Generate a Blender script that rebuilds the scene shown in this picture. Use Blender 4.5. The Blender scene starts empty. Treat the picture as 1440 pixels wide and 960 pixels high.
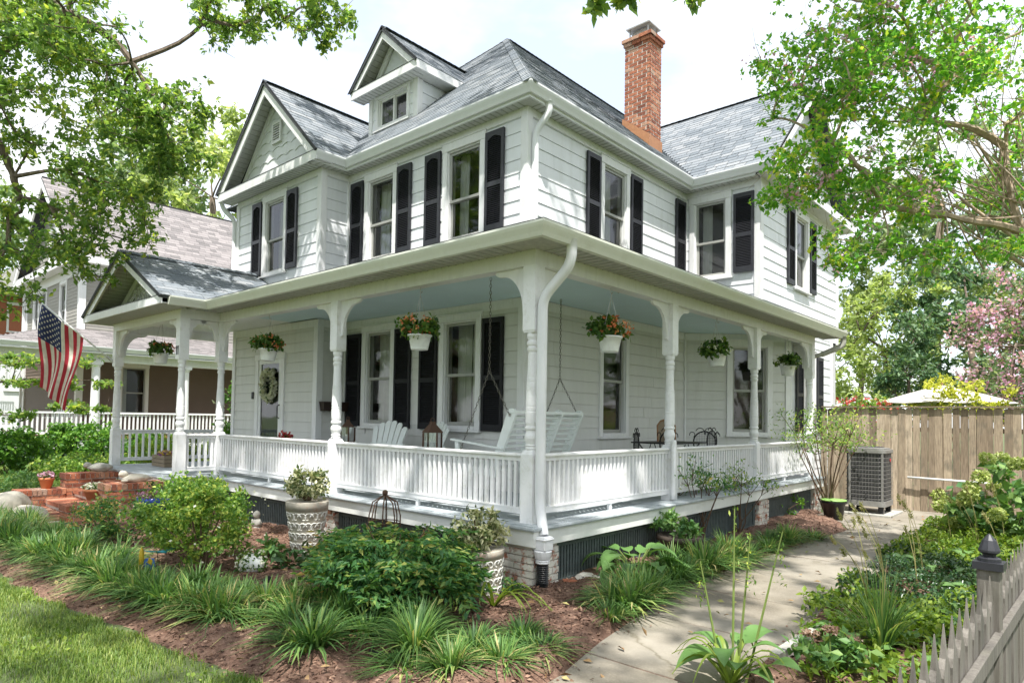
import bpy, math, random
import numpy as np
from mathutils import Vector, Matrix
random.seed(7); RNG = np.random.default_rng(11)
R = math.radians
scene = bpy.context.scene
COL = scene.collection
# ------------------------------------------------------------------ camera
cam_d = bpy.data.cameras.new("camera"); cam = bpy.data.objects.new("camera", cam_d); COL.objects.link(cam)
YAW, PITCH, ROLL, F = 0.7419, 0.0311, 0.0167, 929.23
fw = Vector((-math.sin(YAW)*math.cos(PITCH), math.cos(YAW)*math.cos(PITCH), math.sin(PITCH)))
rt = Vector((math.cos(YAW), math.sin(YAW), 0)); up = rt.cross(fw)
r2 = rt*math.cos(ROLL) + up*math.sin(ROLL); u2 = up*math.cos(ROLL) - rt*math.sin(ROLL)
M = Matrix((r2, u2, -fw)).transposed().to_4x4(); M.translation = (4.2894, -5.2461, 1.0705)
cam.matrix_world = M
cam_d.sensor_width = 36; cam_d.lens = F/1440*36
cam_d.shift_x = (720-696.09)/1440; cam_d.shift_y = (557.5-480)/1440
cam_d.clip_start = 0.05; cam_d.clip_end = 2000
scene.camera = cam
# ------------------------------------------------------------------ world and sun
SUN_EL, SUN_AZ = 66.0, 135.0
w = bpy.data.worlds.new("World"); scene.world = w; w.use_nodes = True
nt = w.node_tree; nt.nodes.clear()
sky = nt.nodes.new("ShaderNodeTexSky"); sky.sky_type = 'NISHITA'; sky.sun_disc = False
sky.sun_elevation = R(SUN_EL); sky.sun_rotation = R(SUN_AZ); sky.air_density = 1.0; sky.dust_density = 1.6; sky.ozone_density = 1.0
tc = nt.nodes.new("ShaderNodeTexCoord"); mp = nt.nodes.new("ShaderNodeMapping"); mp.inputs['Scale'].default_value = (1.0, 1.0, 2.4); mp.inputs['Location'].default_value = (3.1, .4, 0)
nz = nt.nodes.new("ShaderNodeTexNoise"); nz.inputs['Scale'].default_value = 1.7; nz.inputs['Detail'].default_value = 7; nz.inputs['Roughness'].default_value = .55
rp = nt.nodes.new("ShaderNodeValToRGB"); rp.color_ramp.elements[0].position = .36; rp.color_ramp.elements[1].position = .58; rp.color_ramp.elements[0].color = (.42, .42, .42, 1)
mx = nt.nodes.new("ShaderNodeMixRGB"); mx.inputs['Color2'].default_value = (4.5, 4.6, 4.75, 1)
bg = nt.nodes.new("ShaderNodeBackground"); bg.inputs['Strength'].default_value = 0.15
wo = nt.nodes.new("ShaderNodeOutputWorld"); L = nt.links.new
L(tc.outputs['Generated'], mp.inputs[0]); L(mp.outputs[0], nz.inputs['Vector']); L(nz.outputs[0], rp.inputs[0])
L(rp.outputs[0], mx.inputs['Fac']); L(sky.outputs[0], mx.inputs['Color1']); L(mx.outputs[0], bg.inputs[0]); L(bg.outputs[0], wo.inputs[0])
sun_d = bpy.data.lights.new("sun", 'SUN'); sun_d.energy = 4.0; sun_d.angle = R(0.7); sun_d.color = (1, .968, .915)
sun = bpy.data.objects.new("sun", sun_d); COL.objects.link(sun)
ce, se = math.cos(R(SUN_EL)), math.sin(R(SUN_EL))
sdir = Vector((math.sin(R(SUN_AZ))*ce, math.cos(R(SUN_AZ))*ce, se))
sun.rotation_euler = sdir.to_track_quat('Z', 'Y').to_euler(); sun.location = (20, -20, 40)
scene.view_settings.view_transform = 'Standard'; scene.view_settings.look = 'None'
scene.view_settings.exposure = 1.18; scene.view_settings.gamma = 1
scene.cycles.max_bounces = 8; scene.cycles.diffuse_bounces = 4; scene.cycles.transparent_max_bounces = 16
scene.cycles.caustics_reflective = False; scene.cycles.caustics_refractive = False
G = -0.68   # ground level
# ------------------------------------------------------------------ materials
def nodes(name):
    m = bpy.data.materials.new(name); m.use_nodes = True; t = m.node_tree; t.nodes.clear()
    o = t.nodes.new("ShaderNodeOutputMaterial"); b = t.nodes.new("ShaderNodeBsdfPrincipled"); t.links.new(b.outputs[0], o.inputs[0])
    return m, t, b, o
def N(t, typ, **k):
    n = t.nodes.new(typ)
    for a, v in k.items():
        if a in n.inputs.keys(): n.inputs[a].default_value = v
        else: setattr(n, a, v)
    return n
def ramp(t, fac, stops):
    r = t.nodes.new("ShaderNodeValToRGB"); e = r.color_ramp.elements
    while len(e) < len(stops): e.new(.5)
    for el, (p, c) in zip(e, stops): el.position = p; el.color = (*c, 1)
    t.links.new(fac, r.inputs[0]); return r.outputs[0]
def pos(t): return t.nodes.new("ShaderNodeNewGeometry").outputs['Position']
def noise(t, vec, scale, detail=4, rough=.55, stretch=None):
    if stretch:
        m = t.nodes.new("ShaderNodeMapping"); m.inputs['Scale'].default_value = stretch; t.links.new(vec, m.inputs[0]); vec = m.outputs[0]
    n = t.nodes.new("ShaderNodeTexNoise"); n.inputs['Scale'].default_value = scale; n.inputs['Detail'].default_value = detail
    n.inputs['Roughness'].default_value = rough; t.links.new(vec, n.inputs['Vector']); return n.outputs[0]
def bump(t, b, h, strength=.3, dist=.01):
    n = t.nodes.new("ShaderNodeBump"); n.inputs['Strength'].default_value = strength; n.inputs['Distance'].default_value = dist
    t.links.new(h, n.inputs['Height']); t.links.new(n.outputs[0], b.inputs['Normal'])
def mixc(t, fac, a, b, mode='MIX'):
    n = t.nodes.new("ShaderNodeMixRGB"); n.blend_type = mode
    for s, v in ((0, fac), (1, a), (2, b)):
        if hasattr(v, 'default_value') or hasattr(v, 'is_linked'): t.links.new(v, n.inputs[s])
        elif isinstance(v, (int, float)): n.inputs[s].default_value = v
        else: n.inputs[s].default_value = (*v, 1)
    return n.outputs[0]
def painted(name, col, rough=.5, var=.08, scale=3, grime=None, streak=None, gm=1.0, gscale=9):
    m, t, b, o = nodes(name); p = pos(t); n = noise(t, p, scale, 6, .6, streak)
    c0 = tuple(x*(1-var) for x in col); c1 = tuple(min(1, x*(1+var*.6)) for x in col)
    c = ramp(t, n, [(.3, c0), (.7, c1)])
    if grime:
        g = noise(t, p, gscale, 8, .7, streak); f = ramp(t, g, [(.52, (0, 0, 0)), (.78, (gm,)*3)])
        c = mixc(t, f, c, grime)
    t.links.new(c, b.inputs['Base Color']); b.inputs['Roughness'].default_value = rough
    bump(t, b, noise(t, p, 40, 3), .08, .004); return m
def island(name, stops, rough=.8, nscale=25, namt=.35, bstr=.4, bdist=.006, objrand=False):
    "colour varies from piece to piece"
    m, t, b, o = nodes(name); p = pos(t)
    if objrand: f = t.nodes.new("ShaderNodeObjectInfo").outputs['Random']
    else: f = t.nodes.new("ShaderNodeNewGeometry").outputs['Random Per Island']
    c = ramp(t, f, stops); n = noise(t, p, nscale, 5, .6)
    d = ramp(t, n, [(.25, (1-namt,)*3), (.75, (1+namt*.4,)*3)])
    t.links.new(mixc(t, 1.0, c, d, 'MULTIPLY'), b.inputs['Base Color']); b.inputs['Roughness'].default_value = rough
    bump(t, b, noise(t, p, nscale*3, 4), bstr, bdist); return m
def leafmat(name, stops, trans=.4, rough=.45, spec=.35):
    m, t, b, o = nodes(name); f = t.nodes.new("ShaderNodeNewGeometry").outputs['Random Per Island']
    n = noise(t, pos(t), 1.1, 2); f2 = t.nodes.new("ShaderNodeMath"); f2.operation = 'ADD'
    s = t.nodes.new("ShaderNodeMath"); s.operation = 'MULTIPLY_ADD'; s.inputs[1].default_value = .9; s.inputs[2].default_value = -.45
    t.links.new(n, s.inputs[0]); t.links.new(f, f2.inputs[0]); t.links.new(s.outputs[0], f2.inputs[1])
    c = ramp(t, f2.outputs[0], stops); t.links.new(c, b.inputs['Base Color'])
    b.inputs['Roughness'].default_value = rough; b.inputs['Specular IOR Level'].default_value = spec
    tr = t.nodes.new("ShaderNodeBsdfTranslucent"); g = mixc(t, 1.0, c, (1.35, 1.4, .72), 'MULTIPLY'); t.links.new(g, tr.inputs[0])
    mxs = t.nodes.new("ShaderNodeMixShader"); mxs.inputs[0].default_value = trans
    t.links.new(b.outputs[0], mxs.inputs[1]); t.links.new(tr.outputs[0], mxs.inputs[2]); t.links.new(mxs.outputs[0], o.inputs[0]); return m
def flat(name, col, rough=.5, metal=0, spec=.5):
    m, t, b, o = nodes(name); n = noise(t, pos(t), 14, 4)
    t.links.new(ramp(t, n, [(.3, tuple(x*.88 for x in col)), (.7, tuple(min(1, x*1.08) for x in col))]), b.inputs['Base Color'])
    b.inputs['Roughness'].default_value = rough; b.inputs['Metallic'].default_value = metal; b.inputs['Specular IOR Level'].default_value = spec; return m
MT = {}
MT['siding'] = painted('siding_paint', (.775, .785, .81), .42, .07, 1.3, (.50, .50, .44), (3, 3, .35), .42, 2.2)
MT['siding_low'] = painted('siding_paint_porch_shaded', (.665, .66, .635), .5, .07, 1.3, (.42, .41, .34), (3, 3, .35), .38, 2.2)  # cream siding, darkened further to put the porch shade into its colour
MT['trim'] = painted('trim_paint', (.785, .78, .785), .42, .05, 4, (.50, .49, .42), (4, 4, 1), .4, 3)
MT['rail'] = painted('rail_paint', (.83, .83, .835), .42, .06, 6, (.62, .62, .56))
MT['cream'] = painted('gutter_paint', (.68, .69, .61), .4, .05, 3, (.42, .41, .33), (1.5, 1.5, 1), .45, 3)
MT['gutter'] = painted('white_gutter_paint', (.79, .795, .81), .38, .05, 3)
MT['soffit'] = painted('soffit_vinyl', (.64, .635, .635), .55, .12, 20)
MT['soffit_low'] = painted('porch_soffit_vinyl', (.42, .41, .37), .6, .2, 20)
MT['ceiling'] = painted('haint_blue_ceiling', (.58, .72, .765), .6, .05, 2)
MT['deck'] = painted('porch_floor_paint', (.40, .44, .46), .55, .2, 8, (.58, .6, .6))
MT['skirt'] = painted('skirt_paint', (.80, .81, .77), .5, .07, 5)
MT['lattice'] = painted('lattice_paint', (.085, .108, .105), .7, .3, 12)
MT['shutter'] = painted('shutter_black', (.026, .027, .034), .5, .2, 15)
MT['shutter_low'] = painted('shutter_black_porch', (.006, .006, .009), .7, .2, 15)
MT['alum'] = painted('aluminium_frame', (.36, .36, .335), .4, .08, 20)
MT['dark'] = flat('dark_room', (.035, .033, .03), .9)
MT['curtain'] = painted('curtain_cloth', (.72, .72, .68), .9, .06, 10)
MT['roof'] = island('roof_shingle', [(0, (.15, .175, .20)), (.35, (.195, .22, .245)), (.7, (.24, .262, .285)), (1, (.30, .315, .33))], .9, 60, .5, .5, .004)
MT['roof_pale'] = island('pale_roof_shingle', [(0, (.42, .41, .41)), (.5, (.55, .54, .53)), (1, (.64, .62, .60))], .9, 60, .4, .5, .004)
MT['roof_ind'] = island('porch_roof_shingle', [(0, (.15, .175, .20)), (.35, (.195, .22, .245)), (.7, (.24, .262, .285)), (1, (.30, .315, .33))], .9, 60, .5, .5, .004, True)
MT['roof_base'] = flat('roof_underlay', (.05, .055, .06), .9)
MT['roof_tan'] = island('tan_roof_shingle', [(0, (.15, .14, .138)), (.5, (.22, .20, .197)), (1, (.28, .255, .25))], .9, 40, .35, .4, .004)
MT['brick'] = island('brick_red', [(0, (.20, .065, .038)), (.35, (.35, .115, .06)), (.7, (.45, .17, .09)), (.9, (.50, .25, .15)), (1, (.42, .30, .23))], .9, 30, .5, .6, .008, True)
MT['brick_j'] = island('brick_red_joined', [(0, (.23, .065, .035)), (.5, (.40, .13, .07)), (1, (.50, .24, .15))], .9, 30, .4, .5, .006)
MT['mortar'] = flat('mortar', (.68, .62, .55), .95)
def whitewashed():
    m, t, b, o = nodes('peeling_painted_brick'); p = pos(t); f = t.nodes.new("ShaderNodeObjectInfo").outputs['Random']
    base = ramp(t, f, [(0, (.25, .08, .045)), (.6, (.38, .13, .07)), (1, (.42, .2, .13))])
    n = noise(t, p, 11, 6, .65); msk = ramp(t, n, [(.40, (0, 0, 0)), (.50, (1, 1, 1))])
    c = mixc(t, msk, base, (.66, .64, .57)); g = noise(t, p, 30, 5); c = mixc(t, ramp(t, g, [(.55, (0, 0, 0)), (.8, (.7, .7, .7))]), c, (.3, .29, .22))
    t.links.new(c, b.inputs['Base Color']); b.inputs['Roughness'].default_value = .85; bump(t, b, g, .5, .006); return m
MT['brick_white'] = whitewashed()
MT['copper'] = flat('copper_flashing', (.46, .22, .11), .45, .4)
MT['tin'] = flat('galvanised_metal', (.45, .44, .42), .45, .6)
MT['iron'] = flat('black_iron', (.012, .012, .013), .45, .3)
MT['chain'] = flat('chain_steel', (.16, .15, .13), .45, .7)
MT['rust'] = flat('rusty_iron', (.10, .055, .035), .8, .2)
MT['concrete'] = None
MT['pot_white'] = flat('white_plastic_pot', (.78, .80, .78), .4)
MT['terracotta'] = flat('terracotta', (.55, .20, .09), .75)
MT['blueglaze'] = flat('blue_glaze', (.02, .06, .38), .15)
MT['soil'] = flat('potting_soil', (.05, .035, .025), .95)
MT['black_plastic'] = flat('black_plastic', (.014, .014, .016), .35)
MT['stone'] = painted('pale_stone', (.62, .57, .48), .85, .2, 14, (.4, .36, .28))
MT['stone_grey'] = painted('grey_stone', (.40, .39, .35), .85, .3, 10, (.25, .26, .19))
MT['white_wood'] = painted('white_furniture_paint', (.74, .78, .75), .5, .05, 6)
MT['wood_brown'] = flat('brown_wood', (.30, .15, .07), .6)
MT['wood_old'] = painted('weathered_crate_wood', (.28, .22, .15), .8, .3, 18, None, (1, 8, 8))
MT['acbar'] = flat('ac_grille_metal', (.17, .165, .155), .5, .2)
MT['groove'] = flat('soffit_groove_shadow', (.43, .43, .42), .8)
MT['acgrey'] = flat('ac_grey_metal', (.25, .245, .23), .5, .2)
MT['acdark'] = flat('ac_dark_coil', (.055, .055, .055), .7)
MT['red'] = flat('red_paint', (.5, .02, .03), .4)
MT['bark'] = painted('bark', (.16, .12, .09), .9, .45, 9, (.28, .25, .2), (3, 3, .6))
MT['bark_pale'] = painted('crape_bark', (.36, .27, .19), .75, .35, 6, (.52, .45, .36), (3, 3, .5))
MT['stem'] = flat('green_stem', (.16, .22, .05), .6)
MT['stem_brown'] = flat('brown_stem', (.12, .075, .045), .8)
MT['twine'] = flat('dark_twig', (.06, .045, .03), .9)
def gl():
    m, t, b, o = nodes('window_glass'); t.nodes.remove(b)
    tr = N(t, "ShaderNodeBsdfTransparent"); tr.inputs[0].default_value = (.86, .88, .86, 1); g = N(t, "ShaderNodeBsdfGlossy"); g.inputs['Roughness'].default_value = .05
    fr = N(t, "ShaderNodeFresnel", IOR=1.5); mth = N(t, "ShaderNodeMath", operation='MULTIPLY_ADD'); mth.inputs[1].default_value = 1.1; mth.inputs[2].default_value = .045
    nb = noise(t, pos(t), 1.6, 2); bp = N(t, "ShaderNodeBump"); bp.inputs['Strength'].default_value = .12; bp.inputs['Distance'].default_value = .03
    t.links.new(nb, bp.inputs['Height']); t.links.new(bp.outputs[0], g.inputs['Normal'])
    mxs = N(t, "ShaderNodeMixShader"); t.links.new(fr.outputs[0], mth.inputs[0]); t.links.new(mth.outputs[0], mxs.inputs[0])
    t.links.new(tr.outputs[0], mxs.inputs[1]); t.links.new(g.outputs[0], mxs.inputs[2]); t.links.new(mxs.outputs[0], o.inputs[0]); return m
MT['glass'] = gl()
def conc():
    m, t, b, o = nodes('path_concrete'); p = pos(t)
    c = ramp(t, noise(t, p, 1.6, 8, .65), [(.3, (.20, .18, .145)), (.7, (.315, .285, .235))])
    c = mixc(t, 1.0, c, ramp(t, noise(t, p, .7, 5, .7), [(.35, (.66, .63, .58)), (.62, (1, 1, 1))]), 'MULTIPLY')
    c = mixc(t, ramp(t, noise(t, p, 60, 3), [(.5, (0, 0, 0)), (.75, (.6, .6, .6))]), c, (.30, .27, .21))
    vo = N(t, "ShaderNodeTexVoronoi", feature='DISTANCE_TO_EDGE', Scale=.55); nn = noise(t, p, 3, 3); 
    ad = N(t, "ShaderNodeVectorMath", operation='ADD'); t.links.new(p, ad.inputs[0]); t.links.new(nn, ad.inputs[1]); t.links.new(ad.outputs[0], vo.inputs['Vector'])
    c = mixc(t, ramp(t, vo.outputs[0], [(0, (1, 1, 1)), (.006, (0, 0, 0))]), c, (.16, .14, .10))
    t.links.new(c, b.inputs['Base Color']); b.inputs['Roughness'].default_value = .9; bump(t, b, noise(t, p, 50, 6), .35, .006); return m
MT['concrete'] = conc()
def soilmat(name, stops, sc):
    m, t, b, o = nodes(name); p = pos(t); t.links.new(ramp(t, noise(t, p, sc, 9, .75), stops), b.inputs['Base Color'])
    b.inputs['Roughness'].default_value = .95; bump(t, b, noise(t, p, sc*2, 8, .7), .9, .03); return m
MT['mulch'] = soilmat('bark_mulch', [(.3, (.085, .045, .03)), (.5, (.17, .095, .065)), (.7, (.30, .19, .135))], 14)
MT['lawn'] = soilmat('lawn_soil', [(.3, (.06, .075, .03)), (.55, (.09, .12, .04)), (.75, (.13, .16, .06))], 6)
MT['chips'] = island('mulch_chip', [(0, (.07, .035, .022)), (.5, (.17, .09, .06)), (1, (.36, .23, .16))], .95, 30, .3)
def fencewood(name, stops):
    m, t, b, o = nodes(name); p = pos(t); f = t.nodes.new("ShaderNodeObjectInfo").outputs['Random']
    c = ramp(t, f, stops); n = noise(t, p, 9, 7, .65, (6, 6, .5)); d = ramp(t, n, [(.3, (.55, .52, .5)), (.65, (1.1, 1.08, 1.05))])
    c = mixc(t, 1, c, d, 'MULTIPLY'); s = noise(t, p, 2.2, 6, .7, (1.5, 1.5, .7)); c = mixc(t, ramp(t, s, [(.50, (0, 0, 0)), (.70, (.85, .85, .85))]), c, (.12, .112, .085))
    t.links.new(c, b.inputs['Base Color']); b.inputs['Roughness'].default_value = .9; bump(t, b, n, .5, .006); return m
MT['fence'] = fencewood('weathered_fence_board', [(0, (.22, .17, .12)), (.4, (.36, .29, .21)), (.75, (.46, .375, .275)), (1, (.57, .475, .36))])
MT['picket'] = fencewood('grey_picket_paint', [(0, (.13, .122, .11)), (.5, (.17, .158, .142)), (1, (.215, .20, .18))])
MT['nsiding'] = painted('taupe_siding_paint', (.30, .285, .255), .6, .05, 3)
MT['nbrown'] = painted('brown_siding_paint', (.155, .11, .085), .6, .06, 3)
G_ = lambda *c: c
MT['oak'] = leafmat('oak_leaf', [(0, (0.091, 0.180, 0.056)), (.4, (0.153, 0.262, 0.069)), (.75, (0.246, 0.360, 0.095)), (1, (0.411, 0.465, 0.095))], 0.55)
MT['myrtle'] = leafmat('crape_myrtle_leaf', [(0, (0.086, 0.245, 0.050)), (.4, (0.159, 0.384, 0.062)), (.8, (0.288, 0.537, 0.084)), (1, (0.634, 0.643, 0.102))], 0.6)
MT['azalea'] = leafmat('shrub_leaf', [(0, (0.067, 0.160, 0.032)), (.45, (0.142, 0.266, 0.047)), (.8, (0.251, 0.372, 0.072)), (1, (0.469, 0.514, 0.112))], 0.4)
MT['nandina'] = leafmat('nandina_leaf', [(0, (0.040, 0.123, 0.042)), (.4, (0.085, 0.216, 0.070)), (.7, (0.156, 0.302, 0.078)), (.85, (0.311, 0.389, 0.100)), (.95, (0.510, 0.477, 0.142)), (1, (0.595, 0.346, 0.142))], .4)
MT['lili'] = leafmat('liriope_blade', [(0, (0.045, 0.111, 0.033)), (.4, (0.111, 0.223, 0.067)), (.8, (0.194, 0.327, 0.089)), (.95, (0.356, 0.402, 0.133)), (1, (0.535, 0.461, 0.223))], .35)
MT['hosta'] = leafmat('hosta_leaf', [(0, (0.079, 0.191, 0.064)), (.6, (0.144, 0.271, 0.079)), (1, (0.223, 0.351, 0.096))], .3, .4)
MT['boxwood'] = leafmat('boxwood_leaf', [(0, (0.043, 0.123, 0.022)), (.5, (0.087, 0.217, 0.029)), (1, (0.189, 0.348, 0.043))], .3)
MT['variegated'] = leafmat('variegated_leaf', [(0, (.06, .10, .03)), (.3, (.12, .17, .06)), (.5, (.42, .43, .24)), (1, (.62, .60, .40))], .25)
MT['grass'] = leafmat('grass_blade', [(0, (0.103, 0.177, 0.039)), (.5, (0.177, 0.273, 0.058)), (1, (0.316, 0.370, 0.097))], .35)
MT['basket'] = leafmat('begonia_leaf', [(0, (0.028, 0.077, 0.017)), (.5, (0.070, 0.154, 0.028)), (1, (0.167, 0.251, 0.041))], .3)
MT['orange'] = leafmat('orange_flower', [(0, (.55, .12, .05)), (.6, (.65, .22, .10)), (1, (.65, .38, .15))], .3)
MT['pink'] = leafmat('pink_flower', [(0, (.50, .22, .38)), (.5, (.62, .36, .53)), (1, (.72, .55, .66))], .35)
MT['red_f'] = leafmat('red_flower', [(0, (.45, .04, .06)), (.6, (.55, .10, .10)), (1, (.5, .22, .14))], .3)
MT['white_f'] = leafmat('white_flower', [(0, (.55, .55, .45)), (1, (.78, .77, .70))], .3)
MT['bgdark'] = leafmat('evergreen_leaf', [(0, (0.048, 0.111, 0.060)), (.5, (0.108, 0.202, 0.096)), (1, (0.216, 0.312, 0.168))], 0.35)
MT['bgmid'] = leafmat('background_leaf', [(0, (0.107, 0.184, 0.095)), (.5, (0.192, 0.284, 0.142)), (1, (0.335, 0.385, 0.224))], 0.5)
MT['bglight'] = leafmat('pale_background_leaf', [(0, (0.199, 0.267, 0.095)), (.5, (0.338, 0.419, 0.166)), (1, (0.539, 0.590, 0.282))], 0.55)
MT['bgyellow'] = leafmat('yellow_shrub_leaf', [(0, (0.261, 0.304, 0.043)), (.5, (0.435, 0.450, 0.058)), (1, (0.580, 0.551, 0.116))], .45)
MT['seed'] = leafmat('seed_head', [(0, (.22, .24, .07)), (.6, (.33, .31, .12)), (1, (.40, .33, .18))], .3)
MT['hydrangea'] = leafmat('hydrangea_bloom', [(0, (0.255, 0.320, 0.085)), (.5, (0.408, 0.480, 0.153)), (1, (0.612, 0.640, 0.289))], .3)

MT['dryleaf'] = island('dry_leaf', [(0, (.20, .11, .05)), (.5, (.34, .22, .10)), (.8, (.42, .33, .14)), (1, (.22, .26, .07))], .8, 30, .3)
MT['lime'] = leafmat('lime_leaf', [(0, (.08, .16, .02)), (.5, (.16, .25, .03)), (1, (.26, .34, .05))], .4)
# ------------------------------------------------------------------ mesh helpers
class MB:
    def __init__(s): s.v = []; s.f = []
    def add(s, vs, fs):
        k = len(s.v); s.v += [tuple(p) for p in vs]; s.f += [tuple(i+k for i in q) for q in fs]; return s
    def box(s, a, b):
        (x0, y0, z0), (x1, y1, z1) = a, b
        x0, x1 = min(x0, x1), max(x0, x1); y0, y1 = min(y0, y1), max(y0, y1); z0, z1 = min(z0, z1), max(z0, z1)
        return s.add([(x0,y0,z0),(x1,y0,z0),(x1,y1,z0),(x0,y1,z0),(x0,y0,z1),(x1,y0,z1),(x1,y1,z1),(x0,y1,z1)],
                     [(0,3,2,1),(4,5,6,7),(0,1,5,4),(1,2,6,5),(2,3,7,6),(3,0,4,7)])
    def bar(s, p, q, w, d, upv=(0, 0, 1)):
        "rectangular bar from p to q, w across, d deep"
        p, q = Vector(p), Vector(q); t = (q-p).normalized(); a = t.cross(Vector(upv))
        if a.length < 1e-4: a = t.cross(Vector((1, 0, 0)))
        a.normalize(); b = a.cross(t).normalized(); a *= w/2; b *= d/2
        vs = [p-a-b, p+a-b, p+a+b, p-a+b, q-a-b, q+a-b, q+a+b, q-a+b]
        return s.add(vs, [(0,1,2,3),(7,6,5,4),(1,0,4,5),(2,1,5,6),(3,2,6,7),(0,3,7,4)])
    def tube(s, path, rad, n=6, cap=True):
        P = [Vector(p) for p in path]; k0 = len(s.v); m = len(P)
        if not hasattr(rad, '__len__'): rad = [rad]*m
        ref = None
        for i, p in enumerate(P):
            t = (P[min(i+1, m-1)]-P[max(i-1, 0)])
            t = t.normalized() if t.length > 1e-9 else Vector((0, 0, 1))
            if ref is None: ref = t.orthogonal().normalized()
            a = (ref - t*ref.dot(t)); a = a.normalized() if a.length > 1e-6 else t.orthogonal().normalized(); ref = a; b = t.cross(a)
            for j in range(n):
                an = 2*math.pi*j/n; s.v.append(tuple(p + (a*math.cos(an)+b*math.sin(an))*rad[i]))
        for i in range(m-1):
            for j in range(n):
                s.f.append((k0+i*n+j, k0+i*n+(j+1) % n, k0+(i+1)*n+(j+1) % n, k0+(i+1)*n+j))
        if cap: s.f.append(tuple(k0+j for j in reversed(range(n)))); s.f.append(tuple(k0+(m-1)*n+j for j in range(n)))
        return s
    def lathe(s, prof, n=20, c=(0, 0, 0), sx=1, sy=1):
        k0 = len(s.v)
        for r, z in prof:
            for j in range(n):
                a = 2*math.pi*j/n; s.v.append((c[0]+sx*r*math.cos(a), c[1]+sy*r*math.sin(a), c[2]+z))
        for i in range(len(prof)-1):
            for j in range(n): s.f.append((k0+i*n+j, k0+i*n+(j+1) % n, k0+(i+1)*n+(j+1) % n, k0+(i+1)*n+j))
        s.f.append(tuple(k0+j for j in reversed(range(n)))); s.f.append(tuple(k0+(len(prof)-1)*n+j for j in range(n))); return s
    def prism(s, poly, fn, d0, d1):
        "poly of (a,b); fn(a,b,d)->xyz"
        n = len(poly); vs = [fn(a, b, d0) for a, b in poly]+[fn(a, b, d1) for a, b in poly]
        fs = [tuple(range(n)), tuple(reversed(range(n, 2*n)))]+[(i, n+i, n+(i+1) % n, (i+1) % n) for i in range(n)]
        return s.add(vs, fs)
    def sphere(s, c, r, n=12, m=8, sc=(1, 1, 1)):
        k = len(s.v); pr = []
        for i in range(m+1):
            a = math.pi*i/m; pr.append((max(1e-4, r*math.sin(a)), -r*math.cos(a)))
        for rr, z in pr:
            for j in range(n):
                t = 2*math.pi*j/n; s.v.append((c[0]+sc[0]*rr*math.cos(t), c[1]+sc[1]*rr*math.sin(t), c[2]+sc[2]*z))
        for i in range(m):
            for j in range(n): s.f.append((k+i*n+j, k+i*n+(j+1) % n, k+(i+1)*n+(j+1) % n, k+(i+1)*n+j))
        return s
    def mesh(s, name, mat, smooth=False):
        me = bpy.data.meshes.new(name); me.from_pydata(s.v, [], s.f); me.validate(); me.update()
        if mat: me.materials.append(MT[mat] if isinstance(mat, str) else mat)
        if smooth: me.polygons.foreach_set('use_smooth', [True]*len(me.polygons))
        return me
ORI = {}
def world(o): return ORI.get(o.name, Vector((0, 0, 0)))
def put(name, me, parent=None, loc=None, rot=None, scale=None):
    o = bpy.data.objects.new(name, me); COL.objects.link(o)
    if parent: o.parent = parent
    if loc is not None: o.location = loc
    if rot is not None: o.rotation_euler = rot
    if scale is not None: o.scale = scale
    return o
def tag(o, label=None, cat=None, group=None, kind=None):
    for k, v in (('label', label), ('category', cat), ('group', group), ('kind', kind)):
        if v: o[k] = v
    return o
def thing(name, label, cat, loc=(0, 0, 0), rotz=0, group=None):
    o = bpy.data.objects.new(name, None); COL.objects.link(o); o.location = loc; o.rotation_euler = (0, 0, rotz); o.empty_display_size = .2
    ORI[o.name] = Vector(loc); return tag(o, label, cat, group)
def part(name, mb, mat, parent, smooth=False, label=None, kind=None, worldly=True, bevel=0):
    "a mesh part; worldly: vertices are given in world coordinates under an unrotated thing"
    if worldly and parent is not None:
        w0 = world(parent); mb.v = [(x-w0.x, y-w0.y, z-w0.z) for x, y, z in mb.v]
    o = put(name, mb.mesh(name, mat, smooth), parent); ORI[o.name] = world(parent) if parent else Vector((0, 0, 0))
    if bevel:
        b = o.modifiers.new('bevel', 'BEVEL'); b.width = bevel; b.segments = 1; b.limit_method = 'ANGLE'
    return tag(o, label, kind=kind)
def piece(name, me, parent, p, rot=None, scale=None):
    return put(name, me, parent, Vector(p)-world(parent), rot, scale)
def np_mesh(name, V, Fq, mat, smooth=False):
    "V (n,3), Fq (m,k) numpy arrays"
    me = bpy.data.meshes.new(name); k = Fq.shape[1]
    me.vertices.add(len(V)); me.vertices.foreach_set('co', V.astype(np.float32).ravel())
    me.loops.add(Fq.size); me.loops.foreach_set('vertex_index', Fq.astype(np.int32).ravel())
    me.polygons.add(len(Fq)); me.polygons.foreach_set('loop_start', np.arange(0, Fq.size, k, dtype=np.int32))
    me.polygons.foreach_set('loop_total', np.full(len(Fq), k, np.int32))
    if smooth: me.polygons.foreach_set('use_smooth', np.ones(len(Fq), bool))
    me.update(); me.validate(); me.materials.append(MT[mat] if isinstance(mat, str) else mat); return me
def nrm(a): return a/np.maximum(np.linalg.norm(a, axis=1, keepdims=True), 1e-9)
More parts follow.
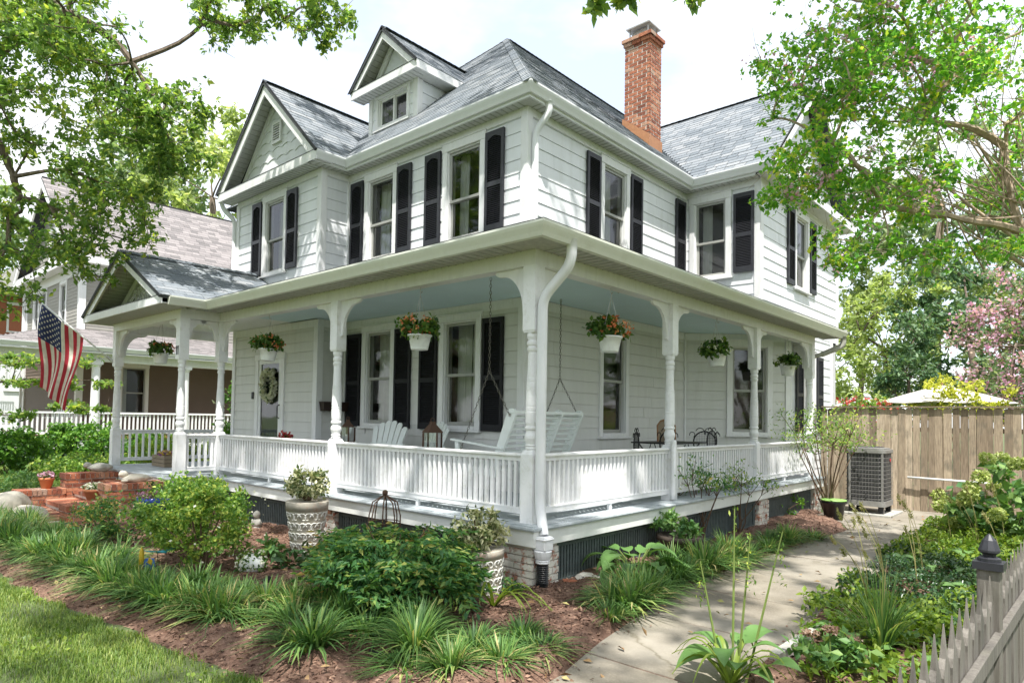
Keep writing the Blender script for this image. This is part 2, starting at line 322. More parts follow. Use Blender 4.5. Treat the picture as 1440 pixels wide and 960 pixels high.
def leaf_mesh(name, P, size, mat, aspect=.5, upbias=.6, droop=0., D=None, jit=.35, fold=.12):
    "one folded leaf (two triangles each side) at every point of P"
    n = len(P); size = size*(1+RNG.uniform(-jit, jit, n))[:, None]
    if D is None:
        D = RNG.normal(size=(n, 3)); D[:, 2] -= droop
    D = nrm(D); U = RNG.normal(size=(n, 3)); U[:, 2] += upbias*2.2; S = nrm(np.cross(D, U)); Nn = np.cross(S, D)
    a = P; tip = P+D*size; mid = P+D*size*.45
    l = mid+S*size*aspect*.5+Nn*size*fold; r = mid-S*size*aspect*.5+Nn*size*fold
    V = np.stack([a, r, tip, l], 1).reshape(-1, 3); i = np.arange(n)*4
    T = np.concatenate([np.stack([i, i+1, i+2], 1), np.stack([i, i+2, i+3], 1)])
    return np_mesh(name, V, T, mat)
def ball(n, c, r, flat=(1, 1, 1), shell=.35):
    d = nrm(RNG.normal(size=(n, 3))); q = (shell+(1-shell)*RNG.uniform(0, 1, n)**.7)[:, None]
    return np.array(c)+d*q*np.array(r)*np.array(flat)
def clumps(n, c, r, k, cr, flat=(1, 1, .75), lower=None, seed=None):
    "points in k leaf clumps spread through the ellipsoid c, r"
    C = ball(k, c, r, shell=.45)
    if lower is not None: C[:, 2] = np.maximum(C[:, 2], lower)
    per = np.full(k, max(1, n//k))
    out = [ball(m, C[i], cr*RNG.uniform(.6, 1.3), flat, .1) for i, m in enumerate(per) if m]
    return np.concatenate(out), C
def sprays(P, per=5, out=.05, tight=.55):
    "leaves grouped in rosettes at twig tips: points and leaf directions"
    m = max(1, len(P)//per); Q = P[RNG.permutation(len(P))[:m]]; ax = nrm(RNG.normal(size=(m, 3))+np.array([0, 0, -.15])); Q = np.repeat(Q, per, 0); A = np.repeat(ax, per, 0)
    D = nrm(A*tight+RNG.normal(size=(len(Q), 3))*.62); return Q+A*out*RNG.uniform(-1.4, .6, (len(Q), 1)), D
def rough_ball(name, mat, r, sc=(1, 1, 1), amp=.15, seed=0, n=14, m=9):
    mb = MB(); mb.sphere((0, 0, 0), r, n, m); rg = np.random.default_rng(seed); ph = rg.uniform(0, 6, 9)
    out = []
    for x, y, z in mb.v:
        k = 1+amp*(math.sin(x/r*2.3+ph[0])*math.sin(y/r*2.1+ph[1])+.6*math.sin(z/r*4+ph[2]+x/r*3)+.4*math.sin(y/r*6+ph[3]))
        out.append((x*k*sc[0], y*k*sc[1], z*k*sc[2]))
    mb.v = out; return mb
def sweep(path, prof, closed_ends=True):
    """prof: list of (out, z) swept along path [(x,y)...]; 'out' is to the right of travel, corners are mitred"""
    P = [Vector((x, y)) for x, y in path]; nsg = len(P)-1; rn = []
    for i in range(nsg):
        d = (P[i+1]-P[i]).normalized(); rn.append(Vector((d.y, -d.x)))
    mit = []
    for i in range(len(P)):
        if i == 0: mit.append(rn[0])
        elif i == nsg: mit.append(rn[-1])
        else:
            b = rn[i-1]+rn[i]; mit.append(b/(1+rn[i-1].dot(rn[i])))
    mb = MB(); n = len(prof)
    for p, m in zip(P, mit):
        for o, z in prof: mb.v.append((p.x+m.x*o, p.y+m.y*o, z))
    for i in range(nsg):
        for j in range(n): mb.f.append((i*n+j, i*n+(j+1) % n, (i+1)*n+(j+1) % n, (i+1)*n+j))
    mb.f.append(tuple(reversed(range(n)))); mb.f.append(tuple(nsg*n+j for j in range(n))); return mb
class Frame:
    "wall frame: a = along the wall, y = inward, z = up; outward is to the right of travel"
    def __init__(s, x, y, ang): s.x, s.y, s.ang = x, y, ang; s.c, s.s = math.cos(ang), math.sin(ang)
    def __call__(s, a, y, z): return (s.x+a*s.c-y*s.s, s.y+a*s.s+y*s.c, z)
    def box(s, mb, a0, y0, z0, a1, y1, z1):
        t = MB().box((a0, y0, z0), (a1, y1, z1)); return mb.add([s(*p) for p in t.v], t.f)
def grid_sheet(x0, x1, y0, y1, nx, ny, zf):
    X, Y = np.meshgrid(np.linspace(x0, x1, nx), np.linspace(y0, y1, ny)); Z = zf(X, Y)
    V = np.stack([X, Y, Z], -1).reshape(-1, 3); i = (np.arange(ny-1)[:, None]*nx+np.arange(nx-1)[None]).ravel()
    return V, np.stack([i, i+1, i+nx+1, i+nx], 1)
# ------------------------------------------------------------------ building pieces
BOARD = {}
def siding(parent, fr, length, z0, z1, exp, openings=(), mat='siding', name='siding_board', top=None):
    """boards of one exposure each, split round the openings; top(z)->(a0,a1) trims gable rows"""
    key = (exp, mat)
    if key not in BOARD:
        mb = MB(); y = [(0., 0.), (-.017, .0), (-.0155, .006), (-.006, exp*.985), (0., exp*.985)]; n = len(y)
        mb.v = [(0, a, b) for a, b in y]+[(1, a, b) for a, b in y]
        mb.f = [tuple(reversed(range(n))), tuple(range(n, 2*n))]+[(i, (i+1) % n, n+(i+1) % n, n+i) for i in range(n)]
        BOARD[key] = mb.mesh(name, mat)
    z = z0
    while z < z1-.01:
        e = min(exp, z1-z); lo, hi = (0, length) if top is None else top(z+e*.5)
        if hi-lo > .03:
            cuts = [(lo, hi)]
            for (a0, a1, b0, b1) in openings:
                if z+e > b0+.01 and z < b1-.01:
                    cuts = [c for (p, q) in cuts for c in ((p, min(q, a0)), (max(p, a1), q)) if c[1]-c[0] > .02]
            cc = []
            for p, q in cuts:
                if q-p > 1.5 and RNG.uniform() < .6: m = p+(q-p)*RNG.uniform(.28, .72); cc += [(p, m-.0015), (m+.0015, q)]
                else: cc.append((p, q))
            for p, q in cc: piece(name, BOARD[key], parent, fr(p, RNG.uniform(-.0025, .0015), z), (0, 0, fr.ang), (q-p, 1.35 if mat == 'siding_low' else 1, e/exp))
        z += exp
    # sheathing behind the boards
    aa = sorted({0, length, *[o[0] for o in openings], *[o[1] for o in openings]}); zz = sorted({z0, z1, *[o[2] for o in openings], *[o[3] for o in openings]})
    if top is None:
        mb = MB()
        for i in range(len(aa)-1):
            for j in range(len(zz)-1):
                ca, cz = (aa[i]+aa[i+1])/2, (zz[j]+zz[j+1])/2
                if not any(o[0] < ca < o[1] and o[2] < cz < o[3] for o in openings):
                    mb.add([fr(aa[i], .004, zz[j]), fr(aa[i+1], .004, zz[j]), fr(aa[i+1], .004, zz[j+1]), fr(aa[i], .004, zz[j+1])], [(0, 1, 2, 3)])
        part('wall', mb, mat, parent)
def window(parent, fr, a0, a1, z0, z1, cw=.105, meet=.46, low=False, slider=False, curtain=(.0, .35, .65, 1.), label=None, head=.13, sill=True, alum=True, tint=None):
    "casing a0..a1 x z0..z1 with two sashes, panes, curtains and a dark room behind; returns the opening"
    tm = 'trim'; o0, o1, b0, b1 = a0+cw, a1-cw, z0+.06, z1-head
    mb = MB(); fr.box(mb, a0, -.045, z0, o0, .03, b1-.001); fr.box(mb, o1, -.045, z0, a1, .03, b1-.001); fr.box(mb, a0-.012, -.05, b1, a1+.012, .03, z1)
    fr.box(mb, a0-.02, -.062, z1, a1+.02, .0, z1+.022)
    for (x0, x1, q0, q1) in ((o0, o0+.02, b0+.002, b1-.002), (o1-.02, o1, b0+.002, b1-.002)): fr.box(mb, x0, -.02, q0, x1, .14, q1)
    fr.box(mb, o0+.0205, -.018, b1-.022, o1-.0205, .14, b1-.002)
    wn = part('window', mb, tm, parent, label=label, bevel=.004)
    sb = MB(); fr.box(sb, a0-.03, -.085, z0-.035, a1+.03, -.0, z0-.001); fr.box(sb, o0+.001, -.05, z0, o1-.001, .14, b0)
    part('sill', sb, tm, wn, bevel=.004)
    p0, p1, q0, q1 = o0+.022, o1-.022, b0+.002, b1-.024; zm = q0+(q1-q0)*meet; sw = .042
    pm = (p0+p1)/2
    for nm, y, s0, s1, p0, p1 in ((('sash', .012, q0, q1, p0, pm+.015), ('sash', .045, q0, q1, pm-.015, p1)) if slider else (('upper_sash', .012, zm-.018, q1, p0, p1), ('lower_sash', .045, q0, zm+.018, p0, p1))):
        m2 = MB(); fr.box(m2, p0, y, s0, p0+sw, y+.03, s1); fr.box(m2, p1-sw, y, s0, p1, y+.03, s1)
        fr.box(m2, p0+sw, y, s1-sw, p1-sw, y+.03, s1); fr.box(m2, p0+sw, y, s0, p1-sw, y+.03, s0+(sw*1.3 if 'lower' in nm else sw))
        part(nm, m2, 'alum' if alum else 'trim', wn)
        g = MB(); yy = y+.014; g.add([fr(p0+sw, yy, s0+sw), fr(p1-sw, yy, s0+sw), fr(p1-sw, yy, s1-sw), fr(p0+sw, yy, s1-sw)], [(0, 1, 2, 3)])
        part('pane', g, 'glass', wn)
    rm = MB(); A, B, Z0, Z1, d0, d1 = o0+.001, o1-.001, b0-.2, b1+.05, .145, .9
    vs = [fr(A-.2, d1, Z0), fr(B+.2, d1, Z0), fr(B+.2, d1, Z1), fr(A-.2, d1, Z1), fr(A-.2, d0, Z0), fr(B+.2, d0, Z0), fr(B+.2, d0, Z1), fr(A-.2, d0, Z1)]
    rm.add(vs, [(0, 1, 2, 3), (0, 4, 5, 1), (2, 6, 7, 3), (0, 3, 7, 4), (1, 5, 6, 2)]); part('room_interior', rm, 'dark', wn)
    W = o1-o0
    for i in range(0, len(curtain), 2):
        c0, c1 = o0+W*curtain[i], o0+W*curtain[i+1]; n = 22; cm = MB()
        for k in range(n+1):
            a = c0+(c1-c0)*k/n; yy = .26+.03*math.sin(k*1.9)+.012*math.sin(k*4.1)
            cm.v += [fr(a, yy, b0-.05), fr(a, yy+.01, b1)]
        cm.f = [(2*k, 2*k+2, 2*k+3, 2*k+1) for k in range(n)]; part('curtain', cm, 'curtain', wn, smooth=True)
    return (o0, o1, b0-.05, b1)
SHUT = {}
def shutter(parent, fr, a0, a1, z0, z1, mat='shutter', arch=False):
    W, H = round(a1-a0, 3), round(z1-z0, 3); key = (W, H, mat, arch)
    if key not in SHUT:
        f = MB(); st = .05; zm = H*.47; rails = [(0, .10), (zm-.035, zm+.035), (H-.08, H)]
        f.box((0, -.035, 0), (st, 0, H)); f.box((W-st, -.035, 0), (W, 0, H))
        for b, t in rails: f.box((st, -.035, b), (W-st, 0, t))
        if arch:
            pts = [(st, H-.08), (W-st, H-.08)]; 
            for k in range(9):
                x = W-st-(W-2*st)*k/8; pts.append((x, H-.08-.05*(1-math.sin(math.pi*k/8))))
            f.prism(pts, lambda a, b, d: (a, d, b), -.0345, -.001)
        f.box((st, -.008, .1), (W-st, -.001, H-.08))
        s = MB()
        for lo, hi in ((.10, zm-.035), (zm+.035, H-.08)):
            z = lo+.004
            while z < hi-.02:
                s.add([(st, -.033, z), (W-st, -.033, z), (W-st, -.006, z+.026), (st, -.006, z+.026), (st, -.026, z-.002), (W-st, -.026, z-.002), (W-st, -.004, z+.02), (st, -.004, z+.02)],
                      [(0, 1, 2, 3), (5, 4, 7, 6), (0, 4, 5, 1), (3, 2, 6, 7)]); z += .03
        SHUT[key] = (f.mesh('shutter', mat), s.mesh('louver_slats', mat))
    fm, sm = SHUT[key]; o = piece('shutter', fm, parent, fr(a0, -.026, z0), (0, 0, fr.ang)); s = put('louver_slats', sm, o); s['kind'] = 'stuff'; return o
NIND = [0]
def slope(parent, O, u, s, poly, mat='roof', exp=.14, tab=.30, indiv=False, name='roof_shingle'):
    O, u, s = Vector(O), Vector(u).normalized(), Vector(s).normalized(); n = u.cross(s).normalized()
    b = MB(); b.add([O+u*a+s*q-n*.004 for a, q in poly]+[O+u*a+s*q-n*.05 for a, q in poly], [tuple(range(len(poly))), tuple(reversed(range(len(poly), 2*len(poly))))]+
                    [(i, len(poly)+i, len(poly)+(i+1) % len(poly), (i+1) % len(poly)) for i in range(len(poly))])
    rf = part('roof', b, 'roof_base', parent); mb = MB(); L = max(q for _, q in poly); k = 0
    unit = None; q = 0.
    while q < L-.02:
        ym = q+exp*.45; xs = []
        for i in range(len(poly)):
            (a0, q0), (a1, q1) = poly[i], poly[(i+1) % len(poly)]
            if (q0 <= ym) != (q1 <= ym): xs.append(a0+(a1-a0)*(ym-q0)/(q1-q0))
        if len(xs) >= 2:
            lo, hi = min(xs), max(xs); a = lo-(tab*RNG.uniform(0, 1))
            while a < hi:
                t = tab*RNG.uniform(.6, 1.35); c0, c1 = max(a, lo), min(a+t-.008, hi)
                if c1-c0 > .02:
                    h = .008+RNG.uniform(0, .005); e = exp*1.12; dq = RNG.uniform(-.004, .004)
                    if indiv:
                        if unit is None:
                            um = MB(); um.add([(0, 0, .005), (1, 0, .005), (1, e, .001), (0, e, .001), (0, 0, -.002), (1, 0, -.002)], [(0, 1, 2, 3), (0, 4, 5, 1), (0, 3, 4), (1, 5, 2)])
                            unit = um.mesh(name, 'roof_ind'); rot = Matrix((u, s, n)).transposed().to_euler()
                        piece(name, unit, rf, O+u*c0+s*(q+dq)+n*(.002+RNG.uniform(0, .003)), rot, (c1-c0, 1, 1))
                    else:
                        p = [O+u*c0+s*(q+dq)+n*h, O+u*c1+s*(q+dq)+n*h, O+u*c1+s*(q+e)+n*.003, O+u*c0+s*(q+e)+n*.003, O+u*c0+s*(q+dq), O+u*c1+s*(q+dq)]
                        mb.add(p, [(0, 1, 2, 3), (0, 4, 5, 1)])
                a += t
        q += exp
    if mb.v: part(name, mb, mat, rf, kind='stuff')
    return rf
def cap_line(parent, p, q, mat='roof', w=.11, step=.16, name='ridge_cap'):
    p, q = Vector(p), Vector(q); t = (q-p).normalized(); L = (q-p).length; a = t.cross(Vector((0, 0, 1))).normalized(); u = a.cross(t).normalized(); mb = MB(); x = 0
    while x < L:
        c = p+t*x; d = p+t*min(L, x+step*1.2); h = .026+RNG.uniform(0, .004)
        mb.add([c-a*w-u*(w*.55-h), c+u*h, c+a*w-u*(w*.55-h), d-a*w-u*(w*.55-.02), d+u*.022, d+a*w-u*(w*.55-.02)], [(0, 3, 4, 1), (1, 4, 5, 2), (0, 1, 2)]); x += step
    return part(name, mb, mat, parent, kind='stuff')
def bricks(parent, fr, a0, a1, z0, z1, y0, depth, mat, bl=.2, bh=.065, j=.01, proud=.006, jit=.004, name='brick', stretch=True, back=True):
    "a face of running-bond bricks; each brick is a part"
    key = (mat, bh, 'b', depth)
    if key not in BOARD:
        m = MB(); c = .004; m.add([(0, -c*0, 0), (1, 0, 0), (1, 0, bh), (0, 0, bh), (0, depth, 0), (1, depth, 0), (1, depth, bh), (0, depth, bh)],
                                   [(0, 1, 2, 3), (1, 5, 6, 2), (5, 4, 7, 6), (4, 0, 3, 7), (3, 2, 6, 7), (4, 5, 1, 0)]); BOARD[key] = m.mesh(name, mat)
    z = z0; r = 0
    while z+bh <= z1+.012:
        a = a0-(bl*.5 if r % 2 else 0)
        while a < a1-.015:
            c0, c1 = max(a, a0), min(a+bl-j, a1)
            if c1-c0 > .03: piece(name, BOARD[key], parent, fr(c0, y0-proud-RNG.uniform(0, jit), z), (0, 0, fr.ang), (c1-c0, 1, 1))
            a += bl
        z += bh+j; r += 1
# ------------------------------------------------------------------ the house
T = .94; cP, sP = 1/math.sqrt(1+T*T), T/math.sqrt(1+T*T)
H = thing('house', 'white two-storey clapboard house with black shutters, wrap-around porch and brick chimney', 'house', (-5.5, 5.0, G))
W, W2, YB, XL, XI, BY, BX = 1.78, 1.97, 1.37, -9.33, -6.14, 6.9, -.30
ZE = 5.73
f_main, f_bump, f_ret = Frame(XI, W2, 0), Frame(XL, YB, 0), Frame(XI, YB, math.pi/2)
f_side, f_bay, f_bays = Frame(-W, W2, math.pi/2), Frame(-W, BY, 0), Frame(BX, BY, math.pi/2)
f_cant, f_low = Frame(-W, BY, math.pi/4), Frame(BX, BY+1.48, math.pi/2)
Z2, ZT = 3.03, 5.47
op = [window(H, f_main, 2.62, 3.56, 3.82, 5.44, meet=.44, curtain=(.0, .30, .70, 1.)), window(H, f_main, .53, 1.45, 3.82, 5.44, meet=.44, curtain=(.0, .42, .8, 1.))]
for a in (2.20, 3.58, .115, 1.47): shutter(H, f_main, a, a+.375, 3.85, 5.37, arch=True)
siding(H, f_main, 4.36, Z2, ZT, .2, op)
op = [window(H, f_bump, 1.11, 2.03, 3.82, 5.44, meet=.46, curtain=(.05, .4, .6, .95))]
for a in (.70, 2.05): shutter(H, f_bump, a, a+.375, 3.85, 5.37, arch=True)
siding(H, f_bump, 3.19, Z2, ZT, .2, op); siding(H, f_ret, .6, Z2, ZT, .2)
op = [window(H, f_side, 1.87, 2.77, 3.82, 5.44, meet=.46, curtain=(.0, .3, .5, .9))]
for a in (1.46, 2.80, 4.47): shutter(H, f_side, a, a+.385, 3.85, 5.37)
siding(H, f_side, 4.93, Z2, ZT, .2, op)
op = [window(H, f_bay, .11, .95, 3.80, 5.44, meet=.46, curtain=(.06, .38, .95, 1.))]
shutter(H, f_bay, 1.0, 1.385, 3.85, 5.34); siding(H, f_bay, 1.48, Z2, ZT, .2, op)
op = [window(H, f_bays, 1.78, 2.68, 3.80, 5.44, meet=.46, curtain=(.0, .5, .5, 1.))]
for a in (1.36, 2.72): shutter(H, f_bays, a, a+.385, 3.83, 5.37)
siding(H, f_bays, 4.75, Z2-.1, ZT, .2, op)
# ground floor
LZ = 2.68
op = [window(H, f_main, a, a+.93, .87, 2.66, meet=.49, low=True, curtain=(.04, .5, .52, .97), head=.10, cw=.11) for a in (.55, 2.61)]
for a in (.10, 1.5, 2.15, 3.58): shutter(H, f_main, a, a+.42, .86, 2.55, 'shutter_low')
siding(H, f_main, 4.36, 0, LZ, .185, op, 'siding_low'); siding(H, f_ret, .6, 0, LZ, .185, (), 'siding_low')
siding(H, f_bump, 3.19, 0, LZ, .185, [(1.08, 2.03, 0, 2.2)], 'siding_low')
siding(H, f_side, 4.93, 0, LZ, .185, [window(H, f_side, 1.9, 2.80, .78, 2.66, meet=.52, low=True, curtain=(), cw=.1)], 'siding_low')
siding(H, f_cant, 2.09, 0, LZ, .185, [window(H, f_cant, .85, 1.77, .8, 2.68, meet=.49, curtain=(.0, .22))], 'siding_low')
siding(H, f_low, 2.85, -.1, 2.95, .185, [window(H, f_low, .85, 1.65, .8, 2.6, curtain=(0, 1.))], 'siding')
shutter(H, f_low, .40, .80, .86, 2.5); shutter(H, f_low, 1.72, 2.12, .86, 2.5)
# plain far walls that close the building
mb = MB(); mb.add([(-10.2, W2+.02, 0), (XL, W2+.02, 0), (XL, W2+.02, ZT), (-10.2, W2+.02, ZT), (-10.2, 11.6, 0), (-10.2, 11.6, ZT), (BX, 11.6, 0), (BX, 11.6, ZT), (XL, YB, 0), (XL, YB, ZT)],
                  [(0, 1, 2, 3), (0, 3, 5, 4), (4, 5, 7, 6), (1, 8, 9, 2)]); part('wall', mb, 'siding', H)
# corner boards and friezes
def corner(x, y, z0, z1, mat='trim', s=.095, dx=1, dy=-1):
    mb = MB(); mb.box((x-(s if dx > 0 else .012)+.0, y-.034, z0), (x+.034, y+s, z1)); part('corner_board', mb, mat, H, bevel=.004)
for x, y, z0, z1 in ((-W, W2, 0, 2.79), (-W, W2, 3.0, 5.56), (XI, YB, 0, 2.79), (XI, YB, 3.0, 5.56), (BX, BY, 2.98, 5.56)): corner(x, y, z0, z1)
mb = MB(); mb.box((XL-.034, YB-.034, 0), (XL+.09, YB+.05, 5.5)); part('corner_board', mb, 'trim', H)
for x, y in ((XI, W2), (-W, BY)):
    for z0, z1 in ((0, 2.79), (3.0, 5.5)): part('corner_trim', MB().box((x+.002, y-.05, z0), (x+.05, y-.002, z1)), 'trim', H)
mb = MB(); t = MB().box((-.05, -.04, 0), (.06, .02, 2.79)); mb.add([f_cant(2.09+x, y, z) for x, y, z in t.v], t.f); part('corner_board', mb, 'trim', H)
mb = MB(); mb.box((BX-.06, 11.17, -.6), (BX+.04, 11.27, 2.95)); part('corner_board', mb, 'trim', H)
mb = MB(); mb.box((BX-.06, 11.6, 2.9), (BX+.04, 11.7, 5.56)); part('corner_board', mb, 'trim', H)
EAVE = [(XI, YB-.33), (XI, W2), (-W, W2), (-W, BY), (BX, BY)]
part('frieze_board', sweep([(XI, YB), (XI, W2), (-W, W2), (-W, BY), (BX, BY), (BX, 11.6)], [(.0, 5.44), (.03, 5.44), (.03, 5.559), (0, 5.559)]), 'trim', H)
part('frieze_board', sweep([(XL, YB), (XI, YB)], [(.0, 5.44), (.031, 5.44), (.031, 5.558), (0, 5.558)]), 'trim', H)
part('frieze_board', sweep([(XL, YB), (XI, YB), (XI, W2), (-W, W2), (-W, BY), (BX, BY+1.48)], [(.0, 2.66), (.026, 2.66), (.026, 2.796), (0, 2.796)]), 'trim', H)
# eaves: soffit with grooves, gutter
def soffit(path, o0, o1, z, mat, step=.11):
    part('soffit', sweep(path, [(o0, z), (o1, z), (o1, z+.012), (o0, z+.012)]), mat, H)
    P = [Vector((x, y)) for x, y in path]; gm = MB()
    for i in range(len(P)-1):
        d = (P[i+1]-P[i]); Ln = d.length; d.normalize(); n = Vector((d.y, -d.x)); q = 0.05
        while q < Ln:
            c = P[i]+d*q; a, b = c+n*o0, c+n*o1; gm.bar((a.x, a.y, z-.003), (b.x, b.y, z-.003), .014, .008); q += step
    part('soffit_groove', gm, 'groove', H, kind='stuff')
GUT = lambda o, z1, h=.13, w=.105: [(o-.01, z1-h), (o+w*.45, z1-h), (o+w*.62, z1-h*.72), (o+w*.9, z1-h*.35), (o+w, z1-.022), (o+w, z1), (o+w-.014, z1), (o+w-.014, z1-.015), (o+.01, z1-.015), (o-.01, z1-.015)]
def fascia(path, o, z0, z1, mat): part('fascia', sweep(path, [(o-.03, z0), (o, z0), (o, z1), (o-.03, z1)]), mat, H)
soffit(EAVE, .02, .235, 5.56, 'soffit'); fascia(EAVE, .24, 5.55, 5.71, 'gutter')
part('gutter', sweep(EAVE[:-1]+[(BX+.33, BY)], GUT(.241, ZE, .14)), 'gutter', H, bevel=0)
# main roof
HX0, HX1, HY = -10.55, -1.45, 1.64; SPAN = HX1-HX0; LS = SPAN/2/cP; PK = ((HX0+HX1)/2, HY+SPAN/2, ZE+T*SPAN/2)
slope(H, (HX0, HY, ZE), (1, 0, 0), (0, cP, sP), [(0, 0), (SPAN, 0), (SPAN/2, LS)])
slope(H, (HX1, HY, ZE), (0, 1, 0), (-cP, 0, sP), [(0, 0), (11, 0), (11, LS), (SPAN/2, LS)], tab=.26)
mb = MB(); mb.add([(HX0, HY, ZE), PK, (PK[0], 13, PK[2]), (HX0, 13, ZE)], [(0, 1, 2, 3)]); part('roof', mb, 'roof_base', H)
cap_line(H, (HX1, HY, ZE+.0), PK); cap_line(H, (HX0, HY, ZE), PK); cap_line(H, PK, (PK[0], 12.6, PK[2]))
# gables (street gable of the front wing, portico gable, dormer gable)
def gable(cx, half, y, oh, z, rise, hw, back, wallmat, rows, roofback, board=.2, indiv=False, right_gut=None, fh=.17, inner=None):
    sl = math.hypot(half, rise); c, s = half/sl, rise/sl; yo = y-oh
    mb = MB(); hh = rise*(hw/half)
    mb.add([(cx-hw, y, z), (cx+hw, y, z), (cx, y, z+hh)], [(0, 1, 2)]); part('gable_wall', mb, wallmat, H)
    th = .04
    for sg in (-1, 1):
        E0 = (cx+sg*(half), z); AP = (cx, z+rise)
        inn = (-sg*s*board, -c*board)   # inward normal of the rake
        poly = [E0, AP, (cx, z+rise-board/c), (cx+sg*(half-board/s), z)]
        part('rake_board', MB().prism(poly, lambda a, b, d: (a, d, b), yo, yo+.035), 'trim', H)
        p2 = [E0, AP, (cx, z+rise-.05/c), (cx+sg*(half-.05/s), z)]
        part('rake_trim', MB().prism(p2, lambda a, b, d: (a, d, b), yo-.022, yo-.001), 'trim', H)
        sm = MB(); k = .064/c
        sm.add([(cx+sg*(half-k/ s*c), yo+.036, z), (cx, yo+.036, z+rise-k), (cx, y, z+rise-k), (cx+sg*(half-k/s*c), y, z)], [(0, 1, 2, 3)])
        part('rake_soffit', sm, 'soffit', H); gm = MB(); q = .1
        while q < sl-.1:
            px, pz = cx+sg*(half-q*c), z-k+q*s-.006; gm.bar((px, yo+.04, pz), (px, y, pz), .014, .008); q += .11
        part('soffit_groove', gm, 'groove', H, kind='stuff')
        wi = MB().prism([(cx+sg*hw*.97, z), (cx, z+rise-.09), (cx, z+rise-.09-.12/c), (cx+sg*(hw*.97-.12/s), z)], lambda a, b, d: (a, d, b), y-.05, y-.012); part('gable_trim', wi, 'trim', H)
        O = (cx+sg*half, yo-.03, z+.0) if sg > 0 else (cx+sg*half, roofback, z)
        uu = (0, 1, 0) if sg > 0 else (0, -1, 0); LL = roofback-(yo-.03)
        slope(H, O, uu, (-sg*c, 0, s), [(0, 0), (LL, 0), (LL, sl), (0, sl)], indiv=(indiv and sg > 0))
        em = MB().prism([(cx+sg*(half+.012), z-.022), (cx, z+rise+.008), (cx, z+rise+.036), (cx+sg*(half+.036), z-.012)], lambda a, b, d: (a, d, b), yo-.035, yo-.023); part('drip_edge', em, 'iron', H)
    cap_line(H, (cx, yo, z+rise+.01), (cx, roofback, z+rise+.01), w=.13)
    part('gable_fascia', MB().box((cx-half+.03, yo, z-fh), (cx+half-.03, yo+.03, z-.001)), 'trim', H)
    part('pent_ledge', MB().box((cx-half+.03, yo-.006, z+.0), (cx+half-.03, y, z+.008)), 'iron', H)
    sf = MB().box((cx-half+.04, yo+.031, z-fh+.01), (cx+half-.04, y+.0, z-fh+.022)); part('soffit', sf, 'soffit', H); gm = MB(); q = cx-half+.1
    while q < cx+half-.05: gm.bar((q, yo+.04, z-fh+.006), (q, y, z-fh+.006), .014, .008); q += .11
    part('soffit_groove', gm, 'groove', H, kind='stuff')
GCX, GHALF, GRISE = (XL+XI)/2, 1.93, 1.84
gable(GCX, GHALF, YB-.004, .33, ZE, GRISE, 1.62, None, 'siding', 0, 5.2)
# scalloped shingle rows in the street gable
z = ZE+.0; k = 0
while z < ZE+1.45:
    hw = 1.62*(1-(z-ZE)/(GRISE*1.62/1.93))-.02; m = MB(); n = max(4, int(hw*2/.045)); bot = []; 
    if hw < .12: break
    for i in range(n+1):
        a = -hw+2*hw*i/n; ph = (a/.34+(k % 2)*.5) % 1.0
        bot.append((a, z-.0+.055*(abs(math.sin(math.pi*ph))**.8)-.02))
    hw2 = max(.01, hw-.21*1.93/1.84); poly = bot+[(hw2, z+.23), (-hw2, z+.23)]
    V = [(GCX+a, YB-.03+(.014 if b > z+.1 else 0), b) for a, b in poly]+[(GCX+a, YB-.004, b) for a, b in poly]; nn = len(poly)
    m.add(V, [tuple(range(nn))]+[(i+nn, (i+1) % nn+nn, (i+1) % nn, i) for i in range(nn)]); part('scalloped_shingle_row', m, 'siding', H); z += .2; k += 1
vx, vz = GCX+.02, 6.43; vm = MB()
for a, b in (((-.17, 0), (-.13, .42)), ((.13, 0), (.17, .42)), ((-.13, 0), (.13, .04)), ((-.13, .38), (.13, .42))): vm.box((vx+a[0], YB-.075, vz+a[1]), (vx+b[0], YB-.02, vz+b[1]))
vn = part('gable_vent', vm, 'trim', H)
part('vent_back', MB().box((vx-.13, YB-.036, vz+.04), (vx+.13, YB-.034, vz+.38)), 'dark', vn)
for i in range(7):
    zz = vz+.05+i*.049; part('vent_louver', MB().box((vx-.13, YB-.072, zz), (vx+.13, YB-.045, zz+.016)), 'trim', vn)
# dormer on the front hip
DCX, DHW, DY, DZ, DR, DH = -5.62, .70, 2.56, 7.42, .94, 1.01
fd = Frame(DCX-DHW, DY, 0)
op = [window(H, fd, .20, 1.20, 6.60, 7.28, cw=.07, head=.06, curtain=(), alum=False, slider=True)]
siding(H, fd, 2*DHW, 6.45, 7.27, .2, op); fds = Frame(DCX+DHW, DY, math.pi/2); siding(H, fds, 1.0, 6.45, 7.27, .2)
corner(DCX+DHW, DY, 6.45, 7.27); part('corner_board', MB().box((DCX-DHW-.03, DY-.034, 6.45), (DCX-DHW+.07, DY+.1, 7.27)), 'trim', H)
part('wall', MB().box((DCX-DHW-.01, DY+.02, 6.4), (DCX-DHW+.02, 4.2, 7.3)), 'siding', H)
gable(DCX, DH, DY, .30, DZ, DR, .72, None, 'siding', 0, 4.6, board=.15, fh=.15)
part('soffit', MB().box((DCX+DHW, DY-.0, DZ-.14), (DCX+DH-.03, 3.6, DZ-.13)), 'soffit', H); part('fascia', MB().box((DCX+DH-.032, DY-.3, DZ-.151), (DCX+DH, 3.6, DZ-.004)), 'trim', H)
part('frieze_board', MB().box((DCX-DHW, DY-.036, 7.26), (DCX+DHW+.036, DY, 7.30)), 'trim', H)
part('gable_siding', MB().box((DCX-.4, DY-.02, DZ+.22), (DCX+.4, DY-.003, DZ+.235)), 'soffit', H)
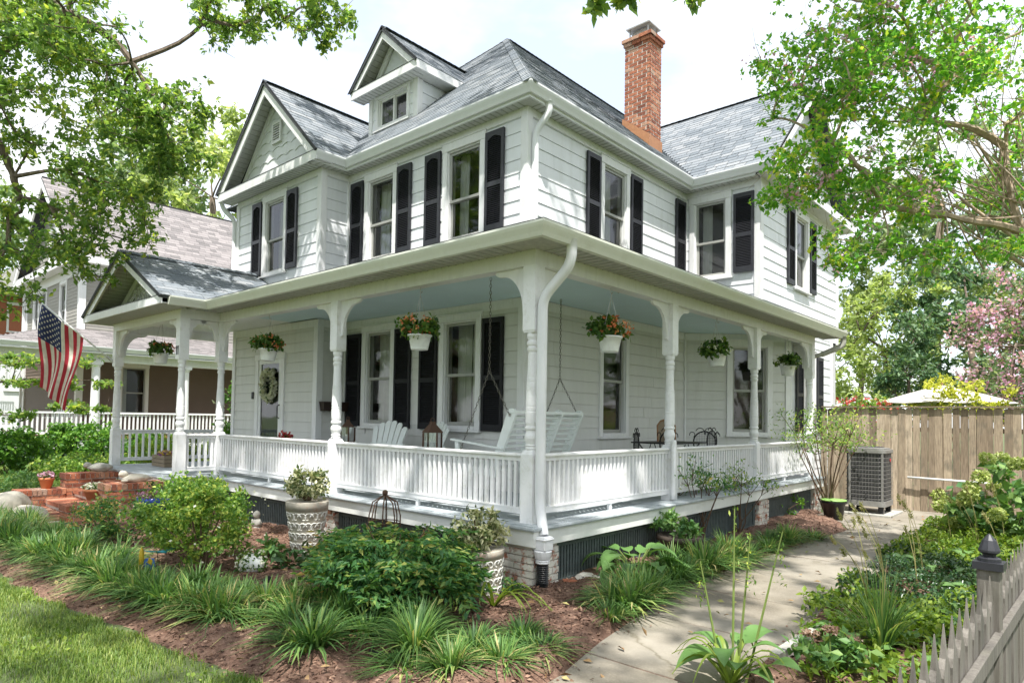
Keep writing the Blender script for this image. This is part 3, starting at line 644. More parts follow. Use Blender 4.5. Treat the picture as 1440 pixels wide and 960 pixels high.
# wing roof over the square bay
LW = 2.69/cP
slope(H, (HX1, 6.57, ZE), (1, 0, 0), (0, cP, sP), [(-.0, 0), (1.5, 0), (1.5, LW), (-2.69, LW)], 'roof', exp=.135, tab=.28)
slope(H, (HX1+1.5, 11.95, ZE), (-1, 0, 0), (0, -cP, sP), [(0, 0), (1.5, 0), (4.2, LW), (0, LW)], 'roof_pale')
cap_line(H, (-4.1, 9.26, ZE+T*2.69), (.05, 9.26, ZE+T*2.69), w=.12)
part('gable_wall', MB().add([(BX, 6.9, ZE-.2), (BX, 11.65, ZE-.2), (BX, 11.65, ZE), (BX, 9.26, ZE+2.3), (BX, 6.9, ZE)], [(0, 1, 2, 3, 4)]), 'siding', H)
for sg in (-1, 1): part('rake_board', MB().prism([(9.26+sg*2.69, ZE-.03), (9.26, ZE+T*2.69-.03), (9.26, ZE+T*2.69-.25), (9.26+sg*2.49, ZE-.03)], lambda a, b, d: (d, a, b), .02, .05), 'trim', H)
part('soffit', MB().box((BX+.03, 6.66, 5.56), (.02, 11.9, 5.572)), 'soffit', H); part('gable_fascia', MB().box((.021, 6.56, 5.55), (.05, 11.9, 5.72)), 'trim', H)
# chimney
CX0, CX1, CY0, CY1, CZ = -2.93, -2.35, 6.45, 6.93, 8.93
mb = MB(); mb.box((CX0+.012, CY0+.012, 6.1), (CX1-.012, CY1-.012, CZ)); CH = part('chimney', mb, 'mortar', H)
bricks(CH, Frame(CX0, CY0, 0), 0, CX1-CX0, 6.4, CZ-.17, .012, .05, 'brick', bl=.205, bh=.057, j=.020, proud=.006)
bricks(CH, Frame(CX1, CY0, math.pi/2), 0, CY1-CY0, 6.4, CZ-.17, .012, .05, 'brick', bl=.205, bh=.057, j=.020, proud=.006)
for i, (e, z) in enumerate(((.02, CZ-.165), (.05, CZ-.085))):
    for fr, ln in ((Frame(CX0-e, CY0-e, 0), CX1-CX0+2*e), (Frame(CX1+e, CY0-e, math.pi/2), CY1-CY0+2*e)): bricks(CH, fr, 0, ln, z, z+.06, .0, .12, 'brick', bl=.205, bh=.068, j=.012)
for xx in (CX0,):
    part('brick', MB().box((CX0-.005, CY0+.05, 6.1), (CX1-.05, CY1+.005, CZ)), 'brick_j', CH)
part('flashing', MB().add([(CX0-.03, CY0-.03, 6.38+.78), (CX0-.03, CY0-.03, 7.28), (CX1+.02, CY0-.03, 6.8), (CX1+.02, CY0-.03, 6.5), ], [(0, 3, 2, 1)]), 'copper', CH)
part('flashing', MB().add([(CX1+.022, CY0-.03, 6.5), (CX1+.022, CY1+.02, 6.5), (CX1+.022, CY1+.02, 6.78), (CX1+.022, CY0-.03, 6.8)], [(0, 1, 2, 3)]), 'copper', CH)
mb = MB(); x0, x1, y0, y1 = CX0+.08, CX1-.08, CY0+.06, CY1-.06
for (x, y) in ((x0, y0), (x1, y0), (x1, y1), (x0, y1)): mb.bar((x, y, CZ), (x, y, CZ+.2), .02, .02)
mb.add([(x0, y0, CZ+.005), (x1, y0, CZ+.005), (x1-.06, y0+.05, CZ+.17), (x0+.06, y0+.05, CZ+.17), (x1, y1, CZ+.005), (x1-.06, y1-.05, CZ+.17)], [(0, 1, 2, 3), (1, 4, 5, 2)])
part('chimney_cap', mb, 'tin', CH); part('cap_lid', MB().box((x0-.06, y0-.06, CZ+.2), (x1+.06, y1+.06, CZ+.225)), 'tin', CH)
# ------------------------------------------------------------------ porch
PX = [(0, 0), (-3.48, 0), (-7.0, 0), (0, 2.93), (0, 5.88), (0, 8.74), (-7.0, -.67), (-10.04, -.67)]
ZG = 2.9
def post_mesh():
    mb = MB(); h = .0784; mb.box((-h, -h, 0), (h, h, .70)); mb.lathe([(h*1.414*.985, .70), (h*1.1, .735), (.062, .745)], 4)
    mb.v[-12:] = [(x*math.cos(math.pi/4)-y*math.sin(math.pi/4), x*math.sin(math.pi/4)+y*math.cos(math.pi/4), z) for x, y, z in mb.v[-12:]]
    pr = [(.058, .74), (.066, .76), (.060, .775), (.068, .79), (.058, .80), (.062, .82), (.074, .86), (.074, .885), (.060, .925), (.058, .945), (.073, .955), (.073, .975), (.062, .985),
          (.068, 1.02), (.070, 1.13), (.066, 1.135), (.066, 1.145), (.070, 1.15), (.066, 1.155), (.066, 1.165), (.070, 1.17), (.064, 1.178), (.067, 1.2), (.062, 1.43),
          (.057, 1.435), (.061, 1.447), (.057, 1.455), (.061, 1.467), (.056, 1.475), (.050, 1.74), (.060, 1.765), (.060, 1.79), (.050, 1.80), (.062, 1.82), (.062, 1.85), (.050, 1.865), (.064, 1.90), (.064, 1.93), (.058, 1.955)]
    mb.lathe(pr, 18); mb.box((-h, -h, 1.96), (h, h, 2.632)); mb.box((-h*.9, -h*.9, 1.942), (h*.9, h*.9, 1.96)); return mb
pm = post_mesh().mesh('porch_post', 'rail', False)
posts = {}
for i, (x, y) in enumerate(PX): posts[(x, y)] = piece('porch_post', pm, H, (x, y, 0)); ORI[posts[(x, y)].name] = Vector((x, y, 0))
# fretwork brackets
def bracket_mesh(w=.40, h=.46):
    pts = [(0, 0), (w+.04, 0), (w+.04, -.03), (w, -.055), (w-.03, -.06)]
    for k in range(1, 12):
        t = math.pi/2*k/12; pts.append(((w-.05)-(w-.105)*math.sin(t), -h+.02+(h-.08)*math.cos(t)))
    pts += [(.055, -h), (.02, -h-.03), (0, -h-.03)]
    mb = MB(); mb.prism(pts, lambda a, b, d: (a, d, b), -.02, .02)
    for cx_, cz_, r in ((.1, -.1, .035), (.24, -.055, .016), (.06, -.25, .016)): mb.lathe([(r, -.0005), (r, .0005)], 10); k = len(mb.v)-20; mb.v[k:] = [(cx_+x, -.0215+z*2, cz_+y) for x, y, z in mb.v[k:]]
    return mb
bm_ = bracket_mesh().mesh('post_bracket', 'trim'); bm_s = bracket_mesh(.26, .30).mesh('post_bracket', 'trim')
def br(x, y, dx, dy, small=False):
    a = math.atan2(dy, dx); h = .0784; piece('post_bracket', bm_s if small else bm_, H, (x+dx*h, y+dy*h, 2.628), (0, 0, a))
for x, y, ds in ((0, 0, [(-1, 0), (0, 1)]), (-3.48, 0, [(1, 0), (-1, 0)]), (-7, 0, [(1, 0), (0, -1)]), (0, 2.93, [(0, 1), (0, -1)]), (0, 5.88, [(0, 1), (0, -1)]), (0, 8.74, [(0, -1), (-1, 0)]), (-7, -.67, [(-1, 0), (0, 1)]), (-10.04, -.67, [(1, 0), (0, 1)])):
    for d in ds: br(x, y, *d, small=(x == -7 and d[1] != 0))
h = .079
part('porch_beam', sweep([(-7.0, 0), (0, 0), (0, 8.82)], [(-h, 2.63), (h, 2.63), (h, 2.82), (-h, 2.82)]), 'trim', H)
part('porch_beam', sweep([(-10.04, 1.3), (-10.04, -.67), (-7.0, -.67), (-7.0, 0)][::1], [(-h, 2.631), (h, 2.631), (h, 2.819), (-h, 2.819)]), 'trim', H)
part('porch_beam', MB().box((-1.0, 8.74-h, 2.632), (-h, 8.74+h, 2.818)), 'trim', H)
part('porch_ceiling', MB().box((-7.0, -.07, 2.80), (.07, W2-.03, 2.812)), 'ceiling', H); part('porch_ceiling', MB().box((-W+.03, W2-.029, 2.801), (.07, 8.8, 2.813)), 'ceiling', H)
part('portico_ceiling', MB().box((-10.0, -.62, 2.80), (-7.001, YB-.03, 2.813)), 'trim', H)
part('portico_ceiling', MB().box((-7.06, 1.3, 2.8), (XI, W2, 2.81)), 'ceiling', H)
PE = [(-7.0, -.70), (-7.0, 0), (0, 0), (0, 9.36)]
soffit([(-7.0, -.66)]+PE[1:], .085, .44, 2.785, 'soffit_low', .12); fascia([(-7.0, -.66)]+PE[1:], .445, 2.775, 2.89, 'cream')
part('gutter', sweep([(-7.0, -1.10)]+PE[1:], GUT(.446, ZG, .135)), 'cream', H)
part('drip_edge', sweep([(-6.46, .0), (0, 0), (0, 9.36)], [(.40, 2.905), (.535, 2.905), (.535, 2.915), (.40, 2.915)]), 'iron', H)
gable(-8.42, 1.92, -.74, .48, ZG-.0, .98, 1.60, None, 'siding', 0, 1.36, board=.17, indiv=True, fh=.13)
part('gutter', sweep([(-10.34, 1.3), (-10.34, -1.2)][::-1], [(-x, z) for x, z in GUT(.0, ZG, .13)]), 'cream', H)
# ornamental carving in the portico gable
om = MB(); rg = np.random.default_rng(5)
for k in range(120):
    a = rg.uniform(-1.15, 1.15); zz = rg.uniform(.06, .60); 
    if abs(a)/1.3+zz/.72 > 1: continue
    r = rg.uniform(.05, .10); t0 = rg.uniform(0, 6); pth = [(-8.42+a+r*(1-q*.07)*math.cos(t0+q*.5), -.765, ZG+zz+r*(1-q*.07)*math.sin(t0+q*.5)) for q in range(9)]
    om.tube(pth, [.019*(1-.08*q) for q in range(9)], 5)
part('carved_scrollwork', om, 'trim', H, True, kind='stuff')
# low porch roof
ZW = 3.36
rm = MB(); o = .53; yi = W2-.02
rm.add([(-7, -o, 2.905), (o, -o, 2.905), (-W, yi, ZW), (-7, yi, ZW), (o, 9.36, 2.905), (-W, BY, ZW), (BX, 9.36, 3.06), (BX, BY, 3.06), (-W, 9.36, ZW)], [(0, 1, 2, 3), (1, 4, 8, 2)]); part('roof', rm, 'roof_base', H)
part('rake_board', MB().box((BX, 9.33, 2.83), (.53, 9.36, 2.95)), 'cream', H)
# deck, skirt
e = .22
DP = [(-10.04, YB), (-10.04, -.67), (-7.0, -.67), (-7.0, 0), (0, 0), (0, 8.9)]
part('deck_edge', sweep(DP, [(-.1, -.034), (e+.03, -.034), (e+.035, -.018), (e+.03, -.002), (-.1, -.002)]), 'deck', H)
part('skirt_board', sweep(DP, [(e-.03, -.19), (e, -.19), (e, -.036), (e-.03, -.036)]), 'skirt', H)
dk = MB().box((0, 0, 0), (.088, 1, .024)).mesh('deck_board', 'deck')
def boards(x0, x1, y0, y1, along_y=True):
    a = x0 if along_y else y0; b = x1 if along_y else y1
    while a < b-.05:
        z = -.02+RNG.uniform(-.001, .001)
        if along_y: piece('deck_board', dk, H, (a, y0, z), None, (1, y1-y0, 1))
        else: piece('deck_board', dk, H, (x1, a, z), (0, 0, math.pi/2), (1, x1-x0, 1))
        a += .092
boards(-10.2, -7.0, -.86, YB-.01); boards(-6.98, -W, -.19, W2-.01); boards(-W, .19, -.19, 8.9, False)
# railings
bal = MB().box((-.0175, -.0175, 0), (.0175, .0175, 1)).mesh('baluster', 'rail')
def railing(p, q, gap=.083):
    p, q = Vector((*p, 0)), Vector((*q, 0)); d = (q-p); Ln = d.length; d.normalize(); n = Vector((-d.y, d.x, 0)); hh = .0784
    a, b = p+d*hh, q-d*hh
    def brd(z0, z1, w): m = MB(); c = Vector((0, 0, (z0+z1)/2)); m.bar(a+c, b+c, w, z1-z0); return m
    r = part('porch_railing', brd(.672, .70, .115), 'rail', H, bevel=.006)
    part('sub_rail', brd(.625, .671, .05), 'rail', r); part('bottom_rail', brd(.085, .135, .06), 'rail', r); part('rail_cap', brd(.136, .15, .07), 'rail', r)
    L2 = (b-a).length; k = int(L2/gap)
    for i in range(k):
        c = a+d*(L2*(i+.5)/k); piece('baluster', bal, r, (c.x, c.y, .15), (0, 0, math.atan2(d.y, d.x)), (1, 1, .476))
    m = MB(); c = (a+b)/2; m.box((c.x-.02, c.y-.02, 0), (c.x+.02, c.y+.02, .085)); part('rail_foot', m, 'rail', r)
railing((-3.48, 0), (0, 0)); railing((-7, 0), (-3.48, 0)); railing((0, 0), (0, 2.93)); railing((0, 2.93), (0, 5.88)); railing((0, 5.88), (0, 8.74))
railing((-7, -.67), (-7, 0), .09); railing((-10.04, YB-.02), (-10.04, -.67), .12)
mb = MB().prism([(-.05, .02), (.05, .02), (.042, .10), (.04, .74), (.03, .79), (0, .81), (-.03, .79), (-.04, .74), (-.042, .1)], lambda a, b, d: (d, 2.86+a, b), .08, .125); part('newel_board', mb, 'rail', H, True)
# brick piers and lattice between them
def pier(x0, x1, y0, y1, mat):
    pr = part('brick_pier', MB().box((x0+.012, y0+.012, G-.1), (x1-.012, y1-.012, -.192)), 'mortar', H)
    bricks(pr, Frame(x0, y0, 0), 0, x1-x0, G-.03, -.20, .012, .05, mat, bl=.212, bh=.058, j=.012, proud=.014, jit=.008)
    bricks(pr, Frame(x1, y0, math.pi/2), 0, y1-y0, G-.03, -.20, .012, .05, mat, bl=.212, bh=.058, j=.012, proud=.014, jit=.008)
pier(-.27, .17, -.17, .25, 'brick_white'); pier(-3.70, -3.22, -.17, .2, 'brick_white'); pier(-7.2, -6.8, -.17, .2, 'brick')
pier(-.25, .17, 2.72, 3.14, 'brick_white'); pier(-.25, .17, 5.67, 6.09, 'brick_white'); pier(-.25, .17, 8.5, 8.9, 'brick_white')
for z in (-.258,-.328):   # bare red courses at the top of the second pier
    for a in (0, .21): piece('brick', BOARD[('brick', .057, 'b', .05)], H, (-3.69+a+(.06 if z < -.3 else 0), -.182, z), None, (.195, 1, .9))
lsl = MB().box((-.017, -.005, 0), (.017, .005, 1)).mesh('lattice_slat', 'lattice')
def lattice(fr, a0, a1, slat=True):
    z0, z1 = G+.015, -.205; fm = MB()
    for x0, q0, x1, q1 in ((a0, z0, a0+.07, z1), (a1-.07, z0, a1, z1), (a0+.07, z1-.06, a1-.07, z1), (a0+.07, z0, a1-.07, z0+.06)): fr.box(fm, x0, -.012, q0, x1, .012, q1)
    p = part('lattice_panel', fm, 'lattice', H); x = a0+.09
    while x < a1-.08: piece('lattice_slat', lsl, p, fr(x, .004, z0+.03), (0, 0, fr.ang), (1, 1, z1-z0-.06)); x += .052
    hz = MB(); z = z0+.085
    while z < z1-.07: fr.box(hz, a0+.06, .012, z, a1-.06, .02, z+.03); z += .052
    part('lattice_cross_slats', hz, 'lattice', p, kind='stuff'); bk = MB(); fr.box(bk, a0, .35, G-.05, a1, .36, z1); part('crawl_space', bk, 'dark', p)
fF, fS = Frame(-7, -.10, 0), Frame(.10, 0, math.pi/2)
lattice(fF, .22, 3.28); lattice(fF, 3.80, 6.70); lattice(fS, .27, 2.70); lattice(fS, 3.16, 5.65); lattice(fS, 6.11, 8.48)
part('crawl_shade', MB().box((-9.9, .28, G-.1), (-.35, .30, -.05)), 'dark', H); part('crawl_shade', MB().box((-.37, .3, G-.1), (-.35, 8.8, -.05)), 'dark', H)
# downspouts
def dspout(path, mat, w=.10, d=.078):
    mb = MB(); P = [Vector(p) for p in path]
    P2 = [P[0]]
    for i in range(1, len(P)-1):
        a, b, c = P[i-1], P[i], P[i+1]; r = min(.12, (b-a).length*.45, (c-b).length*.45); s0, s1 = b+(a-b).normalized()*r, b+(c-b).normalized()*r
        for t in (0, .25, .5, .75, 1): P2.append(s0*(1-t)**2+b*2*t*(1-t)+s1*t*t)
    P2.append(P[-1]); k = 8; ring = []
    for j in range(k):
        an = 2*math.pi*(j+.5)/k; ring.append((max(-1, min(1, 1.35*math.cos(an)))*w/2, max(-1, min(1, 1.35*math.sin(an)))*d/2))
    for i, p in enumerate(P2):
        t = (P2[min(i+1, len(P2)-1)]-P2[max(i-1, 0)]).normalized(); a = Vector((0, 1, 0)) if abs(t.z) > .3 else Vector((0, 0, 1)); sx = t.cross(a).normalized(); sy = sx.cross(t)
        for u, v in ring: mb.v.append(tuple(p+sx*u+sy*v))
    for i in range(len(P2)-1):
        for j in range(k): mb.f.append((i*k+j, i*k+(j+1) % k, (i+1)*k+(j+1) % k, (i+1)*k+j))
    mb.f.append(tuple(range(k))); mb.f.append(tuple(reversed(range((len(P2)-1)*k, len(P2)*k)))); return part('downspout', mb, mat, H, True)
ds = dspout([(.49, -.02, 2.82), (.48, -.02, 2.58), (.145, -.035, 2.28), (.145, -.035, .20), (.25, -.10, -.08)], 'gutter')
mb = MB(); mb.box((.17, -.18, -.22), (.33, -.04, -.085)); mb.box((.16, -.19, -.12), (.34, -.03, -.10)); mb.lathe([(.072, -.31), (.085, -.27), (.095, -.22)], 12, (.25, -.11, 0)); part('downspout_boot', mb, 'gutter', ds, bevel=.01)
mb = MB(); mb.lathe([(.066, -.35), (.07, -.345), (.07, -.335), (.066, -.33), (.07, -.325), (.07, -.315), (.064, -.31)], 14, (.25, -.11, 0)); part('pipe_collar', mb, 'gutter', ds, True)
pp = []; rr = []; n = 64
for i in range(n):
    t = i/n; ang = min(1.5, max(0, (t-.30)/.35)*1.5); 
    if i == 0: c = Vector((.25, -.11, -.35)); 
    else: c = c+Vector((.002*math.sin(ang), -.0105*math.sin(ang), -.0095*math.cos(ang)))
    pp.append(c.copy()); rr.append(.062 if i % 2 else .053)
part('corrugated_pipe', MB().tube(pp, rr, 14), 'black_plastic', ds)
dspout([(-1.50, 2.12, 5.60), (-1.50, 2.12, 5.45), (-1.70, 2.06, 5.2), (-1.70, 2.06, 3.2)], 'gutter')
dspout([(.50, 9.2, 2.8), (.50, 9.2, 2.62), (.1, 9.0, 2.42), (-.22, 8.9, 2.40)], 'stone_grey')
dspout([(-9.6, 1.1, 5.6), (-9.6, 1.15, 5.45), (-9.42, 1.33, 5.2), (-9.42, 1.33, 3.1)], 'gutter')
dspout([(-.26, 8.45, .78), (-.1, 8.5, .80), (.05, 8.62, .86), (.16, 8.7, .9)], 'gutter')
# door
o0, o1 = 1.0, 2.11; mb = MB()
for a, b in ((o0, o0+.12), (o1-.12, o1)): f_bump.box(mb, a, -.05, .01, b, .03, 2.13)
f_bump.box(mb, o0-.02, -.055, 2.131, o1+.02, .03, 2.25); DR_ = part('door', mb, 'trim', H, bevel=.004)
mb = MB(); f_bump.box(mb, o0+.12, -.03, .02, o0+.21, .0, 2.13); f_bump.box(mb, o1-.21, -.03, .02, o1-.12, .0, 2.13); f_bump.box(mb, o0+.21, -.03, 2.05, o1-.21, 0, 2.13); f_bump.box(mb, o0+.21, -.03, .02, o1-.21, 0, .2)
part('storm_door_frame', mb, 'rail', DR_)
g = MB(); g.add([f_bump(o0+.21, -.012, .2), f_bump(o1-.21, -.012, .2), f_bump(o1-.21, -.012, 2.05), f_bump(o0+.21, -.012, 2.05)], [(0, 1, 2, 3)]); part('pane', g, 'glass', DR_)
MT['navy'] = flat('dark_green_blue_door', (.018, .05, .06), .35)
mb = MB(); f_bump.box(mb, o0+.12, .05, .0, o1-.12, .1, 2.14); part('door_leaf', mb, 'navy', DR_)
mb = MB(); mb.tube([f_bump(o1-.165, -.03, .98), f_bump(o1-.165, -.075, 1.0), f_bump(o1-.165, -.075, 1.22), f_bump(o1-.165, -.03, 1.24)], .012, 6); part('door_handle', mb, 'iron', DR_)
mb = MB(); f_bump.box(mb, .86, -.05, 1.36, .91, -.02, 1.5); part('door_bell', mb, 'black_plastic', H)
mb = MB(); mb.add([f_ret(.02, -.05, 1.30), f_ret(.58, -.05, 1.30), f_ret(.55, -.05, 1.13), f_ret(.05, -.05, 1.13), f_ret(.02, -.2, 1.30), f_ret(.58, -.2, 1.30), f_ret(.55, -.17, 1.13), f_ret(.05, -.17, 1.13)], [(0, 1, 2, 3), (7, 6, 5, 4), (4, 5, 1, 0), (3, 2, 6, 7), (1, 5, 6, 2), (4, 0, 3, 7)])
MT['mail'] = flat('dark_brown_metal', (.035, .02, .015), .45, .3); part('mail_box', mb, 'mail', H)
# house number on the portico post
for dx in (-.03, .03):
    p1 = [(-.006, 0), (.010, 0), (.010, .15), (-.006, .15), (-.022, .125), (-.022, .105), (-.006, .12)]
    part('house_number', MB().prism([(a+dx-7.0, b+2.02) for a, b in p1], lambda a, b, d: (a, d, b), -.67-.0784-.008, -.67-.0784+.001), 'iron', H)
for x, y in ((-1.77, .0), (-5.38, .0), (0, 1.44), (0, 4.4), (0, 7.5), (0, 2.05)):
    m = MB(); m.tube([(x, y+.0, 2.64), (x, y, 2.58), (x+.02, y, 2.555), (x+.035, y, 2.575)] if (x, y) != (0, 2.05) else [(x-.3, y, 2.8), (x-.3, y, 2.72), (x-.27, y, 2.69), (x-.245, y, 2.72)], .005, 5); part('ceiling_hook', m, 'tin', H)
# ------------------------------------------------------------------ ground, beds, path
V, Fq = grid_sheet(-260, 260, -260, 260, 60, 60, lambda X, Y: X*0+G); tag(put('ground', np_mesh('ground', V, Fq, 'lawn')), kind='structure')
def lerp(x, pts): return np.interp(x, [p[0] for p in pts], [p[1] for p in pts])
EDGE = [(-12, -3.9), (-9, -3.75), (-5.5, -3.66), (-3.62, -3.62), (-2, -3.42), (.08, -3.14), (1.2, -2.95), (1.9, -2.9)]   # lawn edge of the front bed, Y(X)
PL = [(-6, 1.75), (-3, 1.72), (-1.61, 1.61), (-.83, 1.42), (.8, 1.14), (1.96, 1.06), (4, 1.12), (6.7, 1.26), (7.5, .95), (8.0, .35), (11, .2)]    # left edge of the path, X(Y)
PR = [(-6, 2.6), (-.2, 2.5), (4.4, 2.36), (9.8, 2.2), (11, 2.2)]
def hills(X, Y, s=1.0):
    return (.022*np.sin(X*2.3+Y*1.1)+.018*np.sin(X*5.1-Y*3.7)+.012*np.sin(X*9.3+Y*7.9)+.008*np.sin(X*17+Y*15))*s
def sheet(name, x0, x1, y0, y1, nx, ny, inside, zf, mat):
    V, Fq = grid_sheet(x0, x1, y0, y1, nx, ny, zf); c = V[Fq].mean(1); k = inside(c[:, 0], c[:, 1]); return tag(put(name, np_mesh(name, V, Fq[k], mat, True)), kind='structure')
def bed_z(X, Y):
    d = np.minimum(np.clip((Y-lerp(X, EDGE))/.35, 0, 1), np.clip((lerp(Y, PL)-X)/.2, 0, 1)); return G-.02+d*(.085+hills(X, Y))+.004
in_bed = lambda X, Y: (Y > lerp(X, EDGE)) & (X < lerp(Y, PL)) & ~((X < -.3) & (Y > .25))
sheet('flower_bed', -11, 1.8, -4.0, 8.6, 330, 320, in_bed, bed_z, 'mulch')
in_rb = lambda X, Y: (X > lerp(Y, PR)-.02) & (X < 3.95) & (Y < 10.2)
sheet('garden_bed', 2.1, 8, -6, 10.3, 90, 200, in_rb, lambda X, Y: G+.03+hills(X, Y)+.015*np.clip((X-2.5)/.6, 0, 1), 'mulch')
PATH = tag(put('path', MB().add([(1.9, -30, G+.003), (2.55, -30, G+.003), (2.5, -6, G+.003), (2.2, 10.4, G+.003), (.3, 10.4, G+.003), (1.3, 6.7, G+.003), (1.1, 2, G+.003), (1.75, -6, G+.003)], [tuple(range(8))]).mesh('path', 'mulch')), kind='structure')
y = -7.2
while y < 10.2:
    y1 = y+1.22; t = .012+RNG.uniform(-.003, .003); ys = np.linspace(y+.026, y1, 6); n = len(ys); mb = MB()
    xl = [float(lerp(v, PL))-.03 for v in ys]; xr = [float(lerp(v, PR)) for v in ys]; tl = RNG.uniform(-.004, .004)
    mb.v = [(a, v, G+t+tl) for a, v in zip(xl, ys)]+[(b, v, G+t-tl) for b, v in zip(xr, ys)]+[(a, v, G-.05) for a, v in zip(xl, ys)]+[(b, v, G-.05) for b, v in zip(xr, ys)]
    mb.f = [(i, n+i, n+i+1, i+1) for i in range(n-1)]+[(2*n, 3*n, n, 0), (i*0+n-1, 2*n-1, 4*n-1, 3*n-1)]+[(n+i, 3*n+i, 3*n+i+1, n+i+1) for i in range(n-1)]+[(i, i+1, 2*n+i+1, 2*n+i) for i in range(n-1)]
    part('path_slab', mb, 'concrete', PATH, bevel=.006); y = y1
def scatter(n, x0, x1, y0, y1, inside): 
    P = np.stack([RNG.uniform(x0, x1, n), RNG.uniform(y0, y1, n)], 1); return P[inside(P[:, 0], P[:, 1])]
# mulch chips
P = np.concatenate([scatter(40000, -7, 1.8, -3.9, .2, in_bed), scatter(9000, 0, 1.8, -3, 8, in_bed)]); Z = bed_z(P[:, 0], P[:, 1])+.004
me = leaf_mesh('mulch_chips', np.column_stack([P, Z]), .030, 'chips', .5, .9, D=np.column_stack([RNG.normal(size=(len(P), 2)), RNG.normal(size=len(P))*.25]), jit=.7, fold=.05); tag(put('mulch_chips', me), kind='stuff')
P = scatter(9000, 2.4, 3.9, -2, 9, in_rb); me = leaf_mesh('mulch_chips', np.column_stack([P, np.full(len(P), G+.06)]), .03, 'chips', .5, .9, D=np.column_stack([RNG.normal(size=(len(P), 2)), RNG.normal(size=len(P))*.2]), jit=.6, fold=.05); tag(put('mulch_chips', me), kind='stuff')
onp = lambda X, Y: (X > lerp(Y, PL)) & (X < lerp(Y, PR)) & ((X-lerp(Y, PL) < np.abs(RNG.normal(size=len(X)))*.09) | (lerp(Y, PR)-X < np.abs(RNG.normal(size=len(X)))*.07))
P = scatter(9000, .3, 2.6, -3, 9.5, onp); me = leaf_mesh('mulch_chips', np.column_stack([P, np.full(len(P), G+.022)]), .026, 'chips', .5, .9, D=np.column_stack([RNG.normal(size=(len(P), 2)), RNG.normal(size=len(P))*.15]), jit=.7, fold=.05); tag(put('mulch_chips', me), kind='stuff')
P = np.concatenate([scatter(90, 1.1, 2.5, -3, 9.5, lambda X, Y: X > 0), scatter(160, -6, 1.6, -3.6, -.3, in_bed)]); me = leaf_mesh('fallen_leaves', np.column_stack([P, np.where(P[:, 0] > 1.1, G+.03, G+.10)]), .07, 'dryleaf', .5, 1.2, D=np.column_stack([RNG.normal(size=(len(P), 2)), RNG.normal(size=len(P))*.15])); tag(put('fallen_leaves', me), 'dry fallen leaves scattered on the path and mulch', 'fallen leaves', kind='stuff')
# lawn grass
def blades(name, P, Z, h, wd, mat, lean=.45):
    n = len(P); hh = h*RNG.uniform(.5, 1.2, n)[:, None]; a = RNG.uniform(0, 6.28, n); d = np.stack([np.cos(a), np.sin(a)], 1); s = np.stack([-d[:, 1], d[:, 0]], 1)*wd
    b = np.column_stack([P, Z]); m = b+np.column_stack([d*hh*lean*.4, hh*.6]); t = b+np.column_stack([d*hh*lean*RNG.uniform(.5, 1.6, (n, 1)), hh*RNG.uniform(.75, 1, (n, 1))])
    s3 = np.column_stack([s, np.zeros(n)]); V = np.stack([b-s3, b+s3, m+s3*.8, m-s3*.8, t], 1).reshape(-1, 3); i = np.arange(n)*5
    T = np.concatenate([np.stack([i, i+1, i+2], 1), np.stack([i, i+2, i+3], 1), np.stack([i+3, i+2, i+4], 1)]); return np_mesh(name, V, T, mat)
lawn = lambda X, Y: (Y < lerp(X, EDGE)+.03+.04*np.sin(X*9))
P = np.concatenate([scatter(130000, -5.5, 1.6, -4.7, -2.9, lawn), scatter(40000, -11, -5, -6, -3, lawn)]); dn = np.sin(P[:, 0]*3.1+np.sin(P[:, 1]*4.3)*1.7)+np.sin(P[:, 1]*5.7+np.sin(P[:, 0]*2.3)*2.1); P = P[RNG.uniform(0, 1, len(P)) < np.clip(.55+.3*dn, .12, 1)]; me = blades('lawn_grass', P, np.full(len(P), G), .055, .0028, 'grass'); tag(put('lawn_grass', me), 'short mown lawn grass in patches of sun and shade', 'grass', kind='stuff'); P = scatter(2600, -5.5, 1.6, -4.6, -2.95, lambda X, Y: lawn(X, Y) & (np.sin(X*4+1)+np.sin(Y*7+X*2) > .55)); tag(put('clover', leaf_mesh('clover', np.column_stack([P, G+.03+RNG.uniform(0, .03, len(P))]), .028, 'lime', .9, 2.0)), 'patches of low clover leaves in the lawn', 'clover', kind='stuff')
P = scatter(26000, -20, -10.5, -3, 1.5, lambda X, Y: Y > -3.6); me = blades('lawn_grass', P, np.full(len(P), G), .10, .008, 'grass'); tag(put('lawn_grass', me), 'lawn grass between the two houses', 'grass', kind='stuff')
P = np.concatenate([scatter(60000, -12, 2, -10, -4.6, lambda X, Y: X < 1.7), scatter(50000, 3.95, 11, -9, 10, lambda X, Y: X > 0), scatter(26000, 2.62, 4, -9, -5.8, lambda X, Y: X > 0)]); me = blades('lawn_grass', P, np.full(len(P), G), .06, .006, 'grass'); tag(put('lawn_grass', me), 'lawn grass reaching towards the street and the next yard', 'grass', kind='stuff')
# edging piece beside the path
o = put('edging_board', MB().bar((2.555, -.35, G+.05), (2.59, .75, G+.05), .07, .10).mesh('edging_board', 'stone_grey')); tag(o, 'grey edging board lying along the right side of the path', 'edging board')
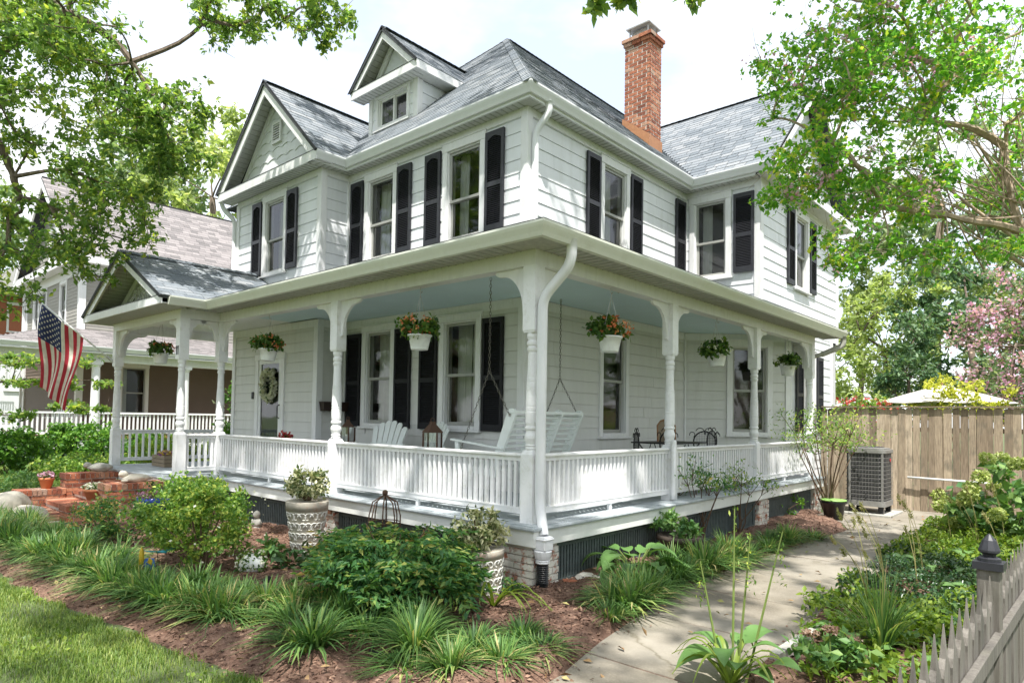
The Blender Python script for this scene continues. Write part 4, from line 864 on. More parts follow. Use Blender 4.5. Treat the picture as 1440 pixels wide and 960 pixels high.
# ------------------------------------------------------------------ board fence behind the side yard
FE = thing('board_fence', 'tall weathered wooden board fence closing the side yard', 'fence', (3, 10.4, G)); yb = 10.4; x = -.26
bm1 = MB(); bm1.add([(0, 0, 0), (.135, 0, 0), (.135, 0, 2.10), (.10, 0, 2.13), (.035, 0, 2.13), (0, 0, 2.10), (0, .02, 0), (.135, .02, 0), (.135, .02, 2.1), (.10, .02, 2.13), (.035, .02, 2.13), (0, .02, 2.1)], [(0, 1, 2, 3, 4, 5), (11, 10, 9, 8, 7, 6)]+[(i, 6+i, 6+(i+1) % 6, (i+1) % 6) for i in range(6)]); bme = bm1.mesh('fence_board', 'fence')
while x < 9.5:
    wv = RNG.uniform(.85, 1.05); piece('fence_board', bme, FE, (x, yb+RNG.uniform(-.014, .006), G-.06+RNG.uniform(-.01, .012)), (0, RNG.uniform(-.006, .006), 0), (wv, 1, 1)); x += .135*wv+RNG.uniform(.002, .010)
part('fence_rail', MB().box((-.26, yb+.022, G+.3), (9.5, yb+.06, G+.39)), 'fence', FE); part('fence_rail', MB().box((-.26, yb+.022, G+1.6), (9.5, yb+.06, G+1.69)), 'fence', FE)
part('fence_cap', MB().box((-.26, yb-.05, G+2.085), (9.5, yb+.07, G+2.115)), 'fence', FE)
for xx in (.6, 3.0, 5.4, 7.8): part('fence_post', MB().box((xx, yb+.062, G-.1), (xx+.09, yb+.15, G+2.06)), 'fence', FE)
o = put('pipe', MB().tube([(1.4, yb-.1, G+.68), (2.3, yb-.1, G+.665), (3.6, yb-.1, G+.64)], .022, 8).mesh('pipe', 'pot_white', True)); tag(o, 'white plastic pipe running along the foot of the board fence', 'pipe')
# ------------------------------------------------------------------ picket fence near the camera
PA, PB = Vector((3.859, -3.033, .37)), Vector((3.901, -1.376, .37)); pdv = PB-PA; run = Vector((pdv.x, pdv.y, 0)).length; pd = Vector((pdv.x, pdv.y, 0))/run; rise = pdv.z/run; pang = math.atan2(pd.y, pd.x); pn = Vector((pd.y, -pd.x, 0))
PF = thing('picket_fence', 'grey painted picket fence with pointed tops and dark post cap', 'fence', (PA.x, PA.y, G))
topz = lambda s: PA.z+rise*s
hw = .050; pt = [(-hw, -.25), (hw, -.25), (hw, .60), (hw*1.06, .625), (hw*.86, .655), (.020, .685), (.015, .715), (.010, .76), (.004, .80), (-.004, .80), (-.010, .76), (-.015, .715), (-.020, .685), (-hw*.86, .655), (-hw*1.06, .625), (-hw, .60)]
pme = MB().prism(pt, lambda a, b, d: (a, d*min(1, max(.12, (.80-b)/.13)) if b > .67 else d, b-.80), -.011, .011).mesh('picket', 'picket'); s = -1.2056; SP = 1.73
while s < 8:
    if abs(s-SP) > .07:
        p = PA+pd*s; piece('picket', pme, PF, (p.x, p.y, topz(s)+RNG.uniform(-.006, .006)), (RNG.uniform(-.01, .01), RNG.uniform(-.012, .012), pang))
    s += .1507
for dz in (.30, .82):
    a, b = PA+pd*-1.35+pn*.028, PA+pd*8+pn*.028; part('rail', MB().bar((a.x, a.y, topz(-1.35)-dz), (b.x, b.y, topz(8)-dz), .032, .075), 'picket', PF, bevel=.004)
for s in (SP, 4.2):
    p = PA+pd*s-pn*.01; zt_ = topz(s)+.02; m = MB(); t_ = MB().box((-.045, -.045, G-.1), (.045, .045, zt_)); ca, sa = math.cos(pang), math.sin(pang); rot_ = lambda v: [(p.x+x*ca-y*sa, p.y+x*sa+y*ca, z) for x, y, z in v]
    m.add(rot_(t_.v), t_.f); part('fence_post', m, 'picket', PF, bevel=.004)
    cp = MB(); cp.box((-.060, -.060, zt_), (.060, .060, zt_+.035)); cp.lathe([(.048, .035), (.048, .05), (.026, .06), (.028, .068), (.044, .08), (.044, .09), (.028, .135), (.008, .16), (.001, .165)], 10, (0, 0, zt_)); cp.v = rot_(cp.v); part('post_cap', cp, 'shutter', PF)
# ------------------------------------------------------------------ air conditioner
AC = thing('air_conditioner', 'grey outdoor air conditioner on dark feet before the board fence', 'air conditioner', (.93, 9.25, G)); x0, x1, y0, y1, z0, z1 = .60, 1.29, 8.88, 9.62, -.44, .54
def rr(x0, x1, y0, y1, r, n=4):
    pts = []
    for cx, cy, a in ((x1-r, y1-r, 0), (x0+r, y1-r, 90), (x0+r, y0+r, 180), (x1-r, y0+r, 270)): pts += [(cx+r*math.cos(R(a+90*k/n)), cy+r*math.sin(R(a+90*k/n))) for k in range(n+1)]
    return pts
fn = lambda a, b, d: (a, b, d)
part('coil', MB().prism(rr(x0+.02, x1-.02, y0+.02, y1-.02, .09), fn, z0, z1), 'acdark', AC)
part('base_pan', MB().prism(rr(x0-.01, x1+.01, y0-.01, y1+.01, .1), fn, z0-.06, z0+.04), 'acgrey', AC)
tp = MB().prism(rr(x0-.01, x1+.01, y0-.01, y1+.01, .1), fn, z1-.03, z1+.03); tp.prism(rr(x0+.03, x1-.03, y0+.03, y1-.03, .1), fn, z1+.03, z1+.06); part('top_cover', tp, 'acgrey', AC)
fg = MB()
for r in (.08, .14, .2, .26): fg.tube([(x0+.345+r*math.cos(k*.4), y0+.37+r*math.sin(k*.4), z1+.075) for k in range(17)], .005, 4)
part('fan_guard', fg, 'acdark', AC)
sd = [(x0+.11, y0), (x1-.09, y0), (x1-.03, y0+.03), (x1, y0+.09), (x1, y1-.1)]
for k in range(12): zz = z0+.08+k*.078; part('grille_bar', MB().tube([(a, b, zz) for a, b in [(x0, y0+.3), (x0, y0+.1), (x0+.03, y0+.03)]+sd], .005, 5), 'acbar', AC)
for k in range(1, 11):
    xx = x0+.10+k*.054; part('grille_rod', MB().tube([(xx, y0-.002, z0+.04), (xx, y0-.002, z1-.02)], .003, 4), 'acbar', AC)
for k in range(1, 11): yy = y0+.06+k*.06; part('grille_rod', MB().tube([(x1+.002, yy, z0+.04), (x1+.002, yy, z1-.02)], .003, 4), 'acbar', AC)
for a, b in ((x1-.05, y0+.025), (x0+.09, y0+.004)): part('corner_post', MB().box((a-.012, b-.012, z0+.03), (a+.025, b+.02, z1-.02)), 'acgrey', AC)
lg = MB().lathe([(.032, -.003), (.032, .004), (.001, .005)], 14); lg.v = [(x1+.012+z, y0+.42+x, z1-.17+y) for x, y, z in lg.v]; part('badge', lg, 'red', AC)
part('side_panel', MB().box((x0-.005, y0+.28, z0+.03), (x0+.012, y1-.05, z1-.02)), 'acgrey', AC)
for a, b in ((x0+.06, y0+.06), (x1-.12, y0+.06), (x0+.06, y1-.12), (x1-.12, y1-.12)): part('foot', MB().box((a, b, G+.04), (a+.09, b+.09, z0-.058)), 'black_plastic', AC)
o = put('equipment_pad', MB().box((.48, 8.72, G-.02), (1.42, 9.8, G+.045)).mesh('equipment_pad', 'stone_grey')); tag(o, 'grey concrete pad under the air conditioner', 'pad')
# ------------------------------------------------------------------ brick steps
ST = thing('brick_steps', 'red brick steps with stepped side walls leading up to the portico', 'steps', (-8.1, -1.6, G))
def brickbox(x0, x1, y0, y1, z0, z1, cap=True, mat='brick'):
    core = part('wall_core', MB().box((x0+.012, y0+.012, z0), (x1-.012, y1-.012, z1-(.10 if cap else .012))), 'mortar', ST); zt = z1-.10 if cap else z1
    z0 = zt-.069*math.ceil((zt-z0)/.069)+.001; zt += .004
    bricks(ST, Frame(x0, y0, 0), 0, x1-x0, z0, zt, .012, .06, mat, bh=.055, j=.014, proud=.012, jit=.005); bricks(ST, Frame(x1, y0, math.pi/2), 0, y1-y0, z0, zt, .012, .06, mat, bh=.055, j=.014, proud=.012, jit=.005)
    if cap:
        L = y1-y0+.03; n = int(L/.072); cm = BOARD.get('capb') or MB().box((0, 0, 0), (1, .062, .092)).mesh('brick', 'brick'); BOARD['capb'] = cm; BOARD.setdefault('capm', MB().box((0, 0, 0), (1, 1, .07)).mesh('wall_core', 'mortar'))
        piece('wall_core', BOARD['capm'], ST, (x0+.006, y0+.006, zt-.002), None, (x1-x0-.012, y1-y0-.012, 1.16))
        for i in range(n): piece('brick', cm, ST, (x0-.015+RNG.uniform(-.003, .003), y0-.015+i*L/n, zt+RNG.uniform(0, .004)), None, (x1-x0+.03, 1, 1))
brickbox(-7.22, -6.84, -1.78, -.90, G-.05, -.05); brickbox(-9.5, -9.12, -1.72, -.90, G-.05, -.05); brickbox(-9.5, -9.12, -2.42, -1.73, G-.05, -.30)
brickbox(-7.2, -6.86, -2.3, -1.79, G-.05, -.33)
def tread(x0, x1, y0, y1, z):
    n = int((x1-x0)/.105); cm = BOARD.get('tread') or MB().box((0, 0, 0), (.094, 1, .062)).mesh('brick', 'brick'); BOARD['tread'] = cm
    part('wall_core', MB().box((x0+.01, y0+.02, G-.05), (x1-.01, y1, z-.02)), 'mortar', ST)
    for i in range(n): piece('brick', cm, ST, (x0+i*.105, y0, z-.062+RNG.uniform(-.002, .002)), None, (1, y1-y0, 1))
    bricks(ST, Frame(x0, y0+.02, 0), 0, x1-x0, G-.02, z-.07, .012, .06, 'brick', bh=.055, j=.014, proud=.012)
tread(-9.11, -7.23, -1.22, -.9, -.19); tread(-9.11, -7.23, -1.62, -1.225, -.33); tread(-9.11, -7.23, -2.05, -1.625, -.46); tread(-9.11, -7.23, -2.55, -2.055, -.58)
# ------------------------------------------------------------------ the neighbouring house
NX, NY = -22.8, 2.1; NH = thing('house', 'taupe clapboard house with white trim and columned porch, beyond the portico', 'house', (-26.5, 6, G))
n_s, n_f, n_pl = Frame(NX, NY, math.pi/2), Frame(-30.2, NY, 0), Frame(NX, NY, math.pi/2); ND = .18
op = [window(NH, n_s, 1.35, 2.4, ND+.72, 2.85, curtain=(0, .3)), window(NH, n_s, 7.4, 8.4, ND+.72, 2.85, curtain=())]
siding(NH, n_s, 12, ND, 3.3, .13, op, 'nbrown'); siding(NH, n_f, 7.4, ND, 3.3, .13, (), 'nbrown')
siding(NH, n_s, 12, 3.9, 6.35, .13, [window(NH, n_s, 6.6, 7.5, 4.3, 6.0)], 'nsiding')
op = [window(NH, n_f, 4.9, 5.8, 3.95, 6.0, curtain=(0, 1)), window(NH, n_f, 2.2, 3.1, 3.95, 6.0, curtain=(.5, 1)), window(NH, n_f, 1.1, 2.0, 3.95, 6.0, curtain=(0, .5))]; siding(NH, n_f, 7.4, 3.5, 6.35, .13, op, 'nsiding')
part('wall', MB().add([(-30.2, 14.1, ND), (-30.2, 14.1, 6.4), (NX, 14.1, 6.4), (NX, 14.1, ND), (-30.2, NY, ND), (-30.2, NY, 6.4)], [(0, 1, 2, 3), (0, 4, 5, 1)]), 'nsiding', NH)
part('corner_board', MB().box((NX-.16, NY-.05, ND), (NX+.05, NY+.16, 6.4)), 'trim', NH); part('corner_board', MB().box((-30.25, NY-.05, ND), (-30.05, NY+.1, 6.4)), 'trim', NH)
part('frieze_board', sweep([(-30.2, NY), (NX, NY), (NX, 14)], [(0, 6.0), (.04, 6.0), (.04, 6.35), (0, 6.35)]), 'trim', NH)
part('soffit', sweep([(-30.2, NY), (NX, NY), (NX, 14)], [(0, 6.36), (.45, 6.36), (.47, 6.6), (.44, 6.6), (0, 6.38)]), 'trim', NH)
nh, nr = 4.15, 3.75; ns = math.hypot(nh, nr); nc = -26.5
slope(NH, (nc+nh, NY-.5, 6.5), (0, 1, 0), (-nh/ns, 0, nr/ns), [(0, 0), (13, 0), (13, ns), (0, ns)], 'roof_tan', exp=.19, tab=.4); slope(NH, (nc-nh, 14.6, 6.5), (0, -1, 0), (nh/ns, 0, nr/ns), [(0, 0), (13, 0), (13, ns), (0, ns)], 'roof_tan', exp=.4, tab=.8)
n_g = Frame(nc-3.7, NY, 0); siding(NH, n_g, 7.4, 6.5, 9.8, .13, [window(NH, n_g, 3.2, 4.2, 6.85, 8.3)], 'nsiding', top=lambda z: (min(3.7, (z-6.5)*nh/nr+.0), max(3.7, 7.4-(z-6.5)*nh/nr)))
part('gable_wall', MB().add([(nc-3.7, NY+.03, 6.5), (nc+3.7, NY+.03, 6.5), (nc, NY+.03, 6.5+3.7*nr/nh)], [(0, 1, 2)]), 'nsiding', NH)
for sg in (-1, 1):
    part('rake_board', MB().prism([(nc+sg*nh, 6.47), (nc, 6.47+nr), (nc, 6.12+nr), (nc+sg*(nh-.4), 6.47)], lambda a, b, d: (a, d, b), NY-.5, NY-.44), 'trim', NH)
part('gable_fascia', MB().box((nc-nh+.05, NY-.49, 6.3), (nc+nh-.05, NY-.45, 6.5)), 'trim', NH)
# porch of the neighbouring house
XE, YE = -20.5, -.9
part('porch_floor', sweep([(-30.5, YE), (XE, YE), (XE, 11)], [(-2.4, ND-.05), (.1, ND-.05), (.1, ND), (-2.4, ND)]), 'wood_brown', NH); part('skirt_board', sweep([(-30.5, YE), (XE, YE), (XE, 11)], [(0, ND-.35), (.06, ND-.35), (.06, ND-.055), (0, ND-.055)]), 'trim', NH)
la = MB()
for k in range(70):
    yy = YE+k*.17
    for sg in (-1, 1): la.bar((XE-.02+sg*.008, yy, G), (XE-.02+sg*.008, yy+sg*.5, ND-.3), .035, .012, (1, 0, 0))
part('lattice', la, 'lattice', NH, kind='stuff'); part('crawl_space', MB().box((XE-.3, YE, G-.1), (XE-.28, 11, ND-.06)), 'dark', NH)
colm = MB(); colm.box((-.16, -.16, 0), (.16, .16, .12)); colm.lathe([(.14, .12), (.145, .4), (.125, 2.35), (.15, 2.38), (.16, 2.44)], 14); colm.box((-.17, -.17, 2.44), (.17, .17, 2.55)); cme = colm.mesh('porch_column', 'trim')
for p in ((XE-.15, -.75), (XE-.15, 2.05), (XE-.15, 5.0), (XE-.15, 8.1), (XE-3.3, -.75), (XE-6.3, -.75)): piece('porch_column', cme, NH, (p[0], p[1], ND))
part('porch_beam', sweep([(-30.5, YE+.1), (XE-.1, YE+.1), (XE-.1, 11)], [(-.3, 2.73), (.0, 2.73), (.0, 3.0), (-.3, 3.0)]), 'trim', NH); part('gutter', sweep([(-30.5, YE+.1), (XE-.1, YE+.1), (XE-.1, 11)], GUT(.25, 3.2, .16, .12)), 'gutter', NH)
part('porch_ceiling', sweep([(-30.5, YE), (XE, YE), (XE, 11)], [(-2.4, 2.98), (.2, 2.98), (.2, 3.02), (-2.4, 3.02)]), 'trim', NH)
rs = math.hypot(2.6, .85); slope(NH, (XE+.2, YE-.2, 3.18), (0, 1, 0), (-2.6/rs, 0, .85/rs), [(0, 0), (12, 0), (12, rs), (2.6, rs)], 'roof_tan', exp=.16, tab=.35); slope(NH, (-30.6, YE-.2, 3.18), (1, 0, 0), (0, 2.6/rs, .85/rs), [(0, 0), (10.3, 0), (7.7, rs), (0, rs)], 'roof_tan', exp=.16, tab=.35)
part('porch_railing', MB().box((XE-.2, YE+.05, ND+.78), (XE-.08, 11, ND+.84)), 'rail', NH); nr_ = part('bottom_rail', MB().box((XE-.18, YE+.05, ND+.1), (XE-.1, 11, ND+.16)), 'rail', NH)
nb = MB().box((-.025, -.025, 0), (.025, .025, .62)).mesh('baluster', 'rail'); yy = YE+.12
while yy < 9: piece('baluster', nb, NH, (XE-.14, yy, ND+.16)); yy += .135
part('downspout', MB().box((-30.4, NY-.15, 0), (-30.3, NY-.05, 6.3)), 'gutter', NH)
# rocking chair on that porch
def rocker(x, y, rz, label):
    t = thing('rocking_chair', label, 'chair', (x, y, ND), rz, 'rocking chairs on the neighbouring porch'); P_ = lambda n, m: part(n, m, 'white_wood', t, worldly=False)
    P_('seat', MB().box((-.27, -.25, .40), (.27, .25, .43)))
    for sx in (-1, 1):
        P_('rocker', MB().tube([(sx*.25, -.45+.1*k, .03+.012*(k-4.5)**2*.3) for k in range(10)], .018, 5)); P_('leg', MB().bar((sx*.25, -.24, .04), (sx*.25, -.24, .62), .04, .04)); P_('back_post', MB().bar((sx*.25, .22, .04), (sx*.25, .42, 1.12), .04, .04)); P_('armrest', MB().box((sx*.25-.05, -.3, .62), (sx*.25+.05, .3, .645)))
    for k in range(7): P_('back_slat', MB().bar((-.18+k*.06, .26, .45), (-.18+k*.06, .41, 1.08), .035, .015))
    P_('top_rail', MB().box((-.25, .39, 1.06), (.25, .42, 1.14)))
rocker(-21.5, 1.2, R(60), 'white rocking chair with slatted back, beside the porch column under the flag'); rocker(-21.6, -.3, R(75), 'white rocking chair at the street end of the neighbouring porch')
# a house farther along the street
FH = thing('house', 'far pale-roofed house with a red shingled gable, beyond the taupe house', 'house', (-50, 6, G))
part('wall', MB().box((-56, 3, G), (-45, 14, 5.2)), 'siding', FH); part('upper_wall', MB().prism([(3, 5.2), (14, 5.2), (14, 8.0), (3, 8.0)], lambda a, b, d: (d, a, b), -55, -45), 'brick_j', FH)
part('roof', MB().prism([(2.2, 8.0), (14.8, 8.0), (8.5, 13)], lambda a, b, d: (d, a, b), -57, -44), 'roof_pale', FH); part('porch_roof', MB().prism([(0, 5.6), (3, 6.6), (3, 6.75), (-.1, 5.75)], lambda a, b, d: (d, a, b), -57, -44), 'roof_pale', FH)
fw_ = Frame(-45, 3, math.pi/2)
for a in (1.2, 5.5): window(FH, fw_, a, a+1.1, 5.8, 7.6, curtain=(0, 1)); window(FH, fw_, a, a+1.1, 2.2, 4.2)
# ------------------------------------------------------------------ flag
FP0, FP1 = Vector((-10.10, -.75, 2.05)), Vector((-10.95, -1.80, 3.17))
FL = thing('flag', 'striped flag with stars hanging from a pole on the outer portico post', 'flag', FP0)
part('flagpole', MB().tube([FP0, FP1], .016, 8), 'pot_white', FL, True); part('finial', MB().sphere(FP1, .03, 10, 6), 'copper', FL, True); part('pole_bracket', MB().tube([FP0+(FP0-FP1)*.03, FP0+(FP1-FP0)*.08], .026, 8), 'tin', FL)
def cloth(u, v):
    "u along the hoist (0 at the pole tip), v along the fly, hanging down"
    p = FP1.lerp(FP0, .03+.56*u); drop = 1.62*v
    gx = (FP1-FP0).normalized()
    sag = -.10*v*(1-u)  # gathers toward the tip as it hangs
    q = p + Vector((gx.x, gx.y, 0))*(.30*v*(u) + .04*math.sin(v*5+u*3)) + Vector((0, 0, -1))*(drop*(1-.10*u))
    n = Vector((-gx.y, gx.x, 0)).normalized()
    return q + n*(.075*math.sin(u*13+v*2.0)*(.35+.65*v)+.05*math.sin(v*6+u*4))
FM = {'r': flat('flag_red', (.42, .025, .045), .8), 'w': flat('flag_white', (.74, .70, .62), .8), 'b': flat('flag_blue', (.02, .03, .11), .8)}
def strip(u0, u1, v0, v1, nu, nv, m, nm):
    mb = MB()
    for i in range(nu+1):
        for j in range(nv+1): mb.v.append(tuple(cloth(u0+(u1-u0)*i/nu, v0+(v1-v0)*j/nv)))
    mb.f = [(i*(nv+1)+j, i*(nv+1)+j+1, (i+1)*(nv+1)+j+1, (i+1)*(nv+1)+j) for i in range(nu) for j in range(nv)]; part(nm, mb, FM[m], FL, True)
for k in range(13):
    u0, u1 = k/13, (k+1)/13; strip(u0, u1, .40 if k < 7 else 0, 1, 4, 26, 'r' if k % 2 == 0 else 'w', 'stripe')
strip(0, 7/13, 0, .40, 18, 12, 'b', 'canton')
for r in range(9):
    for c in range(6 if r % 2 == 0 else 5):
        u, v = (r+1)/10*7/13, ((c*2+1 if r % 2 == 0 else c*2+2))/12*.40; c0 = cloth(u, v); du = (cloth(u+.01, v)-c0).normalized(); dv = (cloth(u, v+.01)-c0).normalized(); nn = du.cross(dv).normalized(); 
        for sg in (-1, 1):
            pts = [c0+nn*.004*sg+(dv*math.cos(math.pi*k/5)+du*math.sin(math.pi*k/5))*(.026 if k % 2 == 0 else .011) for k in range(10)]
            part('star', MB().add(pts, [tuple(range(10))]), FM['w'], FL)
# ------------------------------------------------------------------ hanging baskets
def basket(x, y, z, label, seed, dense=1.0, flowers='orange', chain=2.58, grp='hanging flower baskets under the porch roof'):
    t = thing('hanging_basket', label, 'hanging basket', (x, y, z), 0, grp); t.rotation_euler = (RNG.uniform(-.05, .05), RNG.uniform(-.05, .05), RNG.uniform(0, 6)); rg = RNG
    part('pot', MB().lathe([(.085, -.16), (.10, -.165), (.105, -.15), (.135, 0), (.148, .0), (.15, .02), (.14, .02), (.13, .0)], 20), 'pot_white', t, True, worldly=False)
    part('soil', MB().lathe([(.132, -.01), (.001, .005)], 14), 'soil', t, worldly=False); hg = MB()
    for k in range(3):
        a = 2.1*k+seed; hg.tube([(.14*math.cos(a), .14*math.sin(a), .01), (0, 0, chain-z-.05)], .0025, 4)
    hg.tube([(0, 0, chain-z-.06), (0, 0, chain-z)], .004, 5); part('hanger', hg, 'tin', t, worldly=False)
    n = int(620*dense); P, _ = clumps(n, (0, 0, .11), (.22, .22, .11), 20, .085, (1, 1, .8)); o = put('foliage', leaf_mesh('foliage', P, .068, 'basket', .75, .5, .35), t)
    m = int(22*dense); P = ball(m, (0, 0, .13), (.25, .25, .12), shell=.9); P = np.repeat(P, 6, 0)+RNG.normal(size=(m*6, 3))*.012; put('flowers', leaf_mesh('flowers', P, .032, flowers, .8, .3), t)
    tr = MB()
    for k in range(9): a = rg.uniform(0, 6.28); r = rg.uniform(.18, .27); tr.tube([(.1*math.cos(a), .1*math.sin(a), .05), (r*.8*math.cos(a), r*.8*math.sin(a), .16), (r*math.cos(a), r*math.sin(a), rg.uniform(-.05, .12))], .003, 4)
    part('stems', tr, 'stem', t, worldly=False)
basket(-5.38, 0, 2.06, 'white hanging basket of red-orange flowers in front of the entrance door', 1); basket(-1.77, 0, 2.03, 'white hanging basket of orange flowers in front of the paired porch windows', 2, 1.1)
basket(0, 1.44, 2.03, 'white hanging basket of orange flowers nearest the corner downspout, on the side porch', 3, 1.2); basket(0, 4.4, 2.06, 'white hanging basket with dark leaves and few flowers, between the two middle side posts', 4, .9, 'white_f')
basket(0, 7.5, 2.10, 'white hanging basket at the far back end of the side porch', 5, .9, 'white_f'); basket(-8.5, -.45, 2.12, 'trailing basket of orange and yellow leaves behind the numbered portico post', 6, .9, 'orange', 2.8)
# ------------------------------------------------------------------ porch swing
SW = thing('porch_swing', 'white slatted porch swing hanging from chains at the porch corner', 'porch swing', (-1.42, 1.56, .42), R(-83)); HB = .66; wl = .84
A = lambda n, m: part(n, m, 'white_wood', SW, worldly=False, bevel=.003)
# local: x along the bench, y towards the back
for k in range(7): A('seat_slat', MB().bar((-wl, -.42+k*.075, .06-.012*k), (wl, -.42+k*.075, .06-.012*k), .06, .02))
bk = lambda t: (0, .09+t*.30, .0+t*HB+.03)
for k in range(9): t = (k+.6)/9; A('back_slat', MB().bar((-wl, bk(t)[1], bk(t)[2]), (wl, bk(t)[1], bk(t)[2]), .055 if k < 8 else .06, .018, (0, .42, .9)))
for sx in (-1, -.33, .33, 1):
    mb = MB(); p = [(.04, -.06), (.14, -.06)]+[(.38+.065*math.cos(R(a)), HB+.04+.065*math.sin(R(a))) for a in (-20, 20, 60, 100, 140, 180)]; mb.prism(p, lambda a, b, d: (d, a, b), sx*wl-.022, sx*wl+.022) ; A('back_stile', mb)
A('top_rail', MB().box((-wl-.03, .34, HB+.04), (wl+.03, .44, HB+.075)))
for sx in (-1, 1):
    A('armrest', MB().bar((sx*wl, .26, .27), (sx*wl, -.55, .36), .08, .025)); A('arm_post', MB().bar((sx*wl, -.42, .05), (sx*wl, -.46, .34), .045, .06)); A('seat_frame', MB().bar((sx*wl, -.46, .02), (sx*wl, .16, -.04), .04, .08))
    b = MB().lathe([(.02, -.008), (.02, .008)], 10); b.v = [(sx*(wl+.022)+z, .36+x, HB+.02+y) for x, y, z in b.v]; part('bolt', b, 'tin', SW, worldly=False)
def chain(pts, nm='chain', lk=.042, parent=None):
    mb = MB(); P = [Vector(p) for p in pts]
    for i in range(len(P)-1):
        d = P[i+1]-P[i]; n = max(1, int(d.length/lk)); t = d.normalized(); a = t.orthogonal().normalized(); b = t.cross(a)
        for k in range(n):
            c = P[i]+d*(k+.5)/n; s = a if k % 2 else b; mb.tube([c+t*.026*math.cos(q*math.pi/4)+s*.012*math.sin(q*math.pi/4) for q in range(9)], .0035, 4, False)
    return mb
Rz = Matrix.Rotation(R(-83), 3, 'Z'); base = Vector((-1.42, 1.56, .42)); Ri = Rz.transposed()
for sx in (-1, 1):
    back = Vector((sx*(wl+.03), .36, HB+.02)); frt = Vector((sx*(wl+.03), -.44, .10)); mid = Vector((sx*(wl+.03), .05, 1.22)); top = Vector((sx*(wl+.03), .05, 2.8-.42))
    for q in ((top, mid), (mid, back), (mid, frt)): part('chain', chain(q), 'chain', SW, worldly=False, kind='stuff')
# ------------------------------------------------------------------ adirondack chairs
def adirondack(x, y, rz, label):
    t = thing('adirondack_chair', label, 'chair', (x, y, 0), rz, 'white fan-back chairs on the porch'); A = lambda n, m: part(n, m, 'white_wood', t, worldly=False, bevel=.003)
    for k in range(6):   # fan of back slats
        u = (k-2.5)/2.5; x0, x1 = u*.20, u*.29; zt = .98-.10*u*u; mb = MB(); wb, wt = .035, .05
        f = lambda s, zz: (.20+(zz-.30)*.36)
        mb.prism([(x0-wb, .28), (x0+wb, .28), (x1+wt, zt-.02), (x1+wt*.5, zt+.012), (x1-wt*.5, zt+.012), (x1-wt, zt-.02)], lambda a, b, d: (a, f(0, b)+d, b), 0, .02); A('back_slat', mb)
    for k in range(5): A('seat_slat', MB().box((-.27, -.36+k*.11, .37-k*.018), (.27, -.27+k*.11, .39-k*.018)))
    for sx in (-1, 1):
        A('armrest', MB().box((sx*.33-.065, -.42, .56), (sx*.33+.065, .36, .582))); A('front_leg', MB().box((sx*.31-.02, -.37, 0), (sx*.31+.02, -.27, .56))); A('side_rail', MB().bar((sx*.28, -.36, .33), (sx*.28, .55, .06), .03, .12)); A('arm_bracket', MB().prism([(-.33, .56), (-.22, .56), (-.275, .42)], lambda a, b, d: (d, a, b), sx*.35, sx*.37))
    A('back_brace', MB().bar((-.33, .335, .60), (.33, .335, .60), .04, .06))
adirondack(-4.10, 1.12, R(14), 'white fan-back wooden chair closer to the door, left of its twin'); adirondack(-3.30, 1.25, R(-16), 'white fan-back wooden chair closer to the swing, turned towards its twin')
# ------------------------------------------------------------------ lanterns
def lantern(x, y, s, label, rz=0.3, z=0.0):
    t = thing('lantern', label, 'lantern', (x, y, z), rz, 'candle lanterns on the porch'); A = lambda n, m, q='rust': part(n, m, q, t, worldly=False); h, a = .36*s, .11*s
    A('base', MB().box((-a, -a, 0), (a, a, .03)))
    for sx in (-1, 1):
        for sy in (-1, 1): A('corner_bar', MB().box((sx*a-.01, sy*a-.01, .03), (sx*a+.01, sy*a+.01, h)))
    r = MB(); r.lathe([(a*1.55, h), (a*1.5, h+.015), (a*.5, h+.13*s), (a*.45, h+.17*s)], 4); A('lid', r); A('ring', MB().tube([(.03*math.cos(q), 0, h+.19*s+.03*math.sin(q)) for q in np.linspace(0, 6.28, 9)], .005, 4)); A('candle', MB().lathe([(.035, .03), (.035, .2*s), (.001, .2*s)], 12), 'pot_white')
    for k in range(4): 
        c, s_ = [(1, 0), (0, 1), (-1, 0), (0, -1)][k]; g = MB(); g.add([(c*a-s_*a, s_*a+c*a, .03), (c*a+s_*a, s_*a-c*a, .03), (c*a+s_*a, s_*a-c*a, h), (c*a-s_*a, s_*a+c*a, h)], [(0, 1, 2, 3)]); A('pane', g, 'glass')
tb = thing('side_table', 'small white wooden table under the lantern, beside the fan-back chair', 'table', (-4.75, 1.05, 0)); part('table_top', MB().box((-5.02, .85, .585), (-4.48, 1.27, .61)), 'white_wood', tb)
for a in (-4.98, -4.55):
    for b in (.88, 1.2): part('leg', MB().box((a, b, 0), (a+.04, b+.04, .585)), 'white_wood', tb)
lantern(-4.72, 1.06, .72, 'dark metal lantern on the small white table, closer to the door', .3, .611); tb = thing('side_table', 'small white wooden table under the larger lantern by the swing', 'table', (-2.50, .9, 0)); part('table_top', MB().box((-2.72, .7, .50), (-2.28, 1.1, .52)), 'white_wood', tb)
for a in (-2.70, -2.34):
    for b in (.73, 1.03): part('leg', MB().box((a, b, 0), (a+.04, b+.04, .50)), 'white_wood', tb)
lantern(-2.50, .9, .9, 'larger dark metal lantern between the fan-back chairs and the swing', .5, .521)
